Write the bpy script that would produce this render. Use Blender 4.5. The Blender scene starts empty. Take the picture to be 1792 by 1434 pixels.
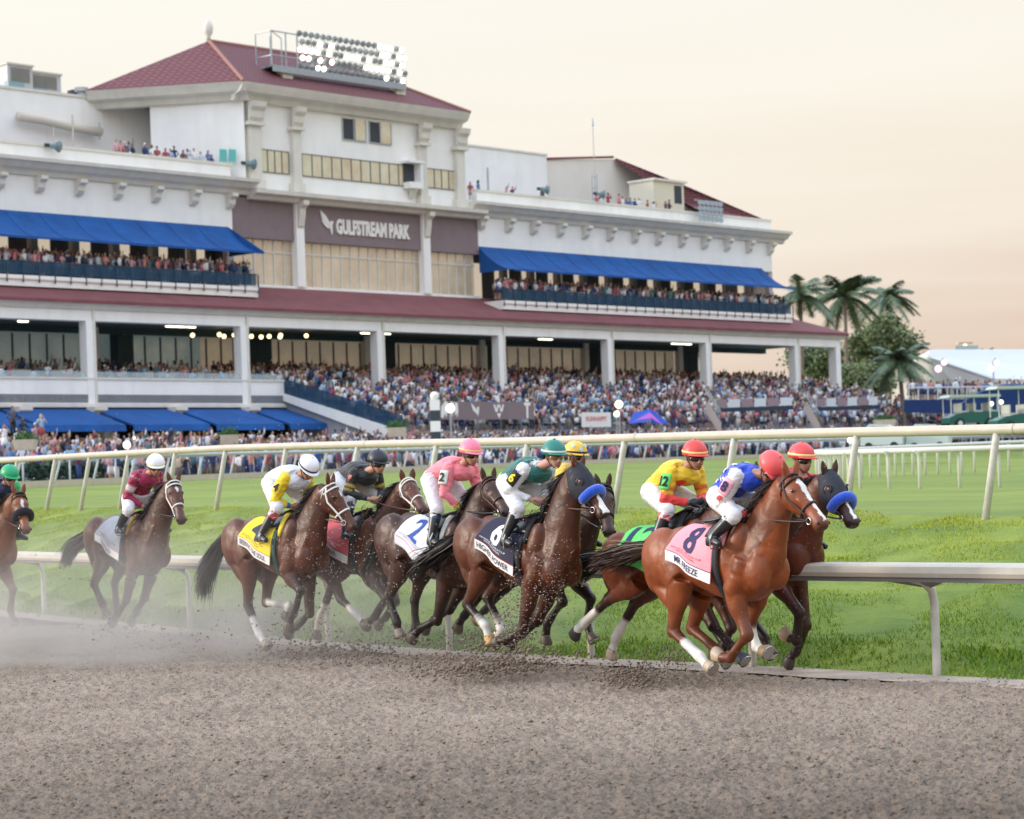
import bpy, bmesh, math, random
import numpy as np
from mathutils import Vector, Matrix, noise
from mathutils.kdtree import KDTree
random.seed(7); np.random.seed(7)
C = bpy.context.scene.collection
scene = bpy.context.scene
# ---------------------------------------------------------------- camera
F, RHO, CX, CY, CAMZ = 4000.0, math.radians(2.0), 896.0, 845.0, 2.0
cr_, sr_ = math.cos(RHO), math.sin(RHO)
cam_d = bpy.data.cameras.new('camera'); cam = bpy.data.objects.new('camera', cam_d); C.objects.link(cam)
cam_d.lens = F/1792*36; cam_d.sensor_width = 36; cam_d.shift_y = (CY-717)/1792; cam_d.clip_end = 6000; cam_d.clip_start = .5
m3 = Matrix(((cr_, sr_, 0), (0, 0, -1), (-sr_, cr_, 0)))
cam.matrix_world = Matrix.Translation((0, 0, CAMZ)) @ m3.to_4x4()
cam_d.dof.use_dof = True; cam_d.dof.focus_distance = 23.5; cam_d.dof.aperture_fstop = 3.2
scene.camera = cam
# ---------------------------------------------------------------- world, sun, exposure
SUN_EL, SUN_AZ = math.radians(16), math.radians(-88)     # azimuth from +Y, clockwise: low sun from the left
W = bpy.data.worlds.new('World'); scene.world = W; W.use_nodes = True
wn, wl = W.node_tree.nodes, W.node_tree.links
wn.clear()
sky = wn.new('ShaderNodeTexSky'); sky.sky_type = 'NISHITA'; sky.sun_disc = False
sky.sun_elevation = SUN_EL; sky.sun_rotation = SUN_AZ; sky.air_density = 1.0; sky.dust_density = 2.0
hs = wn.new('ShaderNodeHueSaturation'); hs.inputs['Saturation'].default_value = .55
bg = wn.new('ShaderNodeBackground'); bg.inputs['Strength'].default_value = .14
wl.new(sky.outputs[0], hs.inputs['Color']); wl.new(hs.outputs[0], bg.inputs[0])
# thin evening cloud veil over the horizon: cream above, peach low down
tc = wn.new('ShaderNodeTexCoord'); sp = wn.new('ShaderNodeSeparateXYZ'); wl.new(tc.outputs['Generated'], sp.inputs[0])
cmb = wn.new('ShaderNodeMapping'); cmb.inputs['Scale'].default_value = (1.2, 1.2, 16); wl.new(tc.outputs['Generated'], cmb.inputs[0])
nz = wn.new('ShaderNodeTexNoise'); nz.inputs['Scale'].default_value = 2.6; nz.inputs['Detail'].default_value = 7; wl.new(cmb.outputs[0], nz.inputs['Vector'])
ad = wn.new('ShaderNodeMath'); ad.operation = 'MULTIPLY_ADD'; ad.inputs[1].default_value = .11
wl.new(nz.outputs['Fac'], ad.inputs[0]); wl.new(sp.outputs['Z'], ad.inputs[2])
ax = wn.new('ShaderNodeMath'); ax.operation = 'MULTIPLY_ADD'; ax.inputs[1].default_value = -.10
wl.new(sp.outputs['X'], ax.inputs[0]); wl.new(ad.outputs[0], ax.inputs[2])
rp = wn.new('ShaderNodeValToRGB'); wl.new(ax.outputs[0], rp.inputs[0])
el = rp.color_ramp.elements
el[0].position = 0.02; el[0].color = (.33, .235, .195, 1)
el[1].position = .62; el[1].color = (1.18, 1.36, 1.66, 1)
for p_, c_ in ((.06, (.365, .275, .225, 1)), (.10, (.41, .34, .28, 1)), (.15, (.455, .41, .35, 1)), (.22, (.48, .455, .405, 1)), (.31, (.49, .475, .43, 1)), (.42, (.82, .85, .90, 1))):
    e = el.new(p_); e.color = c_
bg2 = wn.new('ShaderNodeBackground'); bg2.inputs['Strength'].default_value = 1.02; wl.new(rp.outputs[0], bg2.inputs[0])
mr = wn.new('ShaderNodeMapRange'); mr.inputs['From Min'].default_value = .15; mr.inputs['From Max'].default_value = .85
mr.inputs['To Min'].default_value = 1; mr.inputs['To Max'].default_value = .45; wl.new(sp.outputs['Z'], mr.inputs['Value'])
mx = wn.new('ShaderNodeMixShader'); wl.new(mr.outputs[0], mx.inputs[0]); wl.new(bg.outputs[0], mx.inputs[1]); wl.new(bg2.outputs[0], mx.inputs[2])
wo = wn.new('ShaderNodeOutputWorld'); wl.new(mx.outputs[0], wo.inputs[0])
sd = bpy.data.lights.new('sun', 'SUN'); sun = bpy.data.objects.new('sun', sd); C.objects.link(sun)
sd.energy = 1.3; sd.angle = math.radians(10); sd.color = (1, .86, .70)
sv = Vector((math.sin(SUN_AZ)*math.cos(SUN_EL), math.cos(SUN_AZ)*math.cos(SUN_EL), math.sin(SUN_EL)))
sun.rotation_euler = sv.to_track_quat('Z', 'Y').to_euler()
scene.view_settings.view_transform = 'Standard'; scene.view_settings.look = 'None'
scene.view_settings.exposure = 1.0; scene.view_settings.gamma = 1.0
# ---------------------------------------------------------------- pixel -> place helpers
def ray(px, py):
    dx, dy = px-CX, CY-py
    return Vector(((dx*cr_+dy*sr_)/F, 1.0, (-dx*sr_+dy*cr_)/F))
def at(px, py, Y): return Vector((0, 0, CAMZ)) + ray(px, py)*Y
def gz(px, py, z):
    r = ray(px, py); return at(px, py, (z-CAMZ)/r.z)
# ---------------------------------------------------------------- materials
MATS = {}
def mat(name, col, rough=.7, noise_=0, scale=8, col2=None, bump=0, bscale=None, metal=0, spec=None, vcol=False, emit=0, objcol=False, alpha=None, trans=0, coat=0, sheen=0, detail=6):
    if name in MATS: return MATS[name]
    m = bpy.data.materials.new(name); m.use_nodes = True; MATS[name] = m
    n, l = m.node_tree.nodes, m.node_tree.links; b = n['Principled BSDF']
    c4 = (*col, 1); b.inputs['Base Color'].default_value = c4; b.inputs['Roughness'].default_value = rough
    b.inputs['Metallic'].default_value = metal
    if spec is not None: b.inputs['Specular IOR Level'].default_value = spec
    if coat: b.inputs['Coat Weight'].default_value = coat; b.inputs['Coat Roughness'].default_value = .25
    if sheen: b.inputs['Sheen Weight'].default_value = sheen
    if trans: b.inputs['Transmission Weight'].default_value = trans
    if alpha is not None: b.inputs['Alpha'].default_value = alpha
    if emit: b.inputs['Emission Color'].default_value = c4; b.inputs['Emission Strength'].default_value = emit
    src = None
    if vcol:
        a = n.new('ShaderNodeVertexColor'); a.layer_name = 'Col'; src = a.outputs[0]
    elif objcol:
        a = n.new('ShaderNodeObjectInfo'); src = a.outputs['Color']
    if noise_ or col2:
        t = n.new('ShaderNodeTexCoord'); z = n.new('ShaderNodeTexNoise'); z.inputs['Scale'].default_value = scale; z.inputs['Detail'].default_value = detail
        z.inputs['Roughness'].default_value = .62
        l.new(t.outputs['Object'], z.inputs['Vector'])
        r = n.new('ShaderNodeMapRange'); r.inputs['From Min'].default_value = .32; r.inputs['From Max'].default_value = .68; l.new(z.outputs['Fac'], r.inputs['Value'])
        if src is None:
            x = n.new('ShaderNodeMix'); x.data_type = 'RGBA'; l.new(r.outputs[0], x.inputs[0])
            x.inputs[6].default_value = tuple(v*(1-noise_) for v in col)+(1,)
            x.inputs[7].default_value = (*(col2 or tuple(min(1, v*(1+noise_)) for v in col)), 1)
            src = x.outputs[2]
        else:
            r.inputs['To Min'].default_value = 1-noise_; r.inputs['To Max'].default_value = 1+noise_
            x = n.new('ShaderNodeVectorMath'); x.operation = 'SCALE'; l.new(src, x.inputs[0]); l.new(r.outputs[0], x.inputs['Scale']); src = x.outputs[0]
    if src is not None: l.new(src, b.inputs['Base Color'])
    if bump:
        t = n.new('ShaderNodeTexCoord'); z = n.new('ShaderNodeTexNoise'); z.inputs['Scale'].default_value = bscale or scale*4; z.inputs['Detail'].default_value = 5
        l.new(t.outputs['Object'], z.inputs['Vector'])
        bp = n.new('ShaderNodeBump'); bp.inputs['Strength'].default_value = 1; bp.inputs['Distance'].default_value = bump
        l.new(z.outputs['Fac'], bp.inputs['Height']); l.new(bp.outputs[0], b.inputs['Normal'])
    return m
# ---------------------------------------------------------------- mesh helpers
class MB:
    def __init__(s): s.v = []; s.f = []; s.mi = []; s.c = []
    def add(s, vs, fs, mi=0, col=None):
        o = len(s.v); s.v.extend([tuple(v) for v in vs]); s.f.extend([tuple(i+o for i in f) for f in fs]); s.mi.extend([mi]*len(fs))
        s.c.extend([col or (1, 1, 1)]*len(vs)); return s
    def box(s, x0, x1, y0, y1, z0, z1, mi=0, T=None, col=None):
        vs = [(x, y, z) for z in (z0, z1) for y in (y0, y1) for x in (x0, x1)]
        if T: vs = [T(*v) for v in vs]
        return s.add(vs, [(0, 2, 3, 1), (4, 5, 7, 6), (0, 1, 5, 4), (2, 6, 7, 3), (0, 4, 6, 2), (1, 3, 7, 5)], mi, col)
    def prism(s, prof, w0, w1, T, mi=0, col=None):
        """closed 2-D profile (a,b) swept from w0 to w1; T(w,a,b)->xyz"""
        n = len(prof); vs = [T(w, a, b) for w in (w0, w1) for a, b in prof]
        fs = [(i, (i+1) % n, (i+1) % n+n, i+n) for i in range(n)]+[tuple(range(n-1, -1, -1)), tuple(range(n, 2*n))]
        return s.add(vs, fs, mi, col)
    def tube(s, pts, rad, seg=8, mi=0, col=None, up=None, cap=True, rad2=None, cols=None):
        pts = [Vector(p) for p in pts]; n = len(pts)
        if not hasattr(rad, '__len__'): rad = [rad]*n
        if rad2 is None: rad2 = rad
        elif not hasattr(rad2, '__len__'): rad2 = [rad2]*n
        vs = []; cc = []
        for i, p in enumerate(pts):
            d = (pts[min(i+1, n-1)]-pts[max(i-1, 0)])
            if d.length < 1e-9: d = Vector((0, 0, 1))
            d.normalize()
            u = Vector(up[i]) if isinstance(up, list) else (Vector(up) if up is not None else (Vector((0, 0, 1)) if abs(d.z) < .9 else Vector((1, 0, 0))))
            u = (u-d*u.dot(d)).normalized(); w = d.cross(u)
            for k in range(seg):
                a = 2*math.pi*k/seg; vs.append(p+u*math.cos(a)*rad[i]+w*math.sin(a)*rad2[i])
        fs = [(i*seg+k, i*seg+(k+1) % seg, (i+1)*seg+(k+1) % seg, (i+1)*seg+k) for i in range(n-1) for k in range(seg)]
        if cap: fs += [tuple(range(seg-1, -1, -1)), tuple(range((n-1)*seg, n*seg))]
        o = len(s.v); s.add(vs, fs, mi, col)
        if cols:
            for i in range(n):
                for k in range(seg): s.c[o+i*seg+k] = cols[i]
        return s
    def ball(s, c, r, seg=10, rings=7, mi=0, col=None, R=None):
        rx, ry, rz = r if hasattr(r, '__len__') else (r, r, r); c = Vector(c); vs = []
        for i in range(1, rings):
            t = math.pi*i/rings
            for k in range(seg):
                a = 2*math.pi*k/seg; v = Vector((rx*math.sin(t)*math.cos(a), ry*math.sin(t)*math.sin(a), rz*math.cos(t)))
                vs.append(c+(R @ v if R else v))
        t, b = Vector((0, 0, rz)), Vector((0, 0, -rz)); vs += [c+(R @ t if R else t), c+(R @ b if R else b)]; N_ = len(vs)
        fs = [(i*seg+k, (i+1)*seg+k, (i+1)*seg+(k+1) % seg, i*seg+(k+1) % seg) for i in range(rings-2) for k in range(seg)]
        fs += [(N_-2, k, (k+1) % seg) for k in range(seg)]+[(N_-1, (rings-2)*seg+(k+1) % seg, (rings-2)*seg+k) for k in range(seg)]
        return s.add(vs, fs, mi, col)
    def mesh(s, name, mats, smooth=False, vcol=False):
        me = bpy.data.meshes.new(name); me.from_pydata(s.v, [], s.f)
        for m in (mats if isinstance(mats, (list, tuple)) else [mats]): me.materials.append(m)
        me.polygons.foreach_set('material_index', s.mi)
        if smooth: me.polygons.foreach_set('use_smooth', [True]*len(s.f))
        if vcol:
            ca = me.color_attributes.new('Col', 'FLOAT_COLOR', 'POINT')
            ca.data.foreach_set('color', np.array([(*c, 1) for c in s.c], dtype=np.float32).ravel())
        me.update(); return me
    def build(s, name, mats, parent=None, smooth=False, vcol=False):
        o = bpy.data.objects.new(name, s.mesh(name, mats, smooth, vcol)); C.objects.link(o)
        if parent: o.parent = parent
        return o
def npmesh(name, V, Fa, mats, parent=None, smooth=False, cols=None, mi=None):
    """V (n,3) array, Fa (m,k) array with k = 3 or 4"""
    me = bpy.data.meshes.new(name); V = np.asarray(V, dtype=np.float32); Fa = np.asarray(Fa, dtype=np.int32); k = Fa.shape[1]
    me.vertices.add(len(V)); me.vertices.foreach_set('co', V.ravel())
    me.loops.add(Fa.size); me.loops.foreach_set('vertex_index', Fa.ravel())
    me.polygons.add(len(Fa)); me.polygons.foreach_set('loop_start', np.arange(0, Fa.size, k, dtype=np.int32))
    for m in (mats if isinstance(mats, (list, tuple)) else [mats]): me.materials.append(m)
    if mi is not None: me.polygons.foreach_set('material_index', np.asarray(mi, dtype=np.int32))
    if smooth: me.polygons.foreach_set('use_smooth', np.ones(len(Fa), dtype=bool))
    if cols is not None:
        ca = me.color_attributes.new('Col', 'FLOAT_COLOR', 'POINT')
        cc = np.ones((len(V), 4), dtype=np.float32); cc[:, :3] = cols; ca.data.foreach_set('color', cc.ravel())
    me.update(calc_edges=True); me.validate()
    o = bpy.data.objects.new(name, me); C.objects.link(o)
    if parent: o.parent = parent
    return o
def tag(o, label=None, cat=None, group=None, kind=None):
    if label: o['label'] = label
    if cat: o['category'] = cat
    if group: o['group'] = group
    if kind: o['kind'] = kind
    return o
def empty(name, loc=(0, 0, 0), label=None, cat=None, group=None):
    o = bpy.data.objects.new(name, None); C.objects.link(o); o.location = loc; o.empty_display_size = .2
    return tag(o, label, cat, group)
def copy_tree(o, parent=None):
    c = o.copy(); C.objects.link(c); c.parent = parent
    for ch in list(o.children): copy_tree(ch, c)
    return c
def text_mesh(txt, bold=0.0, res=2, shear=0):
    """2-D outline of lettering -> (verts Nx2 scaled to height 1, faces)"""
    cu = bpy.data.curves.new('lettering', 'FONT'); cu.body = txt; cu.offset = bold; cu.resolution_u = res; cu.shear = shear
    o = bpy.data.objects.new('lettering', cu); C.objects.link(o)
    dg = bpy.context.evaluated_depsgraph_get(); me = bpy.data.meshes.new_from_object(o.evaluated_get(dg))
    v = np.array([p.co[:2] for p in me.vertices]); f = [tuple(p.vertices) for p in me.polygons]
    bpy.data.objects.remove(o); bpy.data.curves.remove(cu); bpy.data.meshes.remove(me)
    v = v-v.min(0); h = v[:, 1].max(); return v/h, f, v[:, 0].max()/h
def lerp(a, b, t): return a+(b-a)*t
def plerp(xs, ys, x): return float(np.interp(x, xs, ys))
# ================================================================ GROUND
def line_pts(lst):      # [(px,py,Y or None, z)] -> world
    out = []
    for px, py, Y, z in lst: out.append(at(px, py, Y) if Y else gz(px, py, z))
    return out
def xs_line(pts, n, lo, hi):
    """resample a left-to-right polyline by px-like parameter 0..1, extended straight past both ends"""
    pts = [Vector(p) for p in pts]; a = pts[0]+(pts[0]-pts[1]).normalized()*lo; b = pts[-1]+(pts[-1]-pts[-2]).normalized()*hi
    pts = [a]+pts+[b]; L = [0]
    for i in range(1, len(pts)): L.append(L[-1]+(pts[i]-pts[i-1]).length)
    t = np.linspace(0, L[-1], n); A = np.array(pts)
    return np.stack([np.interp(t, L, A[:, k]) for k in range(3)], 1)
NL = 90
# inner dirt rail foot line
dirt_edge = [gz(40, 1075, 0), gz(575, 1128, 0), gz(787, 1143, 0), gz(1035, 1157, 0), gz(1340, 1172, 0), gz(1640, 1188, 0), gz(1792, 1197, 0)]
s_up = lambda px: 130+.0378*(px-1625)
def upz(px): return plerp([100, 926, 1747], [1.80, 1.52, 1.33], px)
def upper_base(px):
    Y = F/s_up(px); yh = CY-math.tan(RHO)*(px-CX); p = at(px, yh, Y); p.z = upz(px); return p
up_line = [upper_base(p) for p in (-100, 80, 375, 700, 1070, 1400, 1722, 1900)]
L1 = xs_line(dirt_edge, NL, 60, 30)
L2 = xs_line(up_line, NL, 60, 30)
def gpt(px, Y, z):
    yh = CY-math.tan(RHO)*(px-CX); p = at(px, yh, Y); p.z = z; return p
r3 = [gpt(-60, 84, 2.42), gpt(60, 88, 2.46), gpt(400, 101, 2.6), gpt(800, 120, 2.8), gpt(1100, 136, 2.95), gpt(1400, 152, 3.05), gpt(1792, 172, 3.08)]
L4 = xs_line(r3, NL, 60, 90)
grass = mat('grass_ground', (.11, .195, .018), .9, .25, .7, (.23, .285, .032), bump=.03, bscale=25)
def ribbon(name, A, B, m, k=10, zf=None, jit=0, kind='structure'):
    n = len(A); V = []
    for j in range(k+1):
        t = j/k; P_ = A*(1-t)+B*t
        if zf is not None: P_ = P_.copy(); P_[:, 2] = A[:, 2]+(B[:, 2]-A[:, 2])*zf(t)
        if jit and 0 < j < k:
            for i in range(n): P_[i, 2] += jit*noise.noise(Vector((P_[i, 0]*.8, P_[i, 1]*.8, 3)))
        V.append(P_)
    V = np.concatenate(V); Fa = [(j*n+i, j*n+i+1, (j+1)*n+i+1, (j+1)*n+i) for j in range(k) for i in range(n-1)]
    return tag(npmesh(name, V, Fa, m, smooth=True), kind=kind)
bank_z = lambda t: t**.85*1.0
ribbon('grass_bank', L1, L2, grass, 26, bank_z, .16)
turf = mat('turf_course', (.145, .22, .026), .9, .2, .25, (.215, .27, .034), bump=.02, bscale=20)
_pq = np.linspace(-320, 2300, NL)
def _far(px):
    iy = plerp([-320, -60, 60, 400, 800, 1100, 1400, 1792, 2300], [1/78, 1/84, 1/88, 1/101, 1/120, 1/136, 1/152, 1/172, 1/200], px); return gpt(px, 1/iy, plerp([-60, 60, 400, 800, 1100, 1400, 1792], [2.42, 2.46, 2.6, 2.8, 2.95, 3.05, 3.08], px))
ribbon('turf_course', np.array([tuple(upper_base(p)) for p in _pq]), np.array([tuple(_far(p)) for p in _pq]), turf, 30, lambda t: t**1.6)
# dirt track: one displaced sheet near, plain sheet beyond
dirt_m = mat('dirt', (.290, .225, .173), .95, .10, .8, (.338, .266, .207), bump=.02, bscale=70, spec=.1)
def dirt_nodes(m):
    n, l = m.node_tree.nodes, m.node_tree.links; b = n['Principled BSDF']; src = b.inputs['Base Color'].links[0].from_socket
    t = n.new('ShaderNodeTexCoord'); z = n.new('ShaderNodeTexNoise'); z.inputs['Scale'].default_value = 42; z.inputs['Detail'].default_value = 4; z.inputs['Roughness'].default_value = .6; l.new(t.outputs['Object'], z.inputs['Vector'])
    r = n.new('ShaderNodeMapRange'); r.inputs['From Min'].default_value = .34; r.inputs['From Max'].default_value = .50; r.inputs['To Min'].default_value = .62; r.inputs['To Max'].default_value = 1.12; l.new(z.outputs['Fac'], r.inputs['Value'])
    # foreground shade painted into the dirt: darker towards the outer rail, uneven edge
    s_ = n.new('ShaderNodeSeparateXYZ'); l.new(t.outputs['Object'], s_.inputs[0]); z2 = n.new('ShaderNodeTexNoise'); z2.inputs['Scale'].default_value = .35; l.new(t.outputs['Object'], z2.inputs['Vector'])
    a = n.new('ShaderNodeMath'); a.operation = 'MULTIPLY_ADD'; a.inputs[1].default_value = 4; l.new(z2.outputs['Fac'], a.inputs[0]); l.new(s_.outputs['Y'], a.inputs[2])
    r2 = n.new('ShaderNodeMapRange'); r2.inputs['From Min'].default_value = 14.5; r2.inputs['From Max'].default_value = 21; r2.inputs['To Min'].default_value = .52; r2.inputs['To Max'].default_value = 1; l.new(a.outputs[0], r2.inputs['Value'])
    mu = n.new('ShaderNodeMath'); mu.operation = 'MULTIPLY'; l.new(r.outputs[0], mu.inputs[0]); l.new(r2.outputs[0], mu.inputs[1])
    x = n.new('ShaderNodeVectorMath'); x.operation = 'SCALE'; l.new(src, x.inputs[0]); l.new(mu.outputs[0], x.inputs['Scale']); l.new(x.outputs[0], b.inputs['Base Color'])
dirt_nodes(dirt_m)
def dirt_h(X, Y):
    h = np.zeros(X.shape); rs = np.random.RandomState(3)
    def vn(sc, seed):
        r = np.random.RandomState(seed); g = r.rand(256, 256); x = X*sc+seed*7.3; y = Y*sc+seed*3.1
        xi = np.floor(x).astype(int); yi = np.floor(y).astype(int); fx = x-xi; fy = y-yi; fx = fx*fx*(3-2*fx); fy = fy*fy*(3-2*fy)
        q = lambda a, b: g[(xi+a) % 256, (yi+b) % 256]
        return (q(0, 0)*(1-fx)+q(1, 0)*fx)*(1-fy)+(q(0, 1)*(1-fx)+q(1, 1)*fx)*fy
    h += .04*(vn(.9, 1)-.5)+.018*(vn(5, 2)-.5)+.018*(vn(14, 3)-.5)+.036*(vn(30, 4)-.5)
    h += .03*np.clip(vn(19, 5)-.66, 0, 1)*2 - .05*np.clip(vn(16, 6)-.70, 0, 1)*2.2 - .05*np.clip(vn(5.5, 8)-.80, 0, 1)*2.5
    return h
nx, ny = 560, 640
ty = np.linspace(0, 1, ny); Yv = 12.2*np.exp(ty*math.log(36/12.2)); tx = np.linspace(-.265, .265, nx)
Yg, Tg = np.meshgrid(Yv, tx, indexing='ij'); Xg = Tg*Yg
Zg = dirt_h(Xg, Yg)
D1 = np.array([(p[0], p[1]) for p in L1])
def side_d(X, Y):       # signed distance past the inner dirt edge (positive = infield)
    i = np.searchsorted(D1[:, 0], X).clip(1, len(D1)-1); a = D1[i-1]; b = D1[i]; t = ((X-a[..., 0])/(b[..., 0]-a[..., 0]+1e-9)).clip(0, 1)
    ye = a[..., 1]+(b[..., 1]-a[..., 1])*t; return (Y-ye)*.6
sd_ = side_d(Xg, Yg)
Zg = np.where(sd_ > -.4, Zg*np.clip((-sd_)/.4, .0, 1), Zg); Zg = np.where(sd_ > .02, -.12-.0*sd_, Zg)-.0
V = np.stack([Xg.ravel(), Yg.ravel(), Zg.ravel()], 1); idx = np.arange(nx*ny).reshape(ny, nx)
Fa = np.stack([idx[:-1, :-1], idx[:-1, 1:], idx[1:, 1:], idx[1:, :-1]], -1).reshape(-1, 4)
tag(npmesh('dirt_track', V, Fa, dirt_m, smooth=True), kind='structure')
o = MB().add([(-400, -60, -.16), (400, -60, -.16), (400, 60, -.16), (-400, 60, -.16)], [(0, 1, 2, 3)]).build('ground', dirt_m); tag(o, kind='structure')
# pale packed strip along the foot of the inner rail
nrm = Vector((-.85, -.53, 0))
strip_m = mat('packed_sand', (.37, .30, .24), .95, .2, 2.5, bump=.01, bscale=40)
def fine_line(k, n, amp, dz, lo=.12, hi=.9):
    t = np.linspace(lo, hi, n)*(NL-1); a = t.astype(int).clip(0, NL-2); f = (t-a)[:, None]; P_ = L1[a]*(1-f)+L1[a+1]*f
    for i in range(n):
        w = amp*(noise.noise(Vector((P_[i, 0]*1.1, P_[i, 1]*1.1, k)))+.5*noise.noise(Vector((P_[i, 0]*4.5, P_[i, 1]*4.5, k+3))))
        P_[i, 0] += nrm.x*(k+w); P_[i, 1] += nrm.y*(k+w); P_[i, 2] = dz
    return P_
ribbon('sand_strip', fine_line(.50, 900, .10, .012), fine_line(-.10, 900, .08, .03), strip_m, 5)
# far side: dirt home stretch, apron, plain beyond
L5 = L4.copy(); perp = np.array([-.79, .613, 0])
L5 = L4+perp*11; L5[:, 2] = L4[:, 2]+.12
far_dirt = mat('home_stretch_dirt', (.36, .34, .33), .95, .15, .5)
ribbon('home_stretch', L4+np.array([0, 0, -.02]), L5, far_dirt, 4)
concrete = mat('apron_concrete', (.36, .36, .37), .9, .15, .6)
L6 = L5+perp*2
pts = []
ext = MB().add([(-900, 100, 1.9), (1500, 100, 1.9), (3500, 3500, 1.9), (-3000, 3500, 1.9)], [(0, 1, 2, 3)]).build('plain', mat('far_ground', (.10, .15, .05), .95, .2, .05)); tag(ext, kind='structure')

# ================================================================ RAILS
rail_w = mat('rail_white', (.50, .45, .365), .5, .08, 3, bump=0)
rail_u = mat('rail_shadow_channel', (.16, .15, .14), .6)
post_w = mat('post_white', (.56, .53, .45), .55, .16, 9, (.60, .58, .52))
def frame(a, b):
    d = (Vector(b)-Vector(a)); L = d.length; d.normalize(); s = Vector((-d.y, d.x, 0)).normalized(); u = s.cross(-d); return d, s, u, L
# inner dirt rail: wide aluminium profile on gooseneck posts
dr = empty('inner_rail', dirt_edge[3], 'low white rail with a wide flat lip along the dirt, right behind the horses', 'rail')
base = Vector(dirt_edge[3])
R1 = xs_line(dirt_edge, 60, 40, 14)
lip = Vector((-.83, -.56, 0))
R1p = [Vector(p)+lip*.30+Vector((0, 0, .985)) for p in R1]
mb = MB()
prof = [(-.11, -.0), (-.13, .10), (-.09, .15), (.16, .165), (.17, .12), (.16, -.02), (.10, -.03), (.02, -.0)]
def sweep(mb, P_, prof, side, mi=0):
    n = len(prof); vs = []
    for p in P_:
        for a, b in prof: vs.append(Vector(p)+side*(-a)+Vector((0, 0, b)))
    fs = [(i*n+k, i*n+(k+1) % n, (i+1)*n+(k+1) % n, (i+1)*n+k) for i in range(len(P_)-1) for k in range(n)]+[tuple(range(n)), tuple(range((len(P_)-1)*n, len(P_)*n))[::-1]]
    mb.add(vs, fs, mi)
sweep(mb, [p-base for p in R1p], [(-.12, .0), (-.135, .04), (-.125, .10), (-.09, .12), (.10, .13), (.13, .12), (.13, .07)], lip)
mb.build('top_rail', rail_w, dr)
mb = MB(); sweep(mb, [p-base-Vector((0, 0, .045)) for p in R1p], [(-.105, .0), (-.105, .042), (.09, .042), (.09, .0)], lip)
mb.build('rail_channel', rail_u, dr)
for px, py in ((-120, 1062), (78, 1078), (333, 1104), (575, 1128), (787, 1143), (1035, 1157), (1318, 1171), (1640, 1188), (1990, 1208)):
    g = gz(px, py, 0)-base; q = g+lip*.30
    pts = [g+Vector((0, 0, z)) for z in (-.1, .2, .5, .72)]+[g.lerp(q, .1)+Vector((0, 0, .84)), g.lerp(q, .45)+Vector((0, 0, .93)), g.lerp(q, .9)+Vector((0, 0, .96))]
    MB().tube(pts, [.042]*7, 12).build('post', post_w, dr, smooth=True)
    MB().add([g+Vector((0, 0, .86))+lip*.06, q+Vector((0, 0, .955))+Vector((.3, -.35, 0)), q+Vector((0, 0, .955))-Vector((.3, -.35, 0)), g+Vector((0, 0, .88))+lip*.1, q+Vector((.3, -.35, .96)), q+Vector((-.3, .35, .96))], [(0, 1, 2), (3, 5, 4), (0, 3, 4, 1), (0, 2, 5, 3)]).build('bracket', rail_u, dr)
# tubular outer turf rail on leaning posts
tr = empty('turf_rail', up_line[4], 'round cream tube rail on leaning posts standing on the grass bank behind the jockeys', 'rail'); base2 = Vector(up_line[4])
lean = Vector((.83, .56, 0))*.30
tops = [-240, -130, -40, 33, 100, 160, 228, 310, 398, 504, 629, 767, 926, 1096, 1288, 1502, 1747, 2040]
axis_z = lambda px: plerp([-200, 100, 400, 926, 1747, 2000], [3.05, 3.0, 2.93, 2.69, 2.47, 2.43], px)
tp = []
for px in tops:
    p = gpt(px, F/s_up(px), axis_z(px)); tp.append(p)
    b = p-lean; b.z = upz(px)-.15
    MB().tube([b-base2, b.lerp(p, .85)-base2, p-base2-Vector((0, 0, .03))], [.05, .05, .05], 12).build('post', post_w, tr, smooth=True)
MB().tube([p-base2 for p in tp], .070, 16).build('top_rail', rail_w, tr, smooth=True)
for i in range(1, len(tp)-1, 3): # joint collars
    q = tp[i].lerp(tp[i+1], .12)-base2; d = (tp[i+1]-tp[i]).normalized(); MB().tube([q-d*.012, q+d*.012], .0725, 16).build('collar', mat('collar_grey', (.35, .33, .3), .6), tr, smooth=True)
# far turf rail in front of the home stretch
def simple_rail(name, label, pts, h, r, spacing, lean_v, m=None, white=True, base_board=None, gooseneck=False, group=None):
    pts = [Vector(p) for p in pts]; e = empty(name, pts[0], label, 'rail', group); b0 = pts[0]
    L = [0]
    for i in range(1, len(pts)): L.append(L[-1]+(pts[i]-pts[i-1]).length)
    A = np.array(pts); f = lambda t: Vector([np.interp(t, L, A[:, k]) for k in range(3)])
    n = int(L[-1]/spacing); P_ = []
    for i in range(n+1):
        g = f(i*spacing); q = g+lean_v+Vector((0, 0, h))
        if gooseneck: pp = [g-Vector((0, 0, .1)), g+Vector((0, 0, h*.8)), g+lean_v*.25+Vector((0, 0, h*.93)), q]
        else: pp = [g-Vector((0, 0, .1)), q]
        MB().tube([p-b0 for p in pp], r*.62, 8).build('post', m or post_w, e, smooth=True)
    ds = np.linspace(0, L[-1], max(2, int(L[-1]/2)))
    MB().tube([f(t)+lean_v+Vector((0, 0, h))-b0 for t in ds], r, 10).build('top_rail', m or rail_w, e, smooth=True)
    if base_board:
        mb = MB()
        sweep(mb, [f(t)-b0+Vector((0, 0, -.05)) for t in ds], [(-.12, 0), (-.12, base_board), (.12, base_board), (.12, 0)], Vector((.85, -.53, 0)))
        mb.build('kerb_board', rail_w, e)
    return e
rl_blue = mat('rail_far', (.46, .50, .50), .6)
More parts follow.
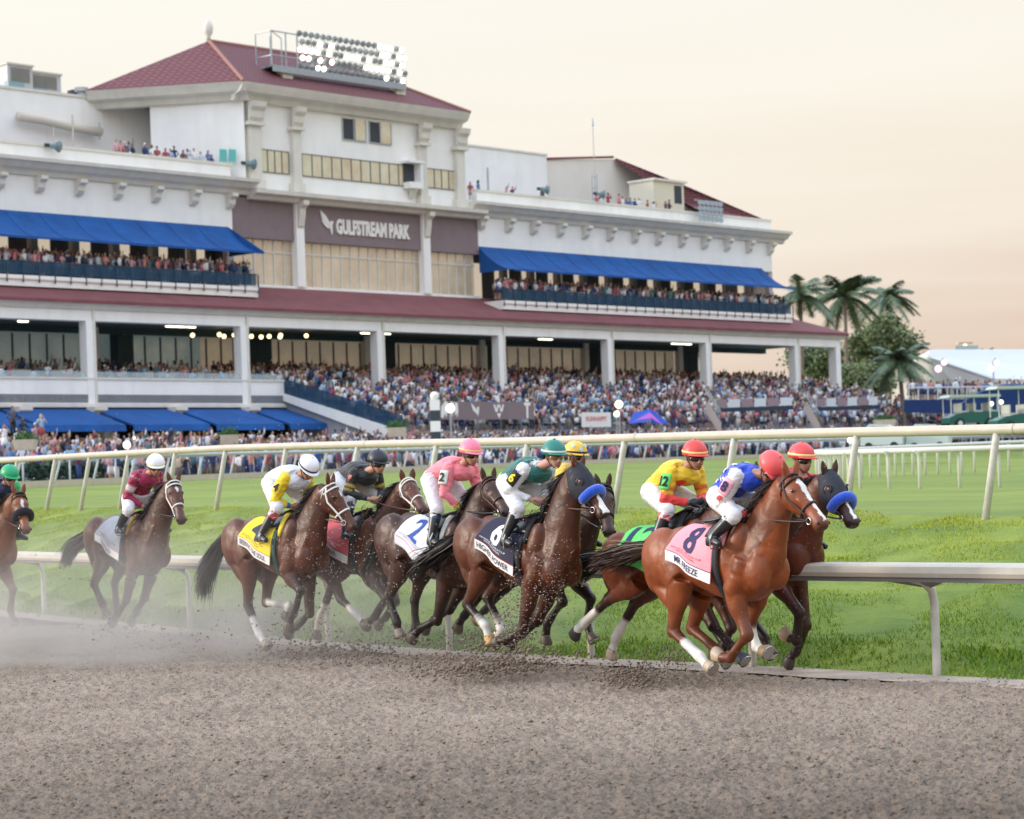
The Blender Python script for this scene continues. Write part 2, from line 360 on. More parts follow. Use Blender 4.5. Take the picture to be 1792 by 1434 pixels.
simple_rail('home_rail', 'pale rail on thin leaning posts with a low white kerb, before the dark hedge', [Vector(p)+Vector((0, 0, .0)) for p in xs_line(r3, 40, 10, 30)], 1.12, .075, 2.6, Vector((.3, .12, 0)), rl_blue, base_board=.30)
simple_rail('crowd_rail', 'thin pale rail at the foot of the crowd, farthest of the straight rails', [Vector(p) for p in L5[10:-8]], 1.15, .07, 3.6, Vector((0, 0, 0)), rl_blue)
# curved training rail in the turf, right
cA = [gpt(2100, 55, 1.33), gpt(1960, 56, 1.34), gpt(1792, 57, 1.36), gpt(1600, 57.5, 1.38), gpt(1500, 59, 1.40), gpt(1450, 62, 1.42), gpt(1428, 66, 1.48), gpt(1440, 71, 1.56), gpt(1490, 77, 1.64), gpt(1590, 83, 1.72), gpt(1700, 87, 1.78), gpt(1850, 90, 1.84), gpt(2000, 92, 1.9)]
simple_rail('looped_rail', 'bright white rail looping back on itself in the turf at right', cA, 1.08, .07, .98, Vector((-.14, -.1, 0)), mat('rail_bright', (.66, .65, .60), .5), gooseneck=True)
# ================================================================ GRANDSTAND
UX, UY, NX, NY = .6743, .7385, .7385, -.6743
O0 = Vector((-29.16, 160.0, 0)); BAY = 14.17
def T(u, v, z): return (O0.x+UX*u+NX*v, O0.y+UY*u+NY*v, z)
def Tl(u, v, z): return Vector((UX*u+NX*v, UY*u+NY*v, z))         # local to the grandstand's empty
wall_m = mat('white_stucco', (.84, .83, .80), .8, .05, .35)
def streaks(m, k=.16, axis=(1.3, 1.3, .10)):
    n, l = m.node_tree.nodes, m.node_tree.links; b = n['Principled BSDF']; src = b.inputs['Base Color'].links[0].from_socket
    t = n.new('ShaderNodeTexCoord'); mp = n.new('ShaderNodeMapping'); mp.inputs['Scale'].default_value = axis; l.new(t.outputs['Object'], mp.inputs[0]); z = n.new('ShaderNodeTexNoise'); z.inputs['Scale'].default_value = 1; z.inputs['Detail'].default_value = 6; l.new(mp.outputs[0], z.inputs['Vector'])
    r = n.new('ShaderNodeMapRange'); r.inputs['From Min'].default_value = .5; r.inputs['From Max'].default_value = .75; r.inputs['To Min'].default_value = 1; r.inputs['To Max'].default_value = 1-k; l.new(z.outputs['Fac'], r.inputs['Value'])
    x = n.new('ShaderNodeVectorMath'); x.operation = 'SCALE'; l.new(src, x.inputs[0]); l.new(r.outputs[0], x.inputs['Scale']); l.new(x.outputs[0], b.inputs['Base Color'])
streaks(wall_m, .07)
trim_m = mat('cream_trim', (.68, .65, .58), .7, .06, .8)
streaks(trim_m, .10)
mauve_m = mat('mauve_panel', (.215, .165, .175), .8, .06, 1)
roof_m = mat('red_tile', (.185, .060, .066), .85, .15, .6, bump=.0)
blue_m = mat('blue_canvas', (.003, .078, .29), .85, .18, .5, bump=.12, bscale=.8)
streaks(blue_m, .12, (1.2, 1.2, .3))
navy_m = mat('navy_mesh', (.012, .05, .10), .6, .2, 2)
navy_t = mat('navy_mesh_open', (.012, .065, .13), .6, alpha=.62)
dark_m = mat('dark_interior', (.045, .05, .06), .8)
tealroof = mat('teal_soffit', (.03, .07, .09), .7)
tan_m = mat('tan_glass', (.46, .38, .28), .25, .18, .5, (.56, .50, .40), metal=.35, emit=.13)  # emission added to brighten the glass; no lamp behind it
tan2_m = mat('blue_grey_glass', (.26, .33, .33), .25, .15, .5, (.38, .44, .42), metal=.35, emit=.12)  # same added glow on the bluer glass
mull_m = mat('mullion', (.62, .62, .58), .6)
mull_d = mat('mullion_dark', (.10, .12, .13), .6)
pane_m = mat('upper_pane', (.58, .47, .32), .2, .2, .55, (.56, .60, .48), metal=.3, emit=.08)  # tower panes brightened by a faint added glow
floor_m = mat('seat_deck', (.26, .27, .30), .9, .15, .8)
grey_m = mat('steel_grey', (.40, .43, .44), .5, .1, 2, metal=.3)
acm = mat('ac_metal', (.45, .46, .46), .55, .1, 2)
GS = empty('grandstand', O0, 'long white racecourse grandstand with red tiled roofs, blue awnings and a central tower', 'grandstand')
def facu(px, py, v):
    r = ray(px, py); ox = O0.x+NX*v; oy = O0.y+NY*v; det = -r.x*UY+UX; t = (ox*(-UY)+UX*oy)/det; return (t-oy)/UY, CAMZ+r.z*t
def gbox(name, m, u0, u1, v0, v1, z0, z1, parent=None):
    return MB().box(u0, u1, v0, v1, z0, z1, T=Tl).build(name, m, parent or GS)
def gprism(name, m, prof, u0, u1, parent=None):                    # profile in (v,z) swept along u
    return MB().prism(prof, u0, u1, lambda w, a, b: Tl(w, a, b)).build(name, m, parent or GS)
UA, UB = -26.0, 92.6
# --- lower level: colonnade, parapet, fascia, low roof
gbox('lower_parapet', wall_m, UA, 18.0, -.45, 0, 8.55, 10.25)
gbox('parapet_base', trim_m, UA, 18.1, -.5, .12, 8.3, 8.55)
gbox('parapet_cap', trim_m, UA, 18.1, -.5, .1, 10.25, 10.38)
gbox('glass_guard', mat('guard_glass', (.5, .62, .66), .1, alpha=.35), UA, 18.0, -.1, -.06, 10.38, 10.8)
for k in range(-1, 7): gbox('column', wall_m, 14.17*k-.36, 14.17*k+.40, -.75, .06, 8.3, 14.4)
gbox('column', wall_m, 91.7, 92.5, -.9, .05, 5, 14.62)
for k in range(-1, 7): gbox('column_strip', trim_m, 14.17*k+.22, 14.17*k+.40, .06, .13, 8.3, 15.2)
gbox('fascia_beam', wall_m, UA, UB, -1.1, 0, 14.35, 15.75)
gprism('fascia_cornice', trim_m, [(0, 15.1), (.18, 15.15), (.32, 15.4), (.55, 15.55), (.55, 15.72), (0, 15.72)], UA, UB+.5)
gprism('low_roof', roof_m, [(.6, 15.74), (-5.05, 18.0), (-5.05, 17.6), (.6, 15.5)], UA, 88.3)
# hipped end of the low roof
MB().add([Tl(88.3, .6, 15.74), Tl(93.3, .6, 15.74), Tl(88.3, -5.05, 18.0), Tl(88.3, .6, 15.5), Tl(93.3, .6, 15.5), Tl(93.3, -14, 15.74), Tl(88.3, -14, 18.0), Tl(93.3, -14, 15.5), Tl(88.3, -14, 15.5)],
         [(0, 1, 2), (1, 5, 6, 2), (0, 3, 4, 1), (1, 4, 7, 5), (3, 8, 7, 4)]).build('low_roof_hip', roof_m, GS)
gbox('terrace_ceiling', mat('terrace_soffit', (.16, .22, .25), .7), UA, 92.4, -13.5, -1.1, 14.75, 15.0)
gbox('ceiling_beam', tealroof, UA, 92.4, -9.6, -9.0, 14.3, 14.75)
# terrace deck rising to the back
gprism('terrace_steps', floor_m, [(0, 8.6), (0, 9.2), (-2, 9.2), (-2, 9.6), (-4, 9.6), (-4, 10.0), (-6, 10.0), (-6, 10.5), (-13, 10.5), (-13, 8.6)], UA, 92.2)
gbox('terrace_wall', wall_m, UA, 92.0, -6.2, -6.0, 10.0, 11.3)
# back glass wall of the terrace
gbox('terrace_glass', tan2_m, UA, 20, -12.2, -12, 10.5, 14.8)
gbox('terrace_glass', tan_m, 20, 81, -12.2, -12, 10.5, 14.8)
mb = MB()
for i in range(int((81+26)/1.55)): u = UA+i*1.55; mb.box(u, u+.11, -12, -11.9, 10.5, 14.4, T=Tl)
o = mb.build('glazing_bars', mull_d, GS); o['kind'] = 'stuff'
for k in range(-1, 6):
    u = 14.17*k+7.2; gbox('inner_column', wall_m, u-.3, u+.3, -9.4, -8.8, 9.5, 14.8)
for k in range(-1, 6):
    u = 14.17*k+10.6; gbox('shaft', tealroof, u, u+1.5, -11.5, -10.5, 10.5, 14.8)
gbox('inner_column', wall_m, 83.6, 84.4, -11, -10.2, 9.5, 14.8)
# --- corbels and small awnings under the parapet (left)
for u in (-14.17, -6.3, 0, 7.2, 14.17):
    gprism('corbel', trim_m, [(0, 8.3), (1.0, 8.3), (1.0, 8.05), (.6, 7.75), (0, 7.5)], u-.55, u+.55)
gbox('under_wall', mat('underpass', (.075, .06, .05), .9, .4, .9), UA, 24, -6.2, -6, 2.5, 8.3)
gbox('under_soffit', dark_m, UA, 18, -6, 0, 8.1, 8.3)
for u in (-12, -4.5, 1.3, 7.6): gbox('under_column', wall_m, u, u+.8, -1.3, -.5, 3.5, 8.3)
for i, (u0, u1) in enumerate(((-16.5, -8.2), (-7.6, -.6), (.1, 6.9), (7.5, 13.9), (14.5, 20.2))):
    gprism('lower_awning', blue_m, [(-.3, 8.25), (4.4, 6.9), (4.5, 6.45), (4.42, 6.45), (4.3, 6.8), (-.3, 8.05)], u0, u1)
# --- wings: wall, cornice, corbels, awning, balcony
def wing(u0, u1, ua0, ua1, ub0, ub1, corbs, au1):
    gbox('wing_wall', wall_m, u0, u1, -5.6, -5, 22.2, 27.2)
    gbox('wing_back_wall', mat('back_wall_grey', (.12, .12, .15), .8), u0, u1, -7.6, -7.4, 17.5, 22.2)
    gbox('parapet_cap', trim_m, u0, u1+.1, -5.7, -4.9, 27.2, 27.38)
    gprism('wing_cornice', trim_m, [(-5, 25.0), (-4.75, 25.05), (-4.6, 25.35), (-4.2, 25.5), (-3.9, 25.85), (-3.65, 25.9), (-3.6, 26.15), (-5, 26.2)], ua0, ua1)
    gbox('balcony_soffit', mat('soffit_pale', (.5, .5, .48), .8), u0, u1, -9, -5, 22.1, 22.2)
    for u in corbs: gprism('corbel', trim_m, [(-5, 25.0), (-4.1, 25.0), (-4.1, 24.75), (-4.45, 24.55), (-4.5, 24.2), (-4.75, 23.9), (-5, 23.9)], u-.30, u+.30)
    # awning, hollow curve
    top = [(-5.0+4.1*t, 22.45-2.3*math.sin(t*math.pi/2)**.9+.0*t) for t in np.linspace(0, 1, 9)]
    prof = top+[(top[-1][0], top[-1][1]-.16)]+[(a-.03, b-.07) for a, b in top[::-1]]
    gprism('awning', blue_m, prof, u0, au1)
    for us in np.arange(u0+2.4, au1-.5, 2.9): MB().tube([Tl(us, a, b+.02) for a, b in top], .014, 5).build('awning_seam', mat('awning_seam', (.003, .04, .19), .8), GS)
    side = MB()
    for ue in (u0+.02,) if u0 > 0 else ():
        side.add([Tl(ue, a, b) for a, b in top]+[Tl(ue, -5, 20.15)], [tuple(range(len(top)+1))])
        side.build('awning_side', blue_m, GS)
    # balcony slab, railing, posts
    gprism('balcony_slab', wall_m, [(-9, 17.5), (-1.4, 17.5), (-1.4, 17.25), (-1.55, 17.1), (-1.55, 16.75), (-3.2, 16.7), (-3.2, 17.2), (-9, 17.2)], ub0, ub1)
    rail = gbox('balcony_railing', navy_t, ub0+.05, ub1-.1, -1.66, -1.6, 17.62, 18.45)
    mb = MB(); mb.box(ub0, ub1-.05, -1.7, -1.56, 18.45, 18.52, T=Tl)
    n = int((ub1-ub0)/1.32)
    for i in range(n+1): u = ub0+.04+i*(ub1-ub0-.15)/n; mb.box(u, u+.07, -1.45, -1.36, 17.0, 18.45, T=Tl)
    mb.build('railing_frame', navy_m, GS)
    # rear wall with windows between piers
    n = int((u1-u0)/3.4)
    for i in range(n):
        a = u0+.4+i*(u1-u0)/n
        gbox('rear_window', mat('glow_window', (.62, .52, .40), .3, emit=.42), a+.5, a+2.3, -7.38, -7.3, 17.9, 21.3)  # panes glow: emission added because the awning blocks their reflection
        gbox('balcony_pier', mat('pier_mauve', (.42, .40, .42), .8), a+2.7, a+3.3, -5.6, -5.1, 17.5, 22.15)
corL = [facu(px, 320, -4.6)[0] for px in (-210, -140, -70, 2, 72, 141, 209, 275, 341)]
wing(UA, 17.75, UA, 19.6, UA, 17.1, corL+[facu(405, 340, -4.6)[0]], 17.3)
wing(45.5, 88.4, 44.0, 90.2, 44.55, 86.7, [facu(px, 395, -4.6)[0] for px in (845, 893, 937, 983, 1027, 1070, 1113, 1154, 1195, 1235, 1274, 1312, 1349)], 86.6)
MB().add([Tl(17.3, -5+4.1*0, 22.45), Tl(17.3, -.9, 20.15), Tl(17.3, -5, 20.15)], [(0, 1, 2)]).build('awning_gusset', blue_m, GS)
gbox('wing_end_wall', wall_m, 88.3, 88.41, -13, -5.6, 17.5, 27.2)
# --- tower, lower storey: mauve band, glass, pilasters
gbox('sign_band', mauve_m, 17.8, 45.45, -5.5, -5.05, 21.75, 24.9)
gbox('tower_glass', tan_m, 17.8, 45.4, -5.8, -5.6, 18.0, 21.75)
gbox('glass_transom', mull_m, 17.8, 45.4, -5.62, -5.5, 20.75, 20.85)
mb = MB()
for i in range(27): u = 18.2+i*1.04; mb.box(u, u+.07, -5.6, -5.5, 18.1, 21.75, T=Tl)
mb.build('glazing_bars', mull_m, GS)
gbox('glass_sill', wall_m, 17.2, 45.4, -5.9, -4.9, 17.6, 18.15)
for u in (24.6, 38.9):
    gbox('pilaster', wall_m, u-.42, u+.42, -5.4, -4.75, 18.1, 24.9)
    gprism('pilaster_scroll', trim_m, [(-4.75, 24.9), (-3.9, 24.9), (-3.95, 24.55), (-4.35, 24.3), (-4.4, 23.8), (-4.6, 22.9), (-4.75, 22.8)], u-.3, u+.3)
gprism('tower_mid_cornice', trim_m, [(-5, 24.7), (-4.5, 24.75), (-4.35, 25.0), (-3.8, 25.15), (-3.75, 25.45), (-5, 25.6)], 19.3, 45.6)
# --- tower, upper storeys
TU0, TU1 = 19.6, 43.8
gbox('tower_wall', wall_m, TU0, TU1, -14, -5.1, 25.4, 32.4)
MB().box(17.8, 45.4, -16, -5.95, 17.6, 25.3, T=Tl).build('tower_core', dark_m, GS)
for u, w in ((20.1, .62), (24.5, .42), (38.75, .42), (43.3, .5)):
    gbox('tower_column', trim_m, u-w, u+w, -5.1, -4.65, 25.6, 30.6)
    gbox('column_capital', trim_m, u-w-.25, u+w+.25, -5.1, -4.35, 30.5, 30.75)
    gprism('column_scroll', trim_m, [(-4.6, 32.3), (-3.9, 32.3), (-4.0, 31.9), (-4.3, 31.6), (-4.35, 31.1), (-4.6, 30.75)], u-w-.1, u+w+.1)
    gbox('column_foot', trim_m, u-w-.2, u+w+.2, -5.1, -4.5, 25.6, 26.3)
gbox('tower_column', trim_m, TU0-.1, TU0+.8, -5.9, -5.15, 25.4, 32.3)
def winrow(u0, u1, z0, z1, n, m=pane_m, v=-5.1):
    f = gbox('window', m, u0, u1, v-.05, v+.04, z0, z1)
    mb = MB()
    for i in range(n+1): u = u0+(u1-u0)*i/n; mb.box(u-.035, u+.035, v+.04, v+.09, z0, z1, T=Tl)
    mb.box(u0, u1, v+.04, v+.09, z0-.06, z0, T=Tl); mb.box(u0, u1, v+.04, v+.09, z1, z1+.06, T=Tl)
    mb.build('glazing_bars', mull_d, f)
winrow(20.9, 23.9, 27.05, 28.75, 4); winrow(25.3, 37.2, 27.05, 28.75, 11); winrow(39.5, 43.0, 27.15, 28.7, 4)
for a, m in ((29.9, dark_m), (31.3, pane_m), (32.9, dark_m), (34.2, pane_m)):
    f = gbox('window', m, a, a+1.15, -5.12, -5.03, 30.4, 32.05)
    MB().box(a-.07, a, -5.1, -4.98, 30.35, 32.1, T=Tl).box(a+1.15, a+1.22, -5.1, -4.98, 30.35, 32.1, T=Tl).box(a-.07, a+1.22, -5.1, -4.98, 30.28, 30.35, T=Tl).build('frame', grey_m, f)
bb = gbox('lookout_box', wall_m, 36.6, 38.2, -5.0, -4.2, 24.9+1.9, 27.3)
gbox('lookout_side', wall_m, 37.9, 38.2, -5.0, -4.2, 27.3, 28.9); gbox('lookout_roof', wall_m, 36.5, 38.3, -5.05, -4.1, 28.9, 29.1); gbox('lookout_opening', dark_m, 36.65, 37.85, -5.04, -4.95, 27.3, 28.9)
gprism('lookout_bracket', trim_m, [(-5, 26.8), (-4.3, 26.8), (-5, 26.0)], 37.2, 37.7)
gprism('tower_cornice', trim_m, [(-5.1, 32.3), (-4.7, 32.35), (-4.5, 32.75), (-3.9, 32.95), (-3.7, 33.3), (-3.55, 33.6), (-5.1, 33.6)], TU0-1.5, facu(824, 206, -3.55)[0])
_Fc = Tl(TU0-1.5, -3.55, 33.6); _Bc = gz(145, 160, 33.6)-O0; _dB = _Bc-_Fc; _dB.z = 0; _out = Vector((_dB.y, -_dB.x, 0)).normalized()
if _out.y > 0: _out = -_out
MB().prism([(-1.6, 32.3), (-1.15, 32.35), (-.95, 32.75), (-.4, 32.95), (-.2, 33.3), (0, 33.6), (-1.6, 33.6)], 0, .985, lambda w, a, b: _Fc+_dB*w+_out*a+Vector((0, 0, b-33.6))).build('tower_side_cornice', trim_m, GS)
_w0 = _Fc-_out*1.45+_dB*.035; _w1 = _Fc-_out*1.45+_dB*.62
MB().add([(_w0.x, _w0.y, 25.4), (_w1.x, _w1.y, 25.4), (_w1.x, _w1.y, 32.35), (_w0.x, _w0.y, 32.35), (_w0.x, _w0.y+5, 25.4), (_w1.x, _w1.y+5, 25.4), (_w1.x, _w1.y+5, 32.35), (_w0.x, _w0.y+5, 32.35)], [(0, 1, 2, 3), (4, 7, 6, 5), (1, 5, 6, 2), (0, 3, 7, 4)]).build('tower_side_wall', wall_m, GS)
mat('teal_pane', (.10, .42, .40), .15)
for _a, _b in ((384, 397), (400, 413)):
    _Y = O0.y+_w0.y-.35; MB().add([at(_a, 283, _Y)-O0, at(_b, 284, _Y)-O0, at(_b, 262, _Y)-O0, at(_a, 261, _Y)-O0], [(0, 1, 2, 3)]).build('side_window', mat('teal_pane', (0, 0, 0)), GS)
# hip roof
APX = facu(365, 72, -14.2)
e0, e1, f0, f1, zr = TU0-1.5, facu(824, 206, -3.55)[0], -3.55, -24.8, 33.6
vm = (f0+f1)/2; apx = APX[0]; apx2 = 35.5
rz = APX[1]
_A = at(365, 72, 181.5)-O0; _A2 = _A+Vector((UX, UY, 0))*13.0
rb = MB(); rb.add([Tl(e0, f0, zr), Tl(e1, f0, zr), Tl(e1, f1, zr), _Bc, _A, _A2], [(0, 1, 5, 4), (1, 2, 5), (2, 3, 4, 5), (3, 0, 4), (0, 3, 2, 1)])
hip = rb.build('tower_roof', None, GS); hip.data.materials.clear()
def tile_mat():
    m = mat('red_roof_tiles', (.27, .075, .08), .7); n, l = m.node_tree.nodes, m.node_tree.links; b = n['Principled BSDF']
    t = n.new('ShaderNodeTexCoord'); w = n.new('ShaderNodeTexWave'); w.wave_type = 'BANDS'; w.bands_direction = 'Z'; w.inputs['Scale'].default_value = 1.1; w.inputs['Distortion'].default_value = .3
    mp = n.new('ShaderNodeMapping'); mp.inputs['Rotation'].default_value = (0, 0, math.atan2(UY, UX)*-1); l.new(t.outputs['Object'], mp.inputs[0])
    w2 = n.new('ShaderNodeTexWave'); w2.bands_direction = 'X'; w2.inputs['Scale'].default_value = .9; l.new(mp.outputs[0], w2.inputs['Vector']); l.new(t.outputs['Object'], w.inputs['Vector'])
    a = n.new('ShaderNodeMath'); a.operation = 'MULTIPLY'; l.new(w.outputs['Fac'], a.inputs[0]); l.new(w2.outputs['Fac'], a.inputs[1])
    r = n.new('ShaderNodeValToRGB'); r.color_ramp.elements[0].color = (.13, .038, .048, 1); r.color_ramp.elements[1].color = (.26, .095, .095, 1); l.new(a.outputs[0], r.inputs[0]); l.new(r.outputs[0], b.inputs['Base Color'])
    bp = n.new('ShaderNodeBump'); bp.inputs['Distance'].default_value = .12; l.new(a.outputs[0], bp.inputs['Height']); l.new(bp.outputs[0], b.inputs['Normal']); return m
tiles = tile_mat(); hip.data.materials.append(tiles)
ridge_m = mat('ridge_tile', (.34, .17, .14), .8)
for nm, a, b in (('hip_ridge', Tl(e0, f0, zr), _A), ('hip_ridge', Tl(e1, f0, zr), _A2), ('top_ridge', _A, _A2)):
    MB().tube([a+Vector((0, 0, .03)), b+Vector((0, 0, .05))], .14, 8).build(nm, ridge_m, GS)
p = _A.copy(); MB().tube([p, p+Vector((0, 0, .35)), p+Vector((0, 0, .6)), p+Vector((0, 0, 1.1)), p+Vector((0, 0, 1.5)), p+Vector((0, 0, 1.7))], [.2, .16, .34, .4, .26, .05], 12).build('finial', trim_m, GS, smooth=True)
# lettering
def wall_text(name, txt, m, u0, v, z0, h, bold=.02, parent=None, width=None):
    V_, F_, w = text_mesh(txt, bold); sx = (width/w/h) if width else 1
    mb = MB(); vs = [Tl(u0+x*h*sx, v, z0+y*h) for x, y in V_]; vb = [Tl(u0+x*h*sx, v-.12, z0+y*h) for x, y in V_]
    mb.add(vs, F_); n = len(V_)
    cnt = {}
    for f in F_:
        for i in range(len(f)): e = (f[i], f[(i+1) % len(f)]); cnt[e] = 1
    side = [(b, a, a+n, b+n) for (a, b) in cnt if (b, a) not in cnt]
    mb2 = MB(); mb2.add(vs+vb, list(F_)+side); return mb2.build(name, m, parent or GS)
let_m = mat('lettering_white', (.80, .78, .74), .6)
wall_text('sign_lettering', 'GULFSTREAM PARK', let_m, 28.7, -4.92, 22.55, 1.25, .045, width=8.4)
# wing emblem: three feathers and a small body
def emblem(u, v, z, s, m=let_m, parent=None):
    mb = MB(); 
    for pts in (((0, 1.0), (.5, .62), (.95, .05), (.8, -.1), (.45, .2), (.12, .5)), ((.12, .45), (.4, .2), (.78, -.12), (.75, -.3), (.35, -.05), (.16, .2)), ((.75, .1), (1.05, .3), (1.22, .25), (1.1, 0), (1.1, -.5), (1.05, -.7), (.92, -.3), (.78, -.1))):
        k = len(pts); fr = [Tl(u+x*s, v, z+y*s) for x, y in pts]; bk = [Tl(u+x*s, v-.1, z+y*s) for x, y in pts]
        mb.add(fr+bk, [tuple(range(k)), tuple(range(2*k-1, k-1, -1))]+[(i, i+k, (i+1) % k+k, (i+1) % k) for i in range(k)])
    return mb.build('emblem', m, parent or GS)
emblem(27.0, -4.92, 23.25, 1.15)
# --- rear roof blocks
gbox('left_rear_block', wall_m, UA, 13.0, -30, -14.5, 27, 33.1)
gbox('left_rear_step', wall_m, 13.0, 20.5, -28, -14.6, 27, 32.95)
gbox('dark_louvre', dark_m, 12.0, 20.5, -17.6, -16.9, 32.95, 34.2)
gbox('roof_edge', trim_m, UA, 13.1, -30, -14.4, 33.1, 33.3)

gbox('wing_roof_deck', floor_m, UA, 19, -14.5, -5.6, 26.0, 26.1)
gbox('wing_roof_deck', floor_m, 43.8, 88.4, -14.5, -5.6, 26.0, 26.1)
mat('teal_pane', (.10, .42, .40), .15)
gbox('right_rear_block', wall_m, 44.5, 67.9, -24, -16.5, 26.1, 33.5)
gbox('roof_edge', trim_m, 44.4, 68.0, -24, -16.4, 33.5, 33.68)
# gabled hall behind the right wing
gz0 = 26.1
gg = [Tl(68.2, -17, gz0), Tl(68.2, -17, 33.2), Tl(78.6, -17, 34.1), Tl(89, -17, 30.6), Tl(98, -17, 28.5), Tl(98, -17, gz0)]
gb = [p+Tl(0, -16, 0) for p in gg]
MB().add(gg+gb, [(0, 5, 4, 3, 2, 1), (1, 2, 8, 7), (0, 1, 7, 6)]).build('gable_wall', mat('cream_stucco', (.70, .66, .60), .8, .05, .4), GS)
def slab(name, m, a, b, c, d): MB().add([a, b, c, d], [(0, 1, 2, 3)]).build(name, m, GS)
def fp(px, py, v): u, z = facu(px, py, v); return Tl(u, v, z)
MB().add([fp(1078, 277, -16.6), fp(1192, 322, -12), fp(1350, 390, -5.2), fp(1262, 388, -5.2), fp(1192, 352, -12), fp(1078, 282, -16.6)], [(0, 1, 4, 5), (1, 2, 3, 4)]).build('rear_hip_roof', tiles, GS)
MB().add([fp(1078, 277, -16.6), fp(1350, 390, -5.2), Tl(104, -30, 29), Tl(90, -30, 34)], [(0, 1, 2, 3)]).build('rear_hip_roof', tiles, GS)
MB().tube([Tl(68.2, -16.9, 33.3), Tl(78.5, -16.9, 34.3)], .12, 6).build('gable_edge', roof_m, GS)
# ================================================================ THINGS ON THE GRANDSTAND
def gthing(name, u, v, z, label, cat, group=None): return empty(name, T(u, v, z), label, cat, group)
def loc(fn, u, v, z):  # local-offset mapper for things placed at (u,v,z)
    return lambda a, b, c: Vector((UX*a+NX*b, UY*a+NY*b, c))
Lm = loc(None, 0, 0, 0)
glow = mat('lamp_glow', (1, .95, .78), .5, emit=2.2)
glow2 = mat('lamp_dim', (.62, .66, .66), .3)
steel = mat('galvanised', (.33, .37, .40), .45, .1, 3, metal=.4)
# floodlight gantry on the tower roof
_fu, _fz = facu(468, 119, -5.6)
FL = gthing('floodlight_gantry', _fu, -5.6, _fz-.6, 'steel gantry of bright stadium floodlights standing on the tower roof', 'floodlights')
FL.scale = (.80, .80, .80); gu0, gu1, gv = 21.9-22, 40.4-22, 0
for (a0, a1, b0, b1, c0, c1, nm) in ((gu0, gu1, -.2, .9, .75, .95, 'walkway'), (gu0, gu1, .85, .95, .3, .95, 'front_beam'), (gu0, gu0+3.6, -1.6, .9, .75, .9, 'platform')):
    MB().box(a0, a1, b0, b1, c0, c1, T=Lm).build(nm, steel, FL)
for a in (1.5, 17.3): MB().box(a, a+1.3, -1.4, .6, -1.5, .6, T=Lm).build('support_block', trim_m, FL)
fr = MB()
for a in (gu0, gu0+1.9, gu0+3.4):
    fr.tube([Lm(a, .8, .9), Lm(a, .8, 4.3)], .07, 6); fr.tube([Lm(a, -1.5, .9), Lm(a, -1.5, 4.3)], .06, 6)
for c in (1.9, 4.3): fr.tube([Lm(gu0, .8, c), Lm(gu0+3.4, .8, c)], .07, 6); fr.tube([Lm(gu0, .8, c), Lm(gu0, -1.5, c)], .06, 6)
fr.tube([Lm(gu0, .8, 4.3), Lm(gu0+3.4, -1.5, 4.3)], .05, 6); fr.build('end_frame', steel, FL)
fr = MB()
for i in range(9): a = 3.7+i*1.85; fr.tube([Lm(a, .45, .9), Lm(a, .45, 4.75)], .05, 6)
for j in range(5): fr.tube([Lm(3.6, .45, 1.3+j*.8), Lm(18.6, .45, 1.3+j*.8)], .045, 6)
for j in range(2): fr.tube([Lm(3.6, .9, 1.2+j*.5), Lm(18.6, .9, 1.2+j*.5)], .03, 6)
fr.build('lamp_frame', steel, FL)
random.seed(5)
lamp_house = None
for j in range(5):
    for i in range(19):
        a = 3.75+i*.8+(j % 2)*.35; c = 1.35+j*.8
        lit = (i < 7 and j < 4 and random.random() < .5) or (i > 13 and random.random() < .5) or (random.random() < .22 and j in (1, 2))
        q = Lm(a, .6, c); d = Vector((NX*.75-.25, NY*.9, -.25)).normalized()
        if lamp_house is None or True:
            lp = MB().tube([q-d*.25, q, q+d*.22], [.12, .2, .33], 10).build('lamp', glow2, FL, smooth=True)
            if lit: MB().ball(q+d*.17, (.27, .27, .27), 10, 7).build('lit_lens', glow, lp, smooth=True)
            else: MB().tube([q+d*.2, q+d*.22], .30, 10).build('lens', mat('lens_grey', (.45, .5, .52), .2), lp)
# small floodlight bank on the right wing
FR = gthing('floodlight_bank', 75.2, -4.6, 26.6, 'small cluster of unlit floodlights fixed to the right wing parapet', 'floodlights')
for j in range(3): MB().tube([Lm(0, .3, .3+j*.75), Lm(4.2, .3, .3+j*.75)], .05, 6).build('bar', steel, FR)
for j in range(4):
    for i in range(6): q = Lm(.4+i*.65, .5, .1+j*.52); MB().tube([q-Vector((0, 0, 0)), q+Vector((.1, -.3, -.12))], [.12, .25], 8).build('lamp', mat('lens_pale', (.62, .70, .74), .2, metal=.4), FR)
# camera booth
CB = gthing('roof_booth', 73.0, -7.5, 27.2, 'cream box booth with one open window perched on the right wing roof', 'booth')
MB().box(0, 4.7, -3, 0, .6, 3.3, T=Lm).build('body', mat('booth_cream', (.68, .62, .48), .8), CB)
MB().box(-.15, 5.0, -3.1, .25, 3.3, 3.5, T=Lm).build('roof', trim_m, CB)
MB().box(3.2, 4.3, .0, .05, 1.3, 3.0, T=Lm).build('window', dark_m, CB); MB().box(.2, 4.4, -2.6, -.3, -1.0, .6, T=Lm).build('base', trim_m, CB)
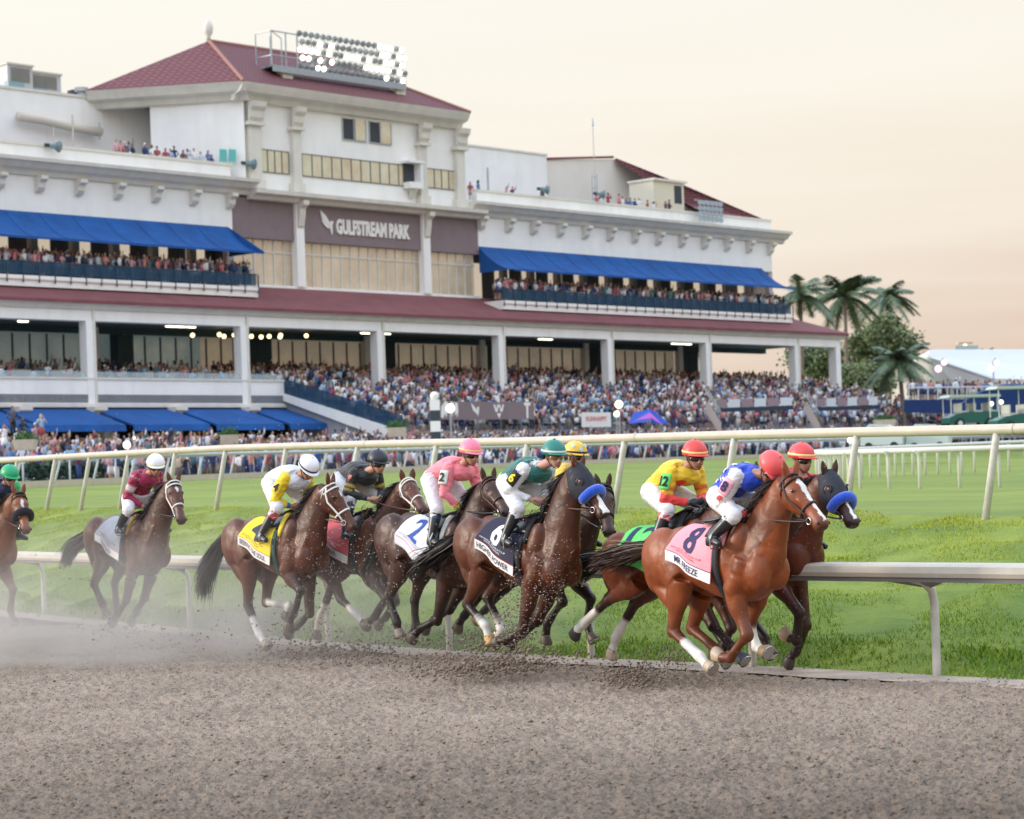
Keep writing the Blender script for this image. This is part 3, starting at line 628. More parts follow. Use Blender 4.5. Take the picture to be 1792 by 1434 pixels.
# rooftop plant
def acunit(u, v, z, w, h, label):
    e = gthing('rooftop_ac_unit', u, v, z, label, 'air conditioner', 'rooftop plant at left')
    MB().box(0, w, -2.2, 0, 0, h, T=Lm).build('casing', acm, e)
    MB().box(-.1, w+.1, -2.3, .1, h, h+.15, T=Lm).build('lid', mat('ac_lid', (.55, .5, .42), .6), e)
    mb = MB()
    for i in range(9): mb.box(w*.12, w*.88, .02, .07, h*.35+i*h*.065, h*.35+i*h*.065+.05, T=Lm)
    mb.build('louvre', mat('louvre', (.25, .24, .22), .6), e)
    MB().box(-.3, w*.5, 0, .5, 0, h*.28, T=Lm).build('service_box', mat('ac_teal', (.22, .33, .36), .6), e)
acunit(4.9, -15.5, 33.3, 2.3, 1.9, 'grey rooftop air conditioning unit with louvres, cut by the left edge of the photo')
acunit(7.2, -16.5, 33.3, 3.4, 1.75, 'boxy rooftop air conditioning unit with wide louvred front, right of its neighbour')
e = gthing('roof_vent', 11.8, -15.5, 33.3, 'squat round metal roof vent beside the red tower roof', 'roof vent')
MB().tube([(0, 0, 0), (0, 0, .55)], .32, 12).build('pipe', acm, e, smooth=True); MB().tube([(0, 0, .5), (0, 0, .8)], .55, 14).build('cap', acm, e)
e = gthing('wall_pipe', 4.5, -13.8, 30.6, 'thick beige pipe running along the white roof block at left', 'pipe')
pm = mat('pipe_beige', (.62, .56, .48), .6)
MB().tube([Lm(0, 0, .35), Lm(2, 0, .3), Lm(5, 0, .0), Lm(7.7, 0, -.15)], .38, 12).build('pipe', pm, e, smooth=True)
MB().tube([Lm(7.5, .1, .55), Lm(7.5, .1, -.75)], .1, 8).build('end_flange', grey_m, e); MB().tube([Lm(4.8, .3, .9), Lm(4.8, .3, -3)], .09, 8).build('stay', pm, e); MB().tube([Lm(3, .3, -.2), Lm(3, .3, -3)], .06, 8).build('stay', pm, e)
def horn(px, py, label):
    u, z = facu(px, py, -4.7); e = gthing('horn_speaker', u, -4.7, z, label, 'loudspeaker', 'loudspeakers on the parapets')
    MB().tube([Lm(-.35, 0, 0), Lm(0, .1, 0), Lm(.15, .5, -.1)], [.12, .2, .42], 12).build('horn', mat('horn_grey', (.16, .24, .25), .4), e, smooth=True)
    MB().box(-.7, -.2, -.1, .05, -.1, .15, T=Lm).build('bracket', dark_m, e)
horn(93, 256, 'round grey horn speaker on the left wing parapet below the beige pipe')
horn(435, 287, 'round white speaker at the corner where left wing meets tower')
horn(950, 332, 'pale round speaker on right wing parapet beside the lone lookout')
horn(1048, 340, 'pale round speaker on the right wing parapet near the antenna mast')
e = gthing('antenna_mast', 64.5, -8, 26.2, 'thin lattice antenna mast standing on the right wing roof', 'antenna')
for a in (0, .7): MB().tube([Lm(a, 0, 0), Lm(a, 0, 4.3)], .04, 6).build('leg', steel, e)
MB().tube([Lm(.4, 0, 0), Lm(.4, 0, 8.8)], .035, 6).build('pole', steel, e)
mb = MB(); [mb.tube([Lm(0, 0, z_), Lm(.7, 0, z_)], .03, 6) for z_ in (1, 2, 3, 4)]; mb.build('rungs', steel, e); MB().tube([Lm(.4, 0, 8.8), Lm(.4, 0, 9.6)], [.12, .02], 6).build('tip', steel, e)
e = gthing('flag_pole', 57.8, -15, 27.2, 'short dark pole against the white rear wall right of the tower', 'pole'); MB().tube([(0, 0, 0), (0, 0, 4.2)], .1, 8).build('pole', grey_m, e)
# pendant lamps and strip lights of the terrace
bulb = mat('bulb_warm', (1, .72, .36), .5, emit=2); strip = mat('strip_light', (1, .93, .72), .5, emit=2)
for px, py in ((337, 587), (384, 586), (392, 589), (410, 587), (440, 589), (457, 590), (471, 589), (491, 587), (490, 590), (536, 588)):
    u, z = facu(px, py, -6); e = gthing('pendant_lamp', u, -6, z, 'small round warm pendant lamp under the terrace ceiling on the left', 'pendant lamp', 'warm pendant lamps under the terrace ceiling')
    MB().ball((0, 0, 0), .17, 10, 7).build('globe', bulb, e, smooth=True); MB().tube([(0, 0, .15), (0, 0, 14.75-z)], .012, 5).build('cord', dark_m, e)
for i, px in enumerate((40, 298, 316, 334, 638, 650, 676, 948, 960, 1180, 1192, 1204)):
    u, z = facu(px, plerp([0, 1204], [559, 591], px), -4); e = gthing('strip_light', u, -4, 14.55, 'glowing warm-white strip light on the terrace ceiling', 'ceiling light', 'strip lights on the terrace ceiling')
    MB().box(-.40, .40, -.10, .10, -.07, .02, T=Lm).build('tube', strip, e); MB().box(-.55, .55, -.2, .2, .02, .19, T=Lm).build('housing', grey_m, e)

# ================================================================ LOWER SEATING BANK, BANNERS, APRON
bank_z0, bank_v1 = 9.0, 12.5
def bank_h(v): return plerp([0, bank_v1], [8.9, 5.6], v)
mb = MB()
steps = 9
prof = []
for i in range(steps): v0, v1 = bank_v1*i/steps, bank_v1*(i+1)/steps; z_ = bank_h(v0); prof += [(v0, z_), (v1, z_)]
prof += [(bank_v1, 3), (0, 3)]
SB = empty('seating_bank', T(18, 0, 3), 'stepped concrete seating bank packed with racegoers below the grandstand terrace', 'seating')
MB().prism(prof, 18.2-18, 96-18, lambda w, a, b: Lm(w, a, b-3)).build('steps', floor_m, SB)
MB().prism([(0, 8.8), (0, 9.35), (bank_v1+.3, 5.9), (bank_v1+.3, 5.0), (bank_v1, 5.0)], -.12, .14, lambda w, a, b: Lm(w, a, b-3)).build('side_wall', wall_m, SB)
mb = MB()
for i in range(9): v = i*1.55; z_ = plerp([0, bank_v1], [9.3, 6.0], v)-3; mb.box(0, .1, v, v+.08, z_-.5, z_+1.15, T=Lm)
mb.prism([(0, 6.35), (0, 7.5), (bank_v1, 4.15), (bank_v1, 3.05)], .01, .05, lambda w, a, b: Lm(w, a, b))
mb.build('side_railing', navy_t, SB)
# front wall of the bank with mauve banner
MB().box(7, 64-18, bank_v1, bank_v1+.2, 0, 2.6, T=Lm).build('front_wall', navy_m, SB)
bn = gthing('mauve_banner', 36.0, bank_v1+.35, 5.0, 'long mauve banner with white horse, wing and crown emblems hung in front of the seats', 'banner')
ub0, zb0 = facu(752, 735, bank_v1+.4); ub1, zb1 = facu(935, 735, bank_v1+.4); _, zt = facu(840, 703, bank_v1+.4)
bn.location = T(ub0, bank_v1+.35, 0)
bw = ub1-ub0
MB().box(0, bw, 0, .06, zb0, zt, T=Lm).build('cloth', mauve_m, bn)
def local_shape(name, polys, m, par, a0, c0, s, b=.08, sx=1):
    mb = MB()
    for pts in polys: k = len(pts); mb.add([Lm(a0+x*s*sx, b, c0+y*s) for x, y in pts], [tuple(range(k))])
    return mb.build(name, m, par)
hz = zt-zb0
local_shape('horse_emblem', [[(0, .1), (.05, .7), (.3, 1), (.5, .95), (.45, .5), (.35, .05), (.25, .3), (.15, 0)], [(.55, .1), (.6, .7), (.65, 1), (.85, .95), (.8, .5), (.72, .05), (.66, .3)], [(.9, .15), (.9, .95), (1.1, .9), (1.12, .4), (1.05, .05), (1, .3)]], let_m, bn, bw*.10, zb0+.06*hz, hz*.95, sx=1.3)
local_shape('wing_emblem', [[(0, .9), (.3, .6), (.5, .3), (.45, .1), (.15, .4)], [(.45, .6), (.62, .65), (.6, .3), (.52, -.05), (.42, .3)]], let_m, bn, bw*.385, zb0+.2*hz, hz*.8, sx=1.3)
local_shape('crown_emblem', [[(0, .95), (.12, .95), (.22, .6), (.3, .95), (.42, .95), (.3, .4), (.14, .4)], [(.4, .95), (.52, .95), (.6, .6), (.7, .95), (.82, .95), (.68, .4), (.54, .4)], [(.24, .3), (.58, .3), (.42, -.1)], [(.3, 1.3), (.42, 1.5), (.54, 1.3), (.42, 1.05)]], let_m, bn, bw*.60, zb0+.12*hz, hz*.75, sx=1.4)
local_shape('letter_emblem', [[(0, .9), (.5, .9), (.5, .7), (.32, .7), (.3, -.1), (.16, -.1), (.16, .7), (0, .7)]], let_m, bn, bw*.90, zb0+.15*hz, hz*.9, sx=1.2)
# white sponsor banner
u0_, z0_ = facu(1018, 748, bank_v1+1.5); u1_, z1_ = facu(1068, 722, bank_v1+1.5)
wb = empty('white_banner', T(u0_, bank_v1+1.5, 0), 'small white banner with faint red lettering hung on the front of the seating', 'banner')
MB().box(0, u1_-u0_, 0, .05, z0_, z1_, T=Lm).build('cloth', let_m, wb)
V_, F_, w_ = text_mesh('RUNHAPPY', .03); hh = (u1_-u0_)*.72/w_
MB().add([Lm((u1_-u0_)*.14+x*hh, .07, z0_+(z1_-z0_)*.4+y*hh) for x, y in V_], F_).build('lettering', mat('letter_red', (.62, .20, .18), .7), wb)
# striped finish pole
q = at(762, 742, 128); pz = at(762, 700, 128); fp = empty('finish_pole', (q.x, q.y, 2.6), 'black and white banded finish post with a white ball on top beyond the rails', 'finish post')
hgt = pz.z-2.6
for i in range(7):
    a, b = hgt*i/7, hgt*(i+1)/7; MB().box(-.28, .28, -.28, .28, a+.005, b).build('band', mat('band_black', (.03, .04, .05), .6) if i % 2 else mat('band_white', (.78, .77, .73), .6), fp)
MB().ball((0, 0, hgt+.22), .25).build('ball', mat('band_white', (0, 0, 0)), fp, smooth=True)
MB().box(-.22, .22, -.3, .3, -3, 0).build('base', mat('band_white', (0, 0, 0)), fp)
# apron (sloping concrete in front of the stand)
ap = MB()
prof_a = [(0, 4.7), (13, 4.4), (24, 3.4), (30, 2.95), (42, 2.4)]
n_ = 6; vs = []
for u in (-60, 120): vs += [T(u, v, z) for v, z in prof_a]
k = len(prof_a); tag(ap.add(vs, [(i, i+1, i+1+k, i+k) for i in range(k-1)]).build('apron', concrete), kind='structure')
# dark hedge between the home rail and the crowd
hedge_m = mat('hedge_leaf', (.018, .05, .03), .8, .5, 3, bump=.05)
rs = np.random.RandomState(11)
def leaf_mass(name, P_, size, m, parent=None, flat=.6, tri=True, stretch=1.0, droop=0):
    n = len(P_); d = rs.normal(size=(n, 3)); d /= np.linalg.norm(d, axis=1)[:, None]; e = rs.normal(size=(n, 3)); e -= d*(e*d).sum(1)[:, None]; e /= np.linalg.norm(e, axis=1)[:, None]
    s = size*rs.uniform(.6, 1.4, (n, 1)); A = P_+d*s*stretch; B = P_+e*s*flat; Cc = P_-d*s*.8*stretch; D = P_-e*s*flat
    V = np.stack([A, B, Cc, D], 1).reshape(-1, 3); Fa = np.arange(4*n).reshape(n, 4)
    return npmesh(name, V, Fa, m, parent)
L5v = [Vector(p) for p in L5]
def along(pts, t): 
    L = [0]; 
    for i in range(1, len(pts)): L.append(L[-1]+(pts[i]-pts[i-1]).length)
    A = np.array(pts); t = np.asarray(t)*L[-1]; return np.stack([np.interp(t, L, A[:, k]) for k in range(3)], 1)
Hc = along([Vector(p)+Vector((0, 0, 0)) for p in (L4+perp*19)], rs.uniform(.25, .95, 26000)); Hc[:, 2] += .1+rs.uniform(0, 1, 26000)**.8*1.05; Hc[:, :2] += perp[:2]*rs.uniform(-.5, .5, (26000, 1))
hd = leaf_mass('hedge', Hc, .17, hedge_m); tag(hd, 'long low dark clipped hedge between the far rails and the crowd', 'hedge')
# ================================================================ HORSES
def zt(kx, ox, oy): return lambda x, y: (ox+x/kx, oy+y/kx)
ZA, ZB, ZC = zt(5.975, 1120, 760), zt(5.975, 1280, 780), zt(5.6, 1120, 980)
ZD, ZE, ZF = zt(5.975, 860, 760), zt(5.27, 760, 980), zt(5.975, 660, 760)
ZG, ZH, ZI = zt(5.6, 560, 960), zt(5.975, 440, 770), zt(5.78, 330, 960)
ZJ, ZK, ZL = zt(6.518, 560, 770), zt(6.519, 90, 780), zt(8.963, 0, 800)
def V3(*a): return Vector(a)
coat_m = mat('horse_coat', (.1, .04, .02), .43, .18, 5, vcol=True, bump=.015, bscale=5.5, spec=.38, detail=9)
n_, l_ = coat_m.node_tree.nodes, coat_m.node_tree.links
hair_m = {}
def hair(name, c): return mat(name, c, .45, .25, 30, spec=.4)
leather = mat('brown_leather', (.13, .045, .025), .45); blackl = mat('black_leather', (.012, .013, .016), .35); white_s = mat('white_strap', (.78, .76, .72), .6)
steel_b = mat('bit_steel', (.55, .55, .53), .25, metal=.9)
eye_m = mat('horse_eye', (.012, .008, .006), .08, spec=.9); hood_m = mat('hood_cloth', (.014, .017, .028), .75, .2, 20, bump=.001, bscale=200)
fleece_b = mat('blue_fleece', (.01, .075, .55), .95, .3, 40, bump=.008, bscale=90, sheen=.5); fleece_k = mat('black_fleece', (.012, .013, .018), .95, .3, 40, bump=.008, bscale=90)
def fused(name, mb, voxel, smooth_it, m, parent, paint=None, fac=.5, nk=3, wr=None):
    """fuse overlapping closed shapes into one continuous surface and carry their colours over"""
    tmp = mb.build('tmp', []); md = tmp.modifiers.new('r', 'REMESH'); md.mode = 'VOXEL'; md.voxel_size = voxel
    if smooth_it: s_ = tmp.modifiers.new('s', 'SMOOTH'); s_.factor = fac; s_.iterations = smooth_it
    dg = bpy.context.evaluated_depsgraph_get(); me = bpy.data.meshes.new_from_object(tmp.evaluated_get(dg)); me.name = name
    old = tmp.data; bpy.data.objects.remove(tmp); bpy.data.meshes.remove(old)
    n = len(me.vertices); co = np.empty(n*3, dtype=np.float32); me.vertices.foreach_get('co', co); co = co.reshape(-1, 3)
    if wr:      # folds / muscle relief pushed into the real surface
        nn = np.empty(n*3, dtype=np.float32); me.vertices.foreach_get('normal', nn); nn = nn.reshape(-1, 3); amp, fx_, fy_, fz_, ridge = wr
        d = np.array([noise.noise(Vector((p[0]*fx_+3.1, p[1]*fy_, p[2]*fz_)))+.5*noise.noise(Vector((p[0]*fx_*2.1, p[1]*fy_*2.1, p[2]*fz_*2.1+7))) for p in co.tolist()], dtype=np.float32)
        if ridge: d = (.30-np.abs(d)*1.1)
        me.vertices.foreach_set('co', (co+nn*(d*amp)[:, None]).ravel()); me.update()
    kd = KDTree(len(mb.v))
    for i, v in enumerate(mb.v): kd.insert(v, i)
    kd.balance(); sc = np.array(mb.c); cols = np.empty((n, 3), dtype=np.float32)
    for i in range(n):
        r = kd.find_n(co[i], nk); w = [1/(d+.004) for _, _, d in r]; cols[i] = sum(sc[j]*w_ for (_, j, _), w_ in zip(r, w))/sum(w)
    if paint: cols = paint(co, cols)
    for m_ in (m if isinstance(m, list) else [m]): me.materials.append(m_)
    cc = np.ones((n, 4), dtype=np.float32); cc[:, :3] = cols
    ca = me.color_attributes.new('Col', 'FLOAT_COLOR', 'POINT'); ca.data.foreach_set('color', cc.ravel())
    me.polygons.foreach_set('use_smooth', np.ones(len(me.polygons), dtype=bool)); me.update()
    o = bpy.data.objects.new(name, me); C.objects.link(o)
    if parent: o.parent = parent
    return o
def cr_samp(A, k):
    A = np.array([list(a) if hasattr(a, '__len__') else [a] for a in A], float); n = len(A); out = []
    for i in range(n-1):
        p0, p1, p2, p3 = A[max(i-1, 0)], A[i], A[i+1], A[min(i+2, n-1)]
        for j in range(k): t = j/k; out.append(.5*((2*p1)+(-p0+p2)*t+(2*p0-5*p1+4*p2-p3)*t*t+(-p0+3*p1-3*p2+p3)*t**3))
    out.append(A[-1]); return np.array(out)
ST = np.array([(-1.23, -.31, -.47, .07), (-1.18, -.20, -.60, .15), (-1.06, -.10, -.67, .225), (-.90, -.04, -.66, .27), (-.72, -.015, -.62, .28), (-.50, -.03, -.61, .265), (-.30, -.05, -.68, .285), (-.10, -.015, -.745, .285),
               (.05, 0, -.765, .262), (.20, -.06, -.765, .25), (.32, -.16, -.73, .23), (.42, -.27, -.67, .195), (.50, -.37, -.58, .12)])
_x = cr_samp(ST, 5); ST = _x
HS = np.array([(0, -.02, .095, .08), (.10, -.035, .128, .095), (.25, -.055, .150, .108), (.38, -.052, .136, .095), (.52, -.035, .105, .072), (.68, -.022, .084, .060), (.82, -.018, .076, .061), (.93, -.018, .074, .066), (1.0, -.028, .052, .052)])
class SMB(MB):
    """like MB but every tube is resampled along a smooth curve and every ball is fine, for fused bodies"""
    def tube(s, pts, rad, seg=8, mi=0, col=None, up=None, cap=True, rad2=None, cols=None):
        n = len(pts); k = 4 if n > 2 else 3
        if not hasattr(rad, '__len__'): rad = [rad]*n
        if rad2 is None: rad2 = rad
        elif not hasattr(rad2, '__len__'): rad2 = [rad2]*n
        P_ = [Vector(p) for p in cr_samp([tuple(p) for p in pts], k)]; m_ = len(P_); R1_ = np.maximum(cr_samp(rad, k)[:, 0], min(rad)*.8); R2_ = np.maximum(cr_samp(rad2, k)[:, 0], min(rad2)*.8)
        if isinstance(up, list): up = [Vector(u) for u in cr_samp([tuple(u) for u in up], k)]
        if cols: cols = [tuple(np.clip(c, 0, 1)) for c in np.array([[np.interp(i/k, range(n), [c[q] for c in cols]) for q in range(3)] for i in range(m_)])]
        super().tube(P_, list(R1_), max(seg+8, 20), mi, col, up, cap, list(R2_), cols)
        if cap:     # round both ends
            pass
        return s
    def ball(s, c, r, seg=10, rings=7, mi=0, col=None, R=None): return super().ball(c, r, 26, 18, mi, col, R)
def mixc(a, b, t): return tuple(a[i]*(1-t)+b[i]*t for i in range(3))
def refine2d(V, F, mx):
    bm = bmesh.new(); vs = [bm.verts.new((x, y, 0)) for x, y in V]
    for f in F:
        try: bm.faces.new([vs[i] for i in f])
        except ValueError: pass
    bmesh.ops.triangulate(bm, faces=bm.faces[:])
    for _ in range(3):
        ed = [e for e in bm.edges if e.calc_length() > mx]
        if not ed: break
        bmesh.ops.subdivide_edges(bm, edges=ed, cuts=1); bmesh.ops.triangulate(bm, faces=bm.faces[:])
    bm.verts.index_update(); o = [(v.co.x, v.co.y) for v in bm.verts], [tuple(v.index for v in f.verts) for f in bm.faces]; bm.free(); return o
class Horse:
    def __init__(s, name, label, group, wpx, Y, ang, cpx=None, head=None, coat=(.1, .04, .02), dark=None, legs=None, socks=(), hooves=None, blaze=None, tail=None, mane=(.012, .009, .008), seed=0, wz=None, neck_lift=0, face_dark=.0, neckdark=.28, mud=.008, cx0=-.66):
        s.name = name; s.rs = np.random.RandomState(seed); s.h = Vector((math.sin(ang), -math.cos(ang), 0)); s.l = Vector((-s.h.y, s.h.x, 0))
        w = at(wpx[0], wpx[1], Y); s.W0 = Vector((w.x, w.y, 0)); s.wz = w.z if wz is None else wz
        s.root = empty(name, s.W0, label, 'horse', group); s.root.rotation_euler = (0, 0, math.atan2(s.h.y, s.h.x))
        s.pitch = 0
        if cpx: c = s.lift(cpx, 0); s.pitch = max(-.13, min(.13, math.atan2((s.wz-.015)-c.z, -c.x)))
        s.coat, s.dark = coat, dark or mixc(coat, (.01, .008, .008), .85)
        s.legs = legs or {}; s.socks = dict(socks); s.hoofc = hooves or {}
        s.mane = mane; s.tailpx = tail; s.blaze = blaze; s.face_dark = face_dark; s.neckdark = neckdark; s.mud = mud; s.cx0 = cx0
        s.poll = s.lift(head[0], 0); bc = s.B(.30, 0, -.22); d = s.poll-bc
        if d.length > 1.0: s.poll = bc+d*(1.0/d.length)
        if d.length < .72: s.poll = bc+d*(.72/d.length)
        L = .63; s.L = L; s.muz = s.ray_sphere(head[1], s.poll, L)
        s.make()
    def g(s, p): return s.W0+s.h*p[0]+s.l*p[1]+Vector((0, 0, p[2]))
    def lift(s, px, y):
        r = ray(*px); o = Vector((0, 0, CAMZ))-s.W0; n = s.l; t = (y-o.dot(n))/r.dot(n); p = o+r*t
        return Vector((p.dot(s.h), y, p.z))
    def ray_sphere(s, px, c, R):
        r = ray(*px); o = Vector((0, 0, CAMZ))-s.W0; rl = Vector((r.dot(s.h), r.dot(s.l), r.z)); ol = Vector((o.dot(s.h), o.dot(s.l), o.z))
        k = rl.length; rl.normalize(); oc = ol-c; b = oc.dot(rl); disc = b*b-(oc.dot(oc)-R*R)
        if disc < 0: p = ol-rl*b; return c+(p-c).normalized()*R
        q = [ol+rl*(-b+sg*math.sqrt(disc)) for sg in (-1, 1)]; q.sort(key=lambda p: abs(p.y-c.y)-.0*p.x)
        return q[0]
    def B(s, x, y, zr):     # body frame -> local
        c, n = math.cos(s.pitch), math.sin(s.pitch); return Vector((x*c-zr*n*0+zr*-n*-0, y, s.wz+zr*c+x*n)) if False else Vector((x*c-zr*n, y, s.wz+x*n+zr*c))
    def tors(s, x, a, off=0):       # a: angle from the spine, positive to the left
        top, bot, ry = (plerp(ST[:, 0], ST[:, k], x) for k in (1, 2, 3)); zc, rz = (top+bot)/2, (top-bot)/2
        ca = math.cos(a); nar = 1-.22*max(0, ca)**2
        return s.B(x, (ry*nar+off)*math.sin(a), zc+(rz+off)*ca)
    def hp(s, t, a, off=0):
        o, ru, rs_ = (plerp(HS[:, 0], HS[:, k], t) for k in (1, 2, 3)); return s.poll+s.hd*(t*s.L)+s.hu*(o+math.cos(a)*(ru+off))+s.hs*(math.sin(a)*(rs_+off))
    def chain(s, root, pxs, y, lens, sig):
        out = [root]; 
        for px, L in zip(pxs, lens):
            p = s.lift(px, y); d = p-out[-1]; d.y = (y-out[-1].y)
            q = d.length; q2 = max(L*.82, min(L*1.22, q)); out.append(out[-1]+d*(q2/q))
        return out
    def make(s):
        mb = SMB(); co, dk = s.coat, s.dark; nc = mixc(co, dk, s.neckdark); R = s.root; belly = mixc(co, (1, .6, .35), .10)
        # torso
        xs = np.linspace(-1.23, .50, 60); vs = []; seg = 44
        for x in xs:
            for k in range(seg): vs.append(s.tors(x, 2*math.pi*k/seg))
        fs = [(i*seg+k, i*seg+(k+1) % seg, (i+1)*seg+(k+1) % seg, (i+1)*seg+k) for i in range(59) for k in range(seg)]+[tuple(range(seg-1, -1, -1)), tuple(range(59*seg, 60*seg))]
        mb.add(vs, fs, 0, co)
        for sg in (-1, 1):
            mb.ball(s.B(-.93, .13*sg, -.33), (.29, .165, .31), 14, 10, col=co);
            mb.ball(s.B(-1.08, .085*sg, -.40), (.17, .14, .26), 12, 8, col=co)
            Rm = Matrix.Rotation(.42+s.pitch, 3, 'Y')
            mb.ball(s.B(.17, .15*sg, -.30), (.135, .105, .30), 14, 10, col=co, R=Rm); mb.ball(s.B(.20, .165*sg, -.50), (.17, .095, .15), 12, 8, col=co)
            mb.ball(s.B(.43, .10*sg, -.48), (.14, .12, .19), 12, 8, col=co)
        # neck
        hdv = (s.muz-s.poll).normalized(); s.hd = hdv; z = Vector((0, 0, 1)) if abs(hdv.z) < .95 else Vector((1, 0, 0)); s.hu = (z-hdv*z.dot(hdv)).normalized()
        if s.hu.x < 0 and abs(hdv.z) > .9: s.hu = -s.hu
        s.hs = s.hu.cross(-hdv).normalized()
        if s.hs.y < 0: s.hs = -s.hs
        pe = s.poll+hdv*.04-s.hu*.06
        p0, p1 = s.B(.08, 0, -.34), s.B(.33, 0, -.31); mid = p1.lerp(pe, .5)+Vector((-.02, 0, .02)); q3 = p1.lerp(pe, .78)+Vector((-.025, 0, .03))
        s.neckp = [p0, p1, mid, q3, pe]; up = [Vector((-.5, 0, 1))]*5
        s.neckr = [.325, .30, .225, .18, .135]; rr = [.19, .15, .105, .088, .078]
        mb.tube([p0, p1, p1.lerp(mid, .5), mid, mid.lerp(q3, .5), q3, pe], [.325, .30, .26, .225, .20, .18, .135], 18, up=[Vector((-.5, 0, 1))]*7, rad2=[.21, .185, .155, .128, .115, .104, .088], cols=[co, co, nc, nc, nc, nc, nc])
        for sg in (-1, 1): mb.tube([p1.lerp(mid, .1)+V3(.10, .10*sg, -.08), mid+V3(.06, .055*sg, -.07), q3+V3(.05, .045*sg, -.07)], [.085, .062, .05], 10, col=nc)
        # head
        pts, r1, r2 = [], [], []
        fc = mixc(co, dk, s.face_dark); cols = []
        for t, o, a, b in HS: pts.append(s.poll+s.hd*(t*s.L)+s.hu*o); r1.append(a); r2.append(b); cols.append(mixc(fc, (.02, .014, .013), max(0, (t-.80)*3.2) if t < 1.1 else 0))
        mb.tube(pts, r1, 16, up=s.hu, rad2=r2, cols=cols)
        for sg in (-1, 1):
            mb.ball(s.poll+s.hd*.155-s.hu*.075+s.hs*.045*sg, (.085, .05, .085), 12, 8, col=fc)
            mb.ball(s.poll+s.hd*.175+s.hu*.028+s.hs*.066*sg, (.035, .03, .032), 10, 7, col=fc)
            mb.tube([s.poll+s.hd*.27+s.hu*.0+s.hs*.062*sg, s.poll+s.hd*.42-s.hu*.01+s.hs*.046*sg], [.028, .018], 8, col=fc)
            mb.ball(s.poll+s.hd*(.93*s.L)+s.hu*.012+s.hs*.045*sg, (.03, .026, .03), 10, 7, col=cols[-2])
            eb = s.poll+s.hd*.0+s.hu*.04+s.hs*.052*sg; ed = (Vector((-.12, 0, 1))+s.hs*.25*sg+s.hu*.2).normalized()
            mb.tube([eb-ed*.02, eb+ed*.04, eb+ed*.085, eb+ed*.12, eb+ed*.145], [.032, .040, .036, .020, .005], 10, up=s.hs, rad2=[.026, .022, .018, .012, .005], cols=[fc, fc, fc, mixc(fc, dk, .6), dk])
        mb.ball(s.poll+s.hd*(.90*s.L)-s.hu*.072, (.042, .034, .034), 10, 7, col=cols[-1])
        # legs
        s.hoof = []
        def leg(key, y, fore):
            sg = 1 if y > 0 else -1; d = s.legs.get(key)
            if fore: root = s.B(.12, y, -.66); lens = (.42, .27, .12, .085)
            else: root = s.B(-.66, y, -.55); lens = (.44, .40, .13, .085)
            if d is None: d = s.default_leg(key)
            if isinstance(d[0], Vector): J = [root]+[Vector(q) for q in d]
            else:
                # last px = hoof toe; fetlock -> toe split in pastern + hoof
                J = s.chain(root, d[:2], y, lens[:2], sg); tp = s.lift(d[2], y); v = tp-J[-1]; v.y = 0
                if v.length < .05: v = Vector((.1, 0, -.1))
                v *= max(.16, min(.24, v.length))/v.length; J += [J[-1]+v*.55, J[-1]+v]
            kn, fe, co_, toe = J[1], J[2], J[3], J[4]
            sock = s.socks.get(key, 0); wh = (.72, .68, .62); low = dk if not sock else dk
            lc = mixc(co, dk, .25)
            if fore:
                sh = s.B(.30, y*.85, -.36)
                mb.tube([sh, s.B(.22, y*.95, -.52), root], [.13, .125, .115], 12, col=co)
                m1, m2 = root.lerp(kn, .3), root.lerp(kn, .7)
                mb.tube([root+V3(0, 0, .06), m1, m2, kn], [.125, .108, .072, .062], 12, cols=[co, mixc(co, dk, .2+.5*s.neckdark), mixc(co, dk, .4+s.neckdark), mixc(co, dk, .9)], rad2=[.10, .085, .062, .056])
                mb.ball(kn, (.064, .060, .070), 12, 8, col=mixc(co, dk, .9))
            else:
                hip = s.B(-.86, y*.75, -.26); back = s.B(-1.05, y*.7, -.42); kd_ = (kn-root).normalized()
                mb.tube([hip, hip.lerp(root, .5), root], [.23, .22, .18], 14, col=co, rad2=[.13, .15, .13])
                mb.tube([back, back.lerp(root.lerp(kn, .55), .5)+V3(-.03, 0, 0), root.lerp(kn, .55)], [.14, .12, .075], 12, col=co, rad2=[.1, .09, .055])
                m1, m2 = root.lerp(kn, .3), root.lerp(kn, .68)
                mb.tube([root+V3(0, 0, .03), m1, m2, kn], [.165, .140, .086, .064], 12, cols=[co, co, mixc(co, dk, .3), mixc(co, dk, .75)], rad2=[.12, .10, .062, .052])
                back_d = ((kn-root).normalized()-(fe-kn).normalized()); back_d = back_d.normalized() if back_d.length > .1 else V3(-1, 0, 0)
                mb.ball(kn, (.066, .055, .072), 12, 8, col=mixc(co, dk, .9)); mb.tube([kn+back_d*.055, root.lerp(kn, .72)+back_d*.055], [.026, .016], 8, col=mixc(co, dk, .8)); mb.ball(kn+back_d*.045, .033, 10, 7, col=mixc(co, dk, .8))
            ccol = wh if sock >= .9 else dk; f2 = wh if sock else dk
            cm = kn.lerp(fe, .5)
            if .3 < sock < .9: cl = [mixc(co, dk, .9), dk, wh, wh]; P4 = [kn, kn.lerp(fe, .38), kn.lerp(fe, .46), fe]; r4 = [.052, .043, .044, .050]
            elif sock >= .9: cl = [mixc(co, dk, .9), wh, wh, wh]; P4 = [kn, kn.lerp(fe, .15), cm, fe]; r4 = [.052, .045, .044, .050]
            else: cl = [mixc(co, dk, .9), dk, dk, f2]; P4 = [kn, kn.lerp(fe, .2), cm, fe]; r4 = [.054, .045, .043, .050]
            if not fore: r4 = [q*1.08 for q in r4]
            mb.tube(P4, r4, 12, cols=cl); mb.ball(fe, (.057, .052, .057), 10, 7, col=f2)
            mb.tube([fe, fe.lerp(co_, .6), co_], [.048, .043, .052], 12, col=f2)
            s.hoof.append((key, co_, toe, fe))
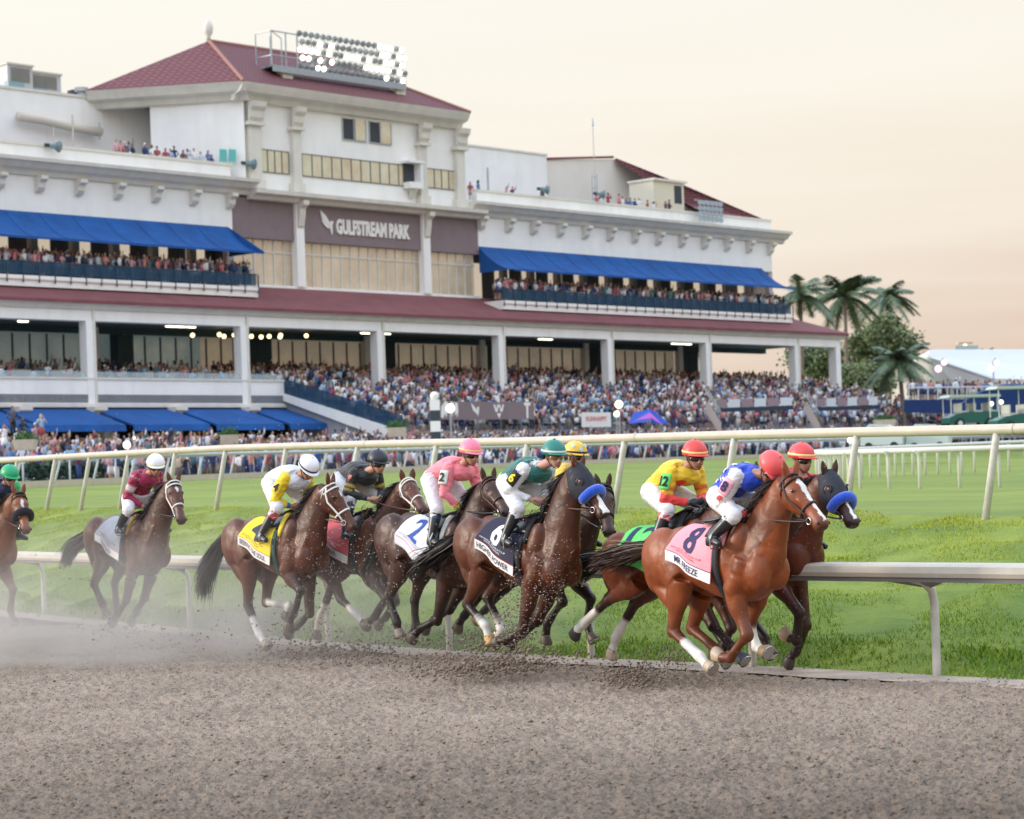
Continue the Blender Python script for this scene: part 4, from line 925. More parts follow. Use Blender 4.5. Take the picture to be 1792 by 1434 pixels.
        leg('FR', -.15, True); leg('FL', .15, True); leg('HR', -.16, False); leg('HL', .16, False)
        poll, hd, hu, hs, L, bl = s.poll.copy(), s.hd, s.hu, s.hs, s.L, s.blaze
        rs = s.rs; wz_ = s.wz; chd = .62
        def paint(P_, cols):
            d = P_-np.array(poll); t = d@np.array(hd)/L; w = d@np.array(hs); u = d@np.array(hu)
            if bl:
                ts, ws = bl; wid = np.interp(t, ts, ws); wob = .004*np.sin(t*40)
                m_ = (np.abs(w+wob) < wid) & (t > ts[0]) & (t < ts[-1]) & (u > -.005) & (wid > .002); cols[m_] = (.78, .75, .70)
            fx = np.clip((P_[:, 0]-.18)/.3, 0, 1)*np.clip((poll.z-.12-P_[:, 2])/.25, 0, 1)*np.clip((P_[:, 2]-(wz_-1.0))/.25, 0, 1)*(t < .35)
            wn_ = np.array([.5+.9*noise.noise(Vector((p[1]*9, p[0]*3, p[2]*1.6))) for p in P_]); k_ = (np.clip(fx*np.clip(wn_+.35, 0, 1), 0, 1)*chd)[:, None]
            cols = cols*(1-k_)+np.array((.045, .028, .024))*k_
            # darker topline, belly lighter; dried sweat and dust streaks
            n3 = np.array([noise.noise(Vector(p)*3.0) for p in P_[::1]]); cols = cols*(1+.20*n3[:, None]); sp_ = (rs.rand(len(P_)) < s.mud*(.25+.9*np.clip((P_[:, 0]+.1)/.6, 0, 1))*(.3+.7*(wn_ > .4)))[:, None]; cols = np.where(sp_, np.array((.30, .24, .20)), cols)
            return cols
        body = fused('body', mb, .0115, 9, coat_m, R, paint, wr=(.009, 5.5, 6, 4.5, 0)); s.body = body
        # hooves
        for key, c_, toe, fe in s.hoof:
            hc = s.hoofc.get(key, (.10, .075, .055)); hm = mat('hoof_%.2f' % hc[0], hc, .5, .2, 12)
            d = (toe-c_).normalized(); past = (c_-fe).normalized()
            side = Vector((0, 1, 0)); fwd = side.cross(past); fwd = fwd if fwd.dot(V3(1, 0, -.3)) > 0 or True else -fwd
            if fwd.x < 0 and past.z < .3: fwd = -fwd
            m2 = MB(); b = c_-past*.005
            sole = b+past*.088+fwd*.026
            m2.tube([b-past*.012, b+past*.02+fwd*.004, sole-past*.006, sole+past*.002], [.050, .058, .076, .074], 14, up=fwd, rad2=[.048, .054, .066, .064])
            ho = m2.build('hoof', hm, R, smooth=True); MB().tube([sole+past*.002, sole+past*.008], [.072, .070], 14, up=fwd, rad2=[.063, .061]).build('shoe', steel_b, ho)
        for sg in (-1, 1):
            MB().ball(s.poll+s.hd*.178+s.hu*.022+s.hs*.082*sg, (.021, .021, .021), 12, 8).build('eye', eye_m, R, smooth=True)
            MB().ball(s.poll+s.hd*(.945*s.L)+s.hu*.014+s.hs*.062*sg, (.017, .012, .017), 10, 7, R=None).build('nostril', mat('nostril_dark', (.01, .006, .006), .7), R, smooth=True)
        s.make_mane(); s.make_tail()
    def default_leg(s, key):
        r = {'FR': ((.30, 1.0-.33), (.02, .42), (-.02, .28), (-.05, .22)), 'FL': ((.42, .68), (.34, .40), (.40, .28), (.44, .21)),
             'HR': ((-.90, .55), (-.62, .28), (-.52, .17), (-.45, .10)), 'HL': ((-.62, .60), (-.34, .30), (-.28, .18), (-.22, .11))}[key]
        y = {'FR': -.15, 'FL': .15, 'HR': -.16, 'HL': .16}[key]; dz = s.wz-1.58
        return [Vector((a, y, b+dz*.5)) for a, b in r]
    def strand_mesh(s, name, strands, m, w0=.010, parent=None):
        V_, F_ = [], []
        for pts, side in strands:
            n = len(pts); o = len(V_)
            for i, p in enumerate(pts):
                w = w0*(1-.85*i/(n-1)); V_ += [p+side*w, p-side*w]
            F_ += [(o+2*i, o+2*i+1, o+2*i+3, o+2*i+2) for i in range(n-1)]
        return npmesh(name, np.array([tuple(v) for v in V_]), np.array(F_), m, parent or s.root)
    def neck_top(s, t, off=0):
        k = t*4; i = min(3, int(k)); f = k-i; p = s.neckp[i].lerp(s.neckp[i+1], f); r = s.neckr[i]*(1-f)+s.neckr[i+1]*f
        d = (s.neckp[min(4, i+1)]-s.neckp[i]).normalized(); u = Vector((-.5, 0, 1)); u = (u-d*u.dot(d)).normalized(); return p+u*(r+off), u, d
    def make_mane(s):
        rs = s.rs; m = hair('mane_hair_%.3f' % s.mane[0], s.mane); st = []
        for i in range(900):
            t = rs.uniform(.2, 1.0); p, u, d = s.neck_top(t, -.015); p = p+Vector((0, rs.uniform(-.018, .018), 0)); L = rs.uniform(.08, .19)
            side = -1 if rs.rand() < .75 else 1
            v = (-d*rs.uniform(.5, 1.0)+u*rs.uniform(.1, .5)+Vector((0, side*rs.uniform(.1, .8), 0))).normalized()
            dn = Vector((-.2, side*.3, -rs.uniform(.2, 1.1)))
            pts = [p+v*(L*q)+dn*(L*q*q*.8) for q in (0, .3, .65, 1)]
            st.append((pts, Vector((rs.normal(), rs.normal(), rs.normal())).normalized()))
        for i in range(40):
            p = s.poll+s.hu*.055+s.hd*rs.uniform(-.03, .03)+s.hs*rs.uniform(-.03, .03); v = (s.hd*.8+s.hs*rs.uniform(-.5, .5)+s.hu*.3).normalized()
            st.append(([p, p+v*.05, p+v*.1-s.hu*.01], s.hs))
        s.strand_mesh('mane', st, m, .010)
    def make_tail(s):
        rs = s.rs; m = hair('tail_hair_%.3f' % s.mane[0], s.mane); a = s.B(-1.19, 0, -.20)
        e = s.lift(s.tailpx[0], 0) if s.tailpx else a+V3(-.55, 0, -.35); m1 = s.lift(s.tailpx[1], 0) if s.tailpx and len(s.tailpx) > 1 else a.lerp(e, .45)+V3(0, 0, .12)
        L = (e-a).length
        if L > 1.05: e = a+(e-a)*(1.05/L)
        st = []; sp_ = s.tailpx[2] if s.tailpx and len(s.tailpx) > 2 else .12
        for i in range(1500):
            r = Vector((rs.normal()*.5, rs.normal(), rs.normal()))*rs.uniform(.2, 1)**.5; k = rs.uniform(.45, 1.05); pts = []
            for q in (0, .12, .3, .5, .7, .88, 1):
                t = q*k; p = a*(1-t)**2+m1*(2*t*(1-t))+e*t*t; pts.append(p+r*(.022+sp_*.55*t**1.1*(1-.35*t))+Vector((0, .03*math.sin(5*t+i*.9), .045*math.sin(6.5*t+(i % 7)*.8)-.10*t*t))*t)
            st.append((pts, Vector((rs.normal(), rs.normal(), rs.normal())).normalized()))
        s.strand_mesh('tail', st, m, .011)
    # ---- tack
    def strap(s, pts, m, w=.011, th=.004, name='bridle_strap', mb=None):
        b = mb or MB(); b.tube(pts, [w*.5+.003]*len(pts), 6); return b
    def bridle(s, m, nose_m=None, blink=False, roll=None):
        mb = MB(); o = .006; ring = lambda t, a0, a1, off=o, n=16: [s.hp(t, math.radians(a0+(a1-a0)*i/n), off) for i in range(n+1)]
        mb.tube(ring(.13, -100, 100), .011, 6); mb.tube(ring(.035, -150, 150), .011, 6)
        for sg in (-1, 1):
            mb.tube([s.hp(t, math.radians(a*sg), o) for t, a in ((.05, 75), (.16, 88), (.30, 96), (.45, 97), (.60, 102), (.76, 112))], .011, 6)
            mb.tube([s.hp(t, math.radians(a*sg), .010) for t, a in ((.05, 92), (.14, 118), (.22, 150), (.26, 178))], .007, 6)
        mb.build('bridle', m, s.root, smooth=True)
        nb = MB(); nb.tube(ring(.60, 0, 360, .005, 24), .012, 6); nb.build('noseband', nose_m or m, s.root, smooth=True)
        for sg in (-1, 1):
            c = s.hp(.79, math.radians(112*sg), .012); b = MB(); b.tube([c+s.hd*.030*math.cos(a)+s.hu*.030*math.sin(a) for a in np.linspace(0, 2*math.pi, 15)], .0055, 6, up=s.hs, cap=False); b.build('bit_ring', steel_b, s.root, smooth=True)
        s.bit = [s.hp(.79, math.radians(112*sg), .016) for sg in (-1, 1)]
    def reins(s, hand, m, whip=False):
        for sg, bt in ((-1, s.bit[0]), (1, s.bit[1])):
            h_ = hand.copy(); h_.y = abs(hand.y)*sg; mid = bt.lerp(h_, .5)+Vector((0, .05*sg, -.04)); pts = [bt*(1-t)**2+mid*(2*t*(1-t))+h_*t*t for t in np.linspace(0, 1, 9)]
            MB().tube(pts, .0085, 6).build('rein', m, s.root, smooth=True)
            MB().tube([h_, h_+V3(-.12, .04*sg, -.10), h_+V3(-.05, .08*sg, -.22), h_+V3(.04, .03*sg, -.10)], .006, 6).build('rein_loop', m, s.root, smooth=True)
    def fleece_roll(s, m):
        pts = [s.hp(.56, math.radians(a), .034) for a in np.linspace(-118, 118, 17)]; r = [.03]+[.052]*15+[.03]
        MB().tube(pts, r, 12).build('shadow_roll', m, s.root, smooth=True)
    def hood(s, m=hood_m):
        mb = MB(); n = 9; seg = 22; ts = np.linspace(-.04, .50, n)
        vs = []; fs = []
        for i, t in enumerate(ts):
            for k in range(seg+1): a = math.radians(-152+304*k/seg); vs.append(s.hp(max(t, 0), a, .009+.004*(k % 2 == 0))+(s.hd*(t*s.L) if t < 0 else Vector()))
        w = seg+1; fs = [(i*w+k, i*w+k+1, (i+1)*w+k+1, (i+1)*w+k) for i in range(n-1) for k in range(seg)]
        mb.add(vs, fs); o = mb.build('blinker_hood', m, s.root, smooth=True)
        md = o.modifiers.new('t', 'SOLIDIFY'); md.thickness = .005
        for sg in (-1, 1):
            c = s.poll+s.hd*.185+s.hu*.022+s.hs*.098*sg; A_ = [c+(s.hd*math.cos(a)+s.hu*math.sin(a))*.043+s.hs*sg*(.022 if math.cos(a) < 0 else -.004) for a in np.linspace(0, 2*math.pi, 17)]
            MB().tube(A_, .009, 8, up=s.hs, cap=False).build('eye_cup', m, s.root, smooth=True)
            MB().ball(c-s.hs*sg*.008, (.042, .022, .042) if abs(s.hs.y) > .7 else (.03, .03, .042), 12, 8).build('eye_patch', mat('eye_patch', (.07, .03, .018), .4), s.root, smooth=True)
            A_ = [c+(s.hd*math.cos(a)+s.hu*math.sin(a))*.036+s.hs*sg*.016 for a in np.linspace(math.radians(120), math.radians(240), 9)]
            MB().tube(A_, [.003]+[.007]*7+[.003], 8, up=s.hs).build('cup_trim', white_s, s.root, smooth=True)
    def cloth_pt(s, u, v, off=0):       # u 0 rear..1 front, v 0 top..1 bottom, on the right side
        x0 = s.cx0+.10*(1-v)*1.0; x1 = .0-.02*v; x = x0+(x1-x0)*u; x -= .04*math.sin(v*math.pi)*(1-u)
        drop = s.cl[0]*(1-u)+s.cl[1]*u; ae = 64*(1-u)+84*u; st = .10
        if v < .55: p = s.tors(x, -math.radians(6+(ae-6)*v/.55), .016+off)
        else:
            p = s.tors(x, -math.radians(ae), .016+off); q = (v-.55)/.45; q2 = (max(0, drop-st)*min(1, (v-.55)/.31)+(st*(v-.86)/.14 if v > .86 else 0)) if drop > st else drop*q
            w_ = s.tors(x, -math.radians(90), .016+off); p = p+Vector((0, (w_.y-p.y)*min(1, q*1.6)-.02*q, -q2))
        w = .008*math.sin(u*9+v*3)*v
        return p+Vector((0, -w, 0))
    def cloth(s, col, number, numcol, lines, linecol, name, stripc=(.72, .70, .68), namecol=(.02, .02, .03), trim=(.6, .02, .03), drop=(.16, .24), roll=None):
        s.cl = drop; R = s.root; cm = mat('cloth_%.2f_%.2f_%.2f' % col, col, .75, .08, 9, bump=.003, bscale=30); nu, nv = 14, 20
        def patch(u0, u1, v0, v1, off, m, nm, par, sgn=1, nu=nu, nv=nv, both=False):
            mb = MB()
            for sg in ((1, -1) if both else (1,)):
                vs = []
                for j in range(nv+1):
                    for i in range(nu+1):
                        p = s.cloth_pt(u0+(u1-u0)*i/nu, v0+(v1-v0)*j/nv, off); vs.append(Vector((p.x, p.y*sg, p.z)))
                w = nu+1; mb.add(vs, [(j*w+i, j*w+i+1, (j+1)*w+i+1, (j+1)*w+i) for j in range(nv) for i in range(nu)])
            o = mb.build(nm, m, par, smooth=True); return o
        cl = patch(0, 1, 0, 1, 0, cm, 'saddle_cloth', R, nu=40, nv=44); md = cl.modifiers.new('t', 'SOLIDIFY'); md.thickness = .008
        cl2 = patch(0, 1, 0, 1, 0, cm, 'saddle_cloth', R, nu=40, nv=44)
        for v in cl2.data.vertices: v.co.y = -v.co.y
        md = cl2.modifiers.new('t', 'SOLIDIFY'); md.thickness = .008
        if name: patch(0, 1, .86, 1.0, .0105, mat('name_strip', stripc, .7), 'name_strip', cl, nu=48, nv=8)
        if trim: patch(0, 1, .845, .862, .0115, mat('strip_trim_%.2f' % trim[0], trim, .7), 'strip_trim', cl, nu=48, nv=2)
        def text(txt, uc, vc, h, m, bold, wmax, nm, off=.0135):
            V_, F_, w = text_mesh(txt, bold, 2); W_ = w*h; V_, F_ = refine2d(V_, F_, .16 if h < .1 else .07)
            sx = min(1, wmax/W_); mb = MB(); vs = []
            for x, y in V_: vs.append(s.cloth_pt(uc+((x*h-W_/2)*sx)/.62, vc-(y-.5)*h/.62, off))
            mb.add(vs, F_); mb.build(nm, m, cl)
        if number: text(number, .44, .38, .30, mat('num_%.2f_%.2f' % (numcol[0], numcol[2]), numcol, .7), .028, .36, 'number')
        for i, ln in enumerate(lines): text(ln, .44, .66+.075*i, .032, mat('linecol_%.2f_%.2f' % (linecol[0], linecol[2]), linecol, .7), .004, .50, 'event_lettering', .0135)
        if name: text(name, .47, .93, .052, mat('namecol_%.2f' % namecol[0], namecol, .7), .010, .52, 'name_lettering', .0165)
    def saddle(s, pad=(.012, .013, .016), girth=(.012, .013, .018), flap=True, cover=None):
        R = s.root; pm = mat('pad_%.2f_%.2f' % (pad[0], pad[2]), pad, .85, .15, 20, bump=.004, bscale=60)
        # pad over the withers, both sides
        for sg in (-1, 1):
            mb = MB(); pts = [s.tors(.02+.10*q, sg*math.radians(4+62*q), .035) for q in np.linspace(0, 1, 8)]
            mb.tube(pts, [.03, .04, .045, .045, .043, .04, .033, .015], 10, rad2=[.02]*8, up=V3(1, 0, 0)); mb.build('saddle_pad', pm, R, smooth=True)
            mb = MB(); vs = []; nu, nv = 6, 8
            for j in range(nv+1):
                for i in range(nu+1): u, v = i/nu, j/nv; vs.append(s.tors(-.16+.22*u+.06*v*u, sg*math.radians(8+44*v), .034+.004*math.sin(u*math.pi)))
            w = nu+1; mb.add(vs, [(j*w+i, j*w+i+1, (j+1)*w+i+1, (j+1)*w+i) for j in range(nv) for i in range(nu)])
            o = mb.build('saddle_flap', blackl, R, smooth=True); md = o.modifiers.new('t', 'SOLIDIFY'); md.thickness = .008
        mb = MB(); pts = [s.tors(x, 0, .03+dz) for x, dz in ((-.36, .03), (-.28, .025), (-.15, .01), (-.02, .015), (.06, .045))]
        mb.tube(pts, [.02, .03, .03, .03, .02], 12, rad2=[.12, .15, .12, .09, .05], up=V3(0, 0, 1)); mb.build('saddle', blackl, R, smooth=True)
        gm = mat('girth_%.2f_%.2f' % (girth[0], girth[1]), girth, .7, .1, 20); mb = MB(); vs = []; n = 30
        for k in range(n+1):
            a = math.radians(50+260*k/n); vs += [s.tors(-.02, a, .012), s.tors(.06, a, .012)]
        mb.add(vs, [(2*i, 2*i+1, 2*i+3, 2*i+2) for i in range(n)]); o = mb.build('girth', gm, R, smooth=True); md = o.modifiers.new('t', 'SOLIDIFY'); md.thickness = .008; md.offset = 1
    def stirrup(s, foot):
        for sg in (-1, 1):
            f = Vector((foot.x, abs(foot.y)*sg, foot.z)); mb = MB(); top = f+V3(-.02, 0, .13)
            mb.tube([top, f+V3(0, .055, .06), f+V3(.0, .055, -.03), f+V3(0, -.055, -.03), f+V3(0, -.055, .06), top], .007, 6); mb.build('stirrup_iron', steel_b, s.root)
            MB().tube([top, s.tors(-.08, sg*math.radians(40), .05)], [.012, .012], 6, rad2=[.004, .004]).build('stirrup_leather', blackl, s.root)
# ================================================================ JOCKEYS
skin_m = mat('skin', (.5, .28, .2), .5, .06, 20, vcol=True)
lens_k = mat('goggle_lens', (.012, .012, .014), .06, spec=.9); lens_o = mat('goggle_gold', (.28, .15, .03), .08, spec=.9)
def jockey(H, name_label, px, silk, sleeve=None, breech=(.72, .71, .72), cap=(.5, .05, .05), band=None, band_no='', skin=(.42, .22, .15), arm_no=None, boot_top=None, goggles=lens_k, look=.0, cuffs=None, gloves=None, bands=None, patch=None, head_pitch=.35, collar=None, vis=True, tip=None, marks=None, hi=None):
    root = empty('person', H.g((-.1, 0, H.wz)), name_label, 'jockey', 'jockeys crouched over their racing horses'); root.rotation_euler = H.root.rotation_euler
    off = Vector((-.1, 0, H.wz)); L = lambda k, y: H.lift(px[k], y)-off
    head = L('head', 0); SW = .165
    shR = L('sh', -SW); hipR = L('hip', -.13); haR = L('hand', -.075)
    def clampto(a, b, lo, hi): d = b-a; q = d.length; return a+d*(max(lo, min(hi, q))/q)
    shc = Vector((shR.x, 0, shR.z)); hipc = Vector((hipR.x, 0, hipR.z)); hipc = clampto(shc, hipc, .40, .56)
    shc2 = clampto(head, shc, .22, .34); shc = shc2
    shR = Vector((shc.x, -SW, shc.z)); elR = clampto(shR, L('elbow', -.24), .24, .31); haR = clampto(elR, haR, .22, .29)
    hipR = Vector((hipc.x, -.12, hipc.z)); knR = clampto(hipR, L('knee', -.25), .36, .46); anR = clampto(knR, L('ankle', -.33), .33, .43); toR = anR+Vector((.17, -.03, -.055))
    m = lambda v, dx=0, dz=0: Vector((v.x+dx, -v.y, v.z+dz))
    shL, elL, haL, hipL, knL, anL, toL = m(shR), m(elR, .03, .0), m(haR, .02, .01), m(hipR), m(knR, .02), m(anR, .02), m(toR, .02)
    neck = shc.lerp(head, .42)+Vector((-.01, 0, -.02))
    def limbs(mb, e, cols):
        pass
    skc = skin; mb = SMB()
    spine = [hipc+V3(-.02, 0, 0), hipc.lerp(shc, .35)+V3(-.01, 0, .045), hipc.lerp(shc, .7)+V3(-.01, 0, .04), shc+V3(0, 0, .0)]
    upv = (Vector((-.3, 0, 1)))
    def torso(mb, e, col): mb.tube(spine, [.115+e, .105+e, .115+e, .085+e], 14, up=upv, rad2=[.155+e, .14+e, .175+e, .165+e], col=col)
    torso(mb, -.012, skc); mb.ball(hipc+V3(-.03, 0, -.02), (.12, .15, .12), 12, 8, col=skc)
    mb.tube([shc, neck, head+V3(-.02, 0, -.05)], [.075, .055, .052], 12, col=skc)
    # head: skull, jaw, nose, ears, mouth
    hdz = Matrix.Rotation(head_pitch-(.16 if head_pitch < .6 else 0), 3, 'Y') ; ry_ = Matrix.Rotation(look, 3, 'Z'); HR = ry_ @ hdz
    hp_ = lambda x, y, z: head+HR @ Vector((x, y, z))
    mb.ball(hp_(0, 0, .01), (.098, .078, .105), 16, 12, col=skc, R=HR)
    mb.tube([hp_(.035, 0, -.035), hp_(.052, 0, -.075), hp_(.055, 0, -.112)], [.062, .052, .032], 14, col=skc, rad2=[.066, .054, .034], up=HR @ V3(1, 0, 0))
    mb.tube([hp_(.088, 0, -.005), hp_(.112, 0, -.042), hp_(.098, 0, -.055)], [.010, .016, .010], 10, col=skc)
    for sg in (-1, 1): mb.ball(hp_(.10, .012*sg, -.052), .009, 8, 6, col=skc); mb.ball(hp_(.062, .038*sg, -.04), (.025, .022, .025), 10, 7, col=skc); mb.ball(hp_(-.012, .080*sg, -.02), (.020, .010, .032), 10, 7, col=skc, R=HR)
    lip = mixc(skc, (.35, .08, .07), .55); mb.ball(hp_(.094, 0, -.078), (.012, .026, .006), 10, 6, col=lip, R=HR); mb.ball(hp_(.090, 0, -.088), (.012, .022, .006), 10, 6, col=lip, R=HR)
    # arms, hands with five fingers closed on the rein
    for sg, sh, el, ha in ((-1, shR, elR, haR), (1, shL, elL, haL)):
        mb.tube([sh, sh.lerp(el, .5), el], [.052, .046, .040], 10, col=skc); fd = (ha-el).normalized(); mb.tube([el, el.lerp(ha, .5), ha-fd*.02], [.040, .035, .026], 10, col=skc)
        gl = gloves or skc; side = fd.cross(Vector((0, 0, 1))).normalized(); dn = side.cross(fd).normalized()
        if dn.z > 0: dn = -dn
        mb.tube([ha-fd*.02, ha+fd*.035, ha+fd*.065], [.026, .038, .036], 10, col=gl, up=dn, rad2=[.020, .022, .018])
        for k in range(4):
            b = ha+fd*(.068-.004*abs(k-1))+dn*(-.030+.021*k); rr = .0115-.0012*k
            mb.tube([b-fd*.02, b+fd*.018, b+fd*.022-side*sg*-.02*1, b-fd*.006-side*sg*-.038, b-fd*.022-side*sg*-.030], [rr, rr*1.05, rr, rr*.95, rr*.8], 8, col=gl)
        b = ha+fd*.01-dn*.030; mb.tube([b, b+fd*.028-dn*.012+side*sg*.012, b+fd*.052-dn*.004+side*sg*.022], [.014, .0125, .010], 8, col=gl)
    for sg, hi_, kn, an, to in ((-1, hipR, knR, anR, toR), (1, hipL, knL, anL, toL)):
        mb.tube([hi_, hi_.lerp(kn, .5), kn], [.078, .060, .044], 12, col=skc); mb.tube([kn, kn.lerp(an, .35), an], [.042, .044, .03], 12, col=skc); mb.tube([an, an.lerp(to, .4), an.lerp(to, .7)], [.030, .028, .020], 10, col=skc)
    fused('body', mb, .0075, 2, skin_m, root)
    # ---- clothes follow the body
    cloth = lambda nm, c, b=.004, s_=22: mat('%s_%.2f_%.2f_%.2f' % (nm, *c), (1, 1, 1), .7, .05, 14, vcol=True, bump=b, bscale=s_, sheen=.15)
    silk_m = mat('silks', (1, 1, 1), .62, .07, 7, vcol=True, bump=.010, bscale=11, sheen=.15, detail=3)
    sl = sleeve or silk; tb = SMB(); torso(tb, .018, silk); tb.ball(shc+V3(.03, 0, -.05), (.12, .16, .10), 12, 8, col=silk); tb.tube([shc+V3(0, 0, 0), neck.lerp(shc, .35)], [.092, .070], 12, col=collar or silk)
    for sg, sh, el, ha in ((-1, shR, elR, haR), (1, shL, elL, haL)):
        tb.ball(sh+V3(0, sg*.012, 0), (.080, .062, .076), 12, 8, col=silk if hi is None else sl)
        n = 9; P_ = [sh.lerp(el, t) for t in np.linspace(0, 1, n)]; cols = [sl]*n
        if bands: cols = [bands[i % len(bands)] for i in range(n)]
        tb.tube(P_, [.078, .076, .073, .070, .068, .066, .064, .062, .060], 12, cols=cols)
        w = ha.lerp(el, .12); P_ = [el.lerp(w, t) for t in np.linspace(0, 1, 7)]; c2 = [sl]*5+[cuffs or sl]*2
        tb.tube(P_, [.060, .056, .052, .048, .044, .040, .036], 12, cols=c2); tb.ball(el, .062, 10, 7, col=cols[-1])
    def sp_(P_, cols):
        if marks: cols = marks(P_, cols, shc, shR, elR, haR, hipc)
        return cols
    shirt = fused('silk_shirt', tb, .009, 3, silk_m, root, sp_, nk=1, wr=(.013, 11, 7, 15, 1))
    bm = mat('breeches', (1, 1, 1), .75, .05, 9, vcol=True, bump=.006, bscale=16)
    tb = SMB(); tb.ball(hipc+V3(-.035, 0, -.02), (.145, .175, .145), 14, 10, col=breech); tb.tube([hipc, hipc.lerp(shc, .3)], [.128, .118], 12, up=upv, rad2=[.165, .15], col=breech)
    for sg, hi_, kn, an in ((-1, hipR, knR, anR), (1, hipL, knL, anL)):
        tb.tube([hi_, hi_.lerp(kn, .35), hi_.lerp(kn, .7), kn], [.108, .100, .086, .076], 14, col=breech); tb.tube([kn, kn.lerp(an, .3)], [.068, .066], 12, col=breech); tb.ball(kn, .080, 12, 8, col=breech)
    fused('breeches', tb, .010, 3, bm, root, wr=(.009, 12, 8, 16, 1))
    bt = mat('riding_boots', (1, 1, 1), .36, .05, 9, vcol=True, spec=.7); bk = (.012, .014, .018)
    for sg, kn, an, to in ((-1, knR, anR, toR), (1, knL, anL, toL)):
        tb = SMB(); P_ = [kn.lerp(an, t) for t in (.06, .18, .30, .32, .55, .8, 1.0)]; tc_ = boot_top or [bk, bk, bk]
        tb.tube(P_, [.068, .067, .066, .064, .058, .048, .042], 14, cols=[tc_[0], tc_[1], tc_[2], bk, bk, bk, bk])
        tb.tube([an+V3(-.045, 0, -.02), an+V3(0, 0, -.02), an.lerp(to, .6), to], [.034, .042, .040, .026], 12, col=bk); tb.ball(an+V3(-.03, 0, -.045), (.035, .03, .03), 10, 7, col=bk)
        fused('boot', tb, .009, 2, bt, root, nk=1)
    # helmet
    hm = mat('cap_%.2f_%.2f_%.2f' % cap, cap, .45, .06, 8, coat=.1, bump=.0012, bscale=60); mb = MB(); seg, rings = 24, 10; vs = []; R_h = (.142, .122, .135)
    for i in range(rings+1):
        t = math.radians(4+94*i/rings)
        for k in range(seg): a = 2*math.pi*k/seg; vs.append(hp_(-.008+R_h[0]*math.sin(t)*math.cos(a), R_h[1]*math.sin(t)*math.sin(a), .042+R_h[2]*.94*math.cos(t)*(1 if t < 1.57 else 1.6)))
    mb.add(vs, [(i*seg+k, (i+1)*seg+k, (i+1)*seg+(k+1) % seg, i*seg+(k+1) % seg) for i in range(rings) for k in range(seg)]+[tuple(range(seg))])
    helm = mb.build('helmet', hm, root, smooth=True); md = helm.modifiers.new('t', 'SOLIDIFY'); md.thickness = .006; md.offset = -1
    mb = MB(); vs = []; n = 14     # peak
    for k in range(n+1):
        a = math.radians(-62+124*k/n); e = math.cos(math.radians(-62+124*k/n)*1.35)*.044+.004
        for dz, ex in ((.008, 0), (-.008, e)): vs.append(hp_(-.008+(R_h[0]+ex)*math.cos(a), (R_h[1]+ex*.8)*math.sin(a), .034+dz))
    mb.add(vs, [(2*i, 2*i+1, 2*i+3, 2*i+2) for i in range(n)]); pk = mb.build('peak', hm, root, smooth=True); md = pk.modifiers.new('t', 'SOLIDIFY'); md.thickness = .006
    if band:
        mb = MB(); mb.tube([hp_(-.008+(R_h[0]+.001)*math.cos(a), (R_h[1]+.001)*math.sin(a), .052) for a in np.linspace(0, 2*math.pi, 33)], .0105, 8, up=HR @ V3(0, 0, 1), rad2=.0035); mb.build('cap_band', mat('capband_%.2f_%.2f' % (band[0], band[2]), band, .5), helm)
    MB().ball(hp_(-.008, 0, .172), (.014, .014, .008), 10, 6).build('cap_button', hm, helm)
    # goggles
    mb = MB(); P_ = [hp_(.090*math.cos(a), .083*math.sin(a), -.012) for a in np.linspace(math.radians(-62), math.radians(62), 11)]
    mb.tube(P_, [.020, .028, .031, .031, .029, .024, .029, .031, .031, .028, .020], 10, up=HR @ V3(0, 0, 1), rad2=[.014]*11); gg_ = mb.build('goggles', goggles, root, smooth=True)
    MB().tube([hp_(.088*math.cos(a), .090*math.sin(a), .004) for a in np.linspace(math.radians(60), math.radians(300), 15)], .009, 6, up=HR @ V3(0, 0, 1), rad2=.003).build('goggle_strap', mat('goggle_strap', (.05, .05, .06), .6), gg_)
    for sg in (-1, 1): MB().tube([hp_(0, .098*sg, -.005), hp_(.03, .070*sg, -.075), hp_(.055, .030*sg, -.118), hp_(.06, 0, -.124)], .005, 6).build('chin_strap', mat('goggle_strap', (0, 0, 0)), helm)
    # number on the sleeve
    if arm_no:
        txt, pc, nc = arm_no; mid = shR.lerp(elR, .42); d = (elR-shR).normalized(); nn = Vector((.25, -1, .1)); nn = (nn-d*nn.dot(d)).normalized(); sx = d.cross(nn).normalized()
        if sx.x < 0: sx = -sx
        mb = MB(); vs = []
        for j in range(7):
            for i in range(9): a = (i/8-.5)*1.5; vs.append(mid-d*((j/6-.5)*.16)*-1+nn*(math.cos(a)*.087)+sx*(math.sin(a)*.087))
        mb.add(vs, [(j*9+i, j*9+i+1, (j+1)*9+i+1, (j+1)*9+i) for j in range(6) for i in range(8)]); pt = mb.build('number_patch', mat('patch_%.2f_%.2f' % (pc[0], pc[1]), pc, .7), root, smooth=True)
        md = pt.modifiers.new('t', 'SOLIDIFY'); md.thickness = .004
        V_, F_, w = text_mesh(txt, .04); h = .105; sc = min(1, .10/(w*h)); vs = []
        for x, y in V_: a = (x*h-w*h/2)*sc/.09; vs.append(mid-d*((y-.5)*h)+nn*(math.cos(a)*.100)+sx*(math.sin(a)*.100))
        MB().add(vs, F_).build('number', mat('numc_%.2f_%.2f' % (nc[0], nc[1]), nc, .7), pt)
    return dict(root=root, hand=haR+off, foot=anR+off+V3(.06, -.0, -.06), hp=hp_, helm=helm, shR=shR, shc=shc, hipc=hipc, elR=elR, haR=haR, HR=HR, shirt=shirt)
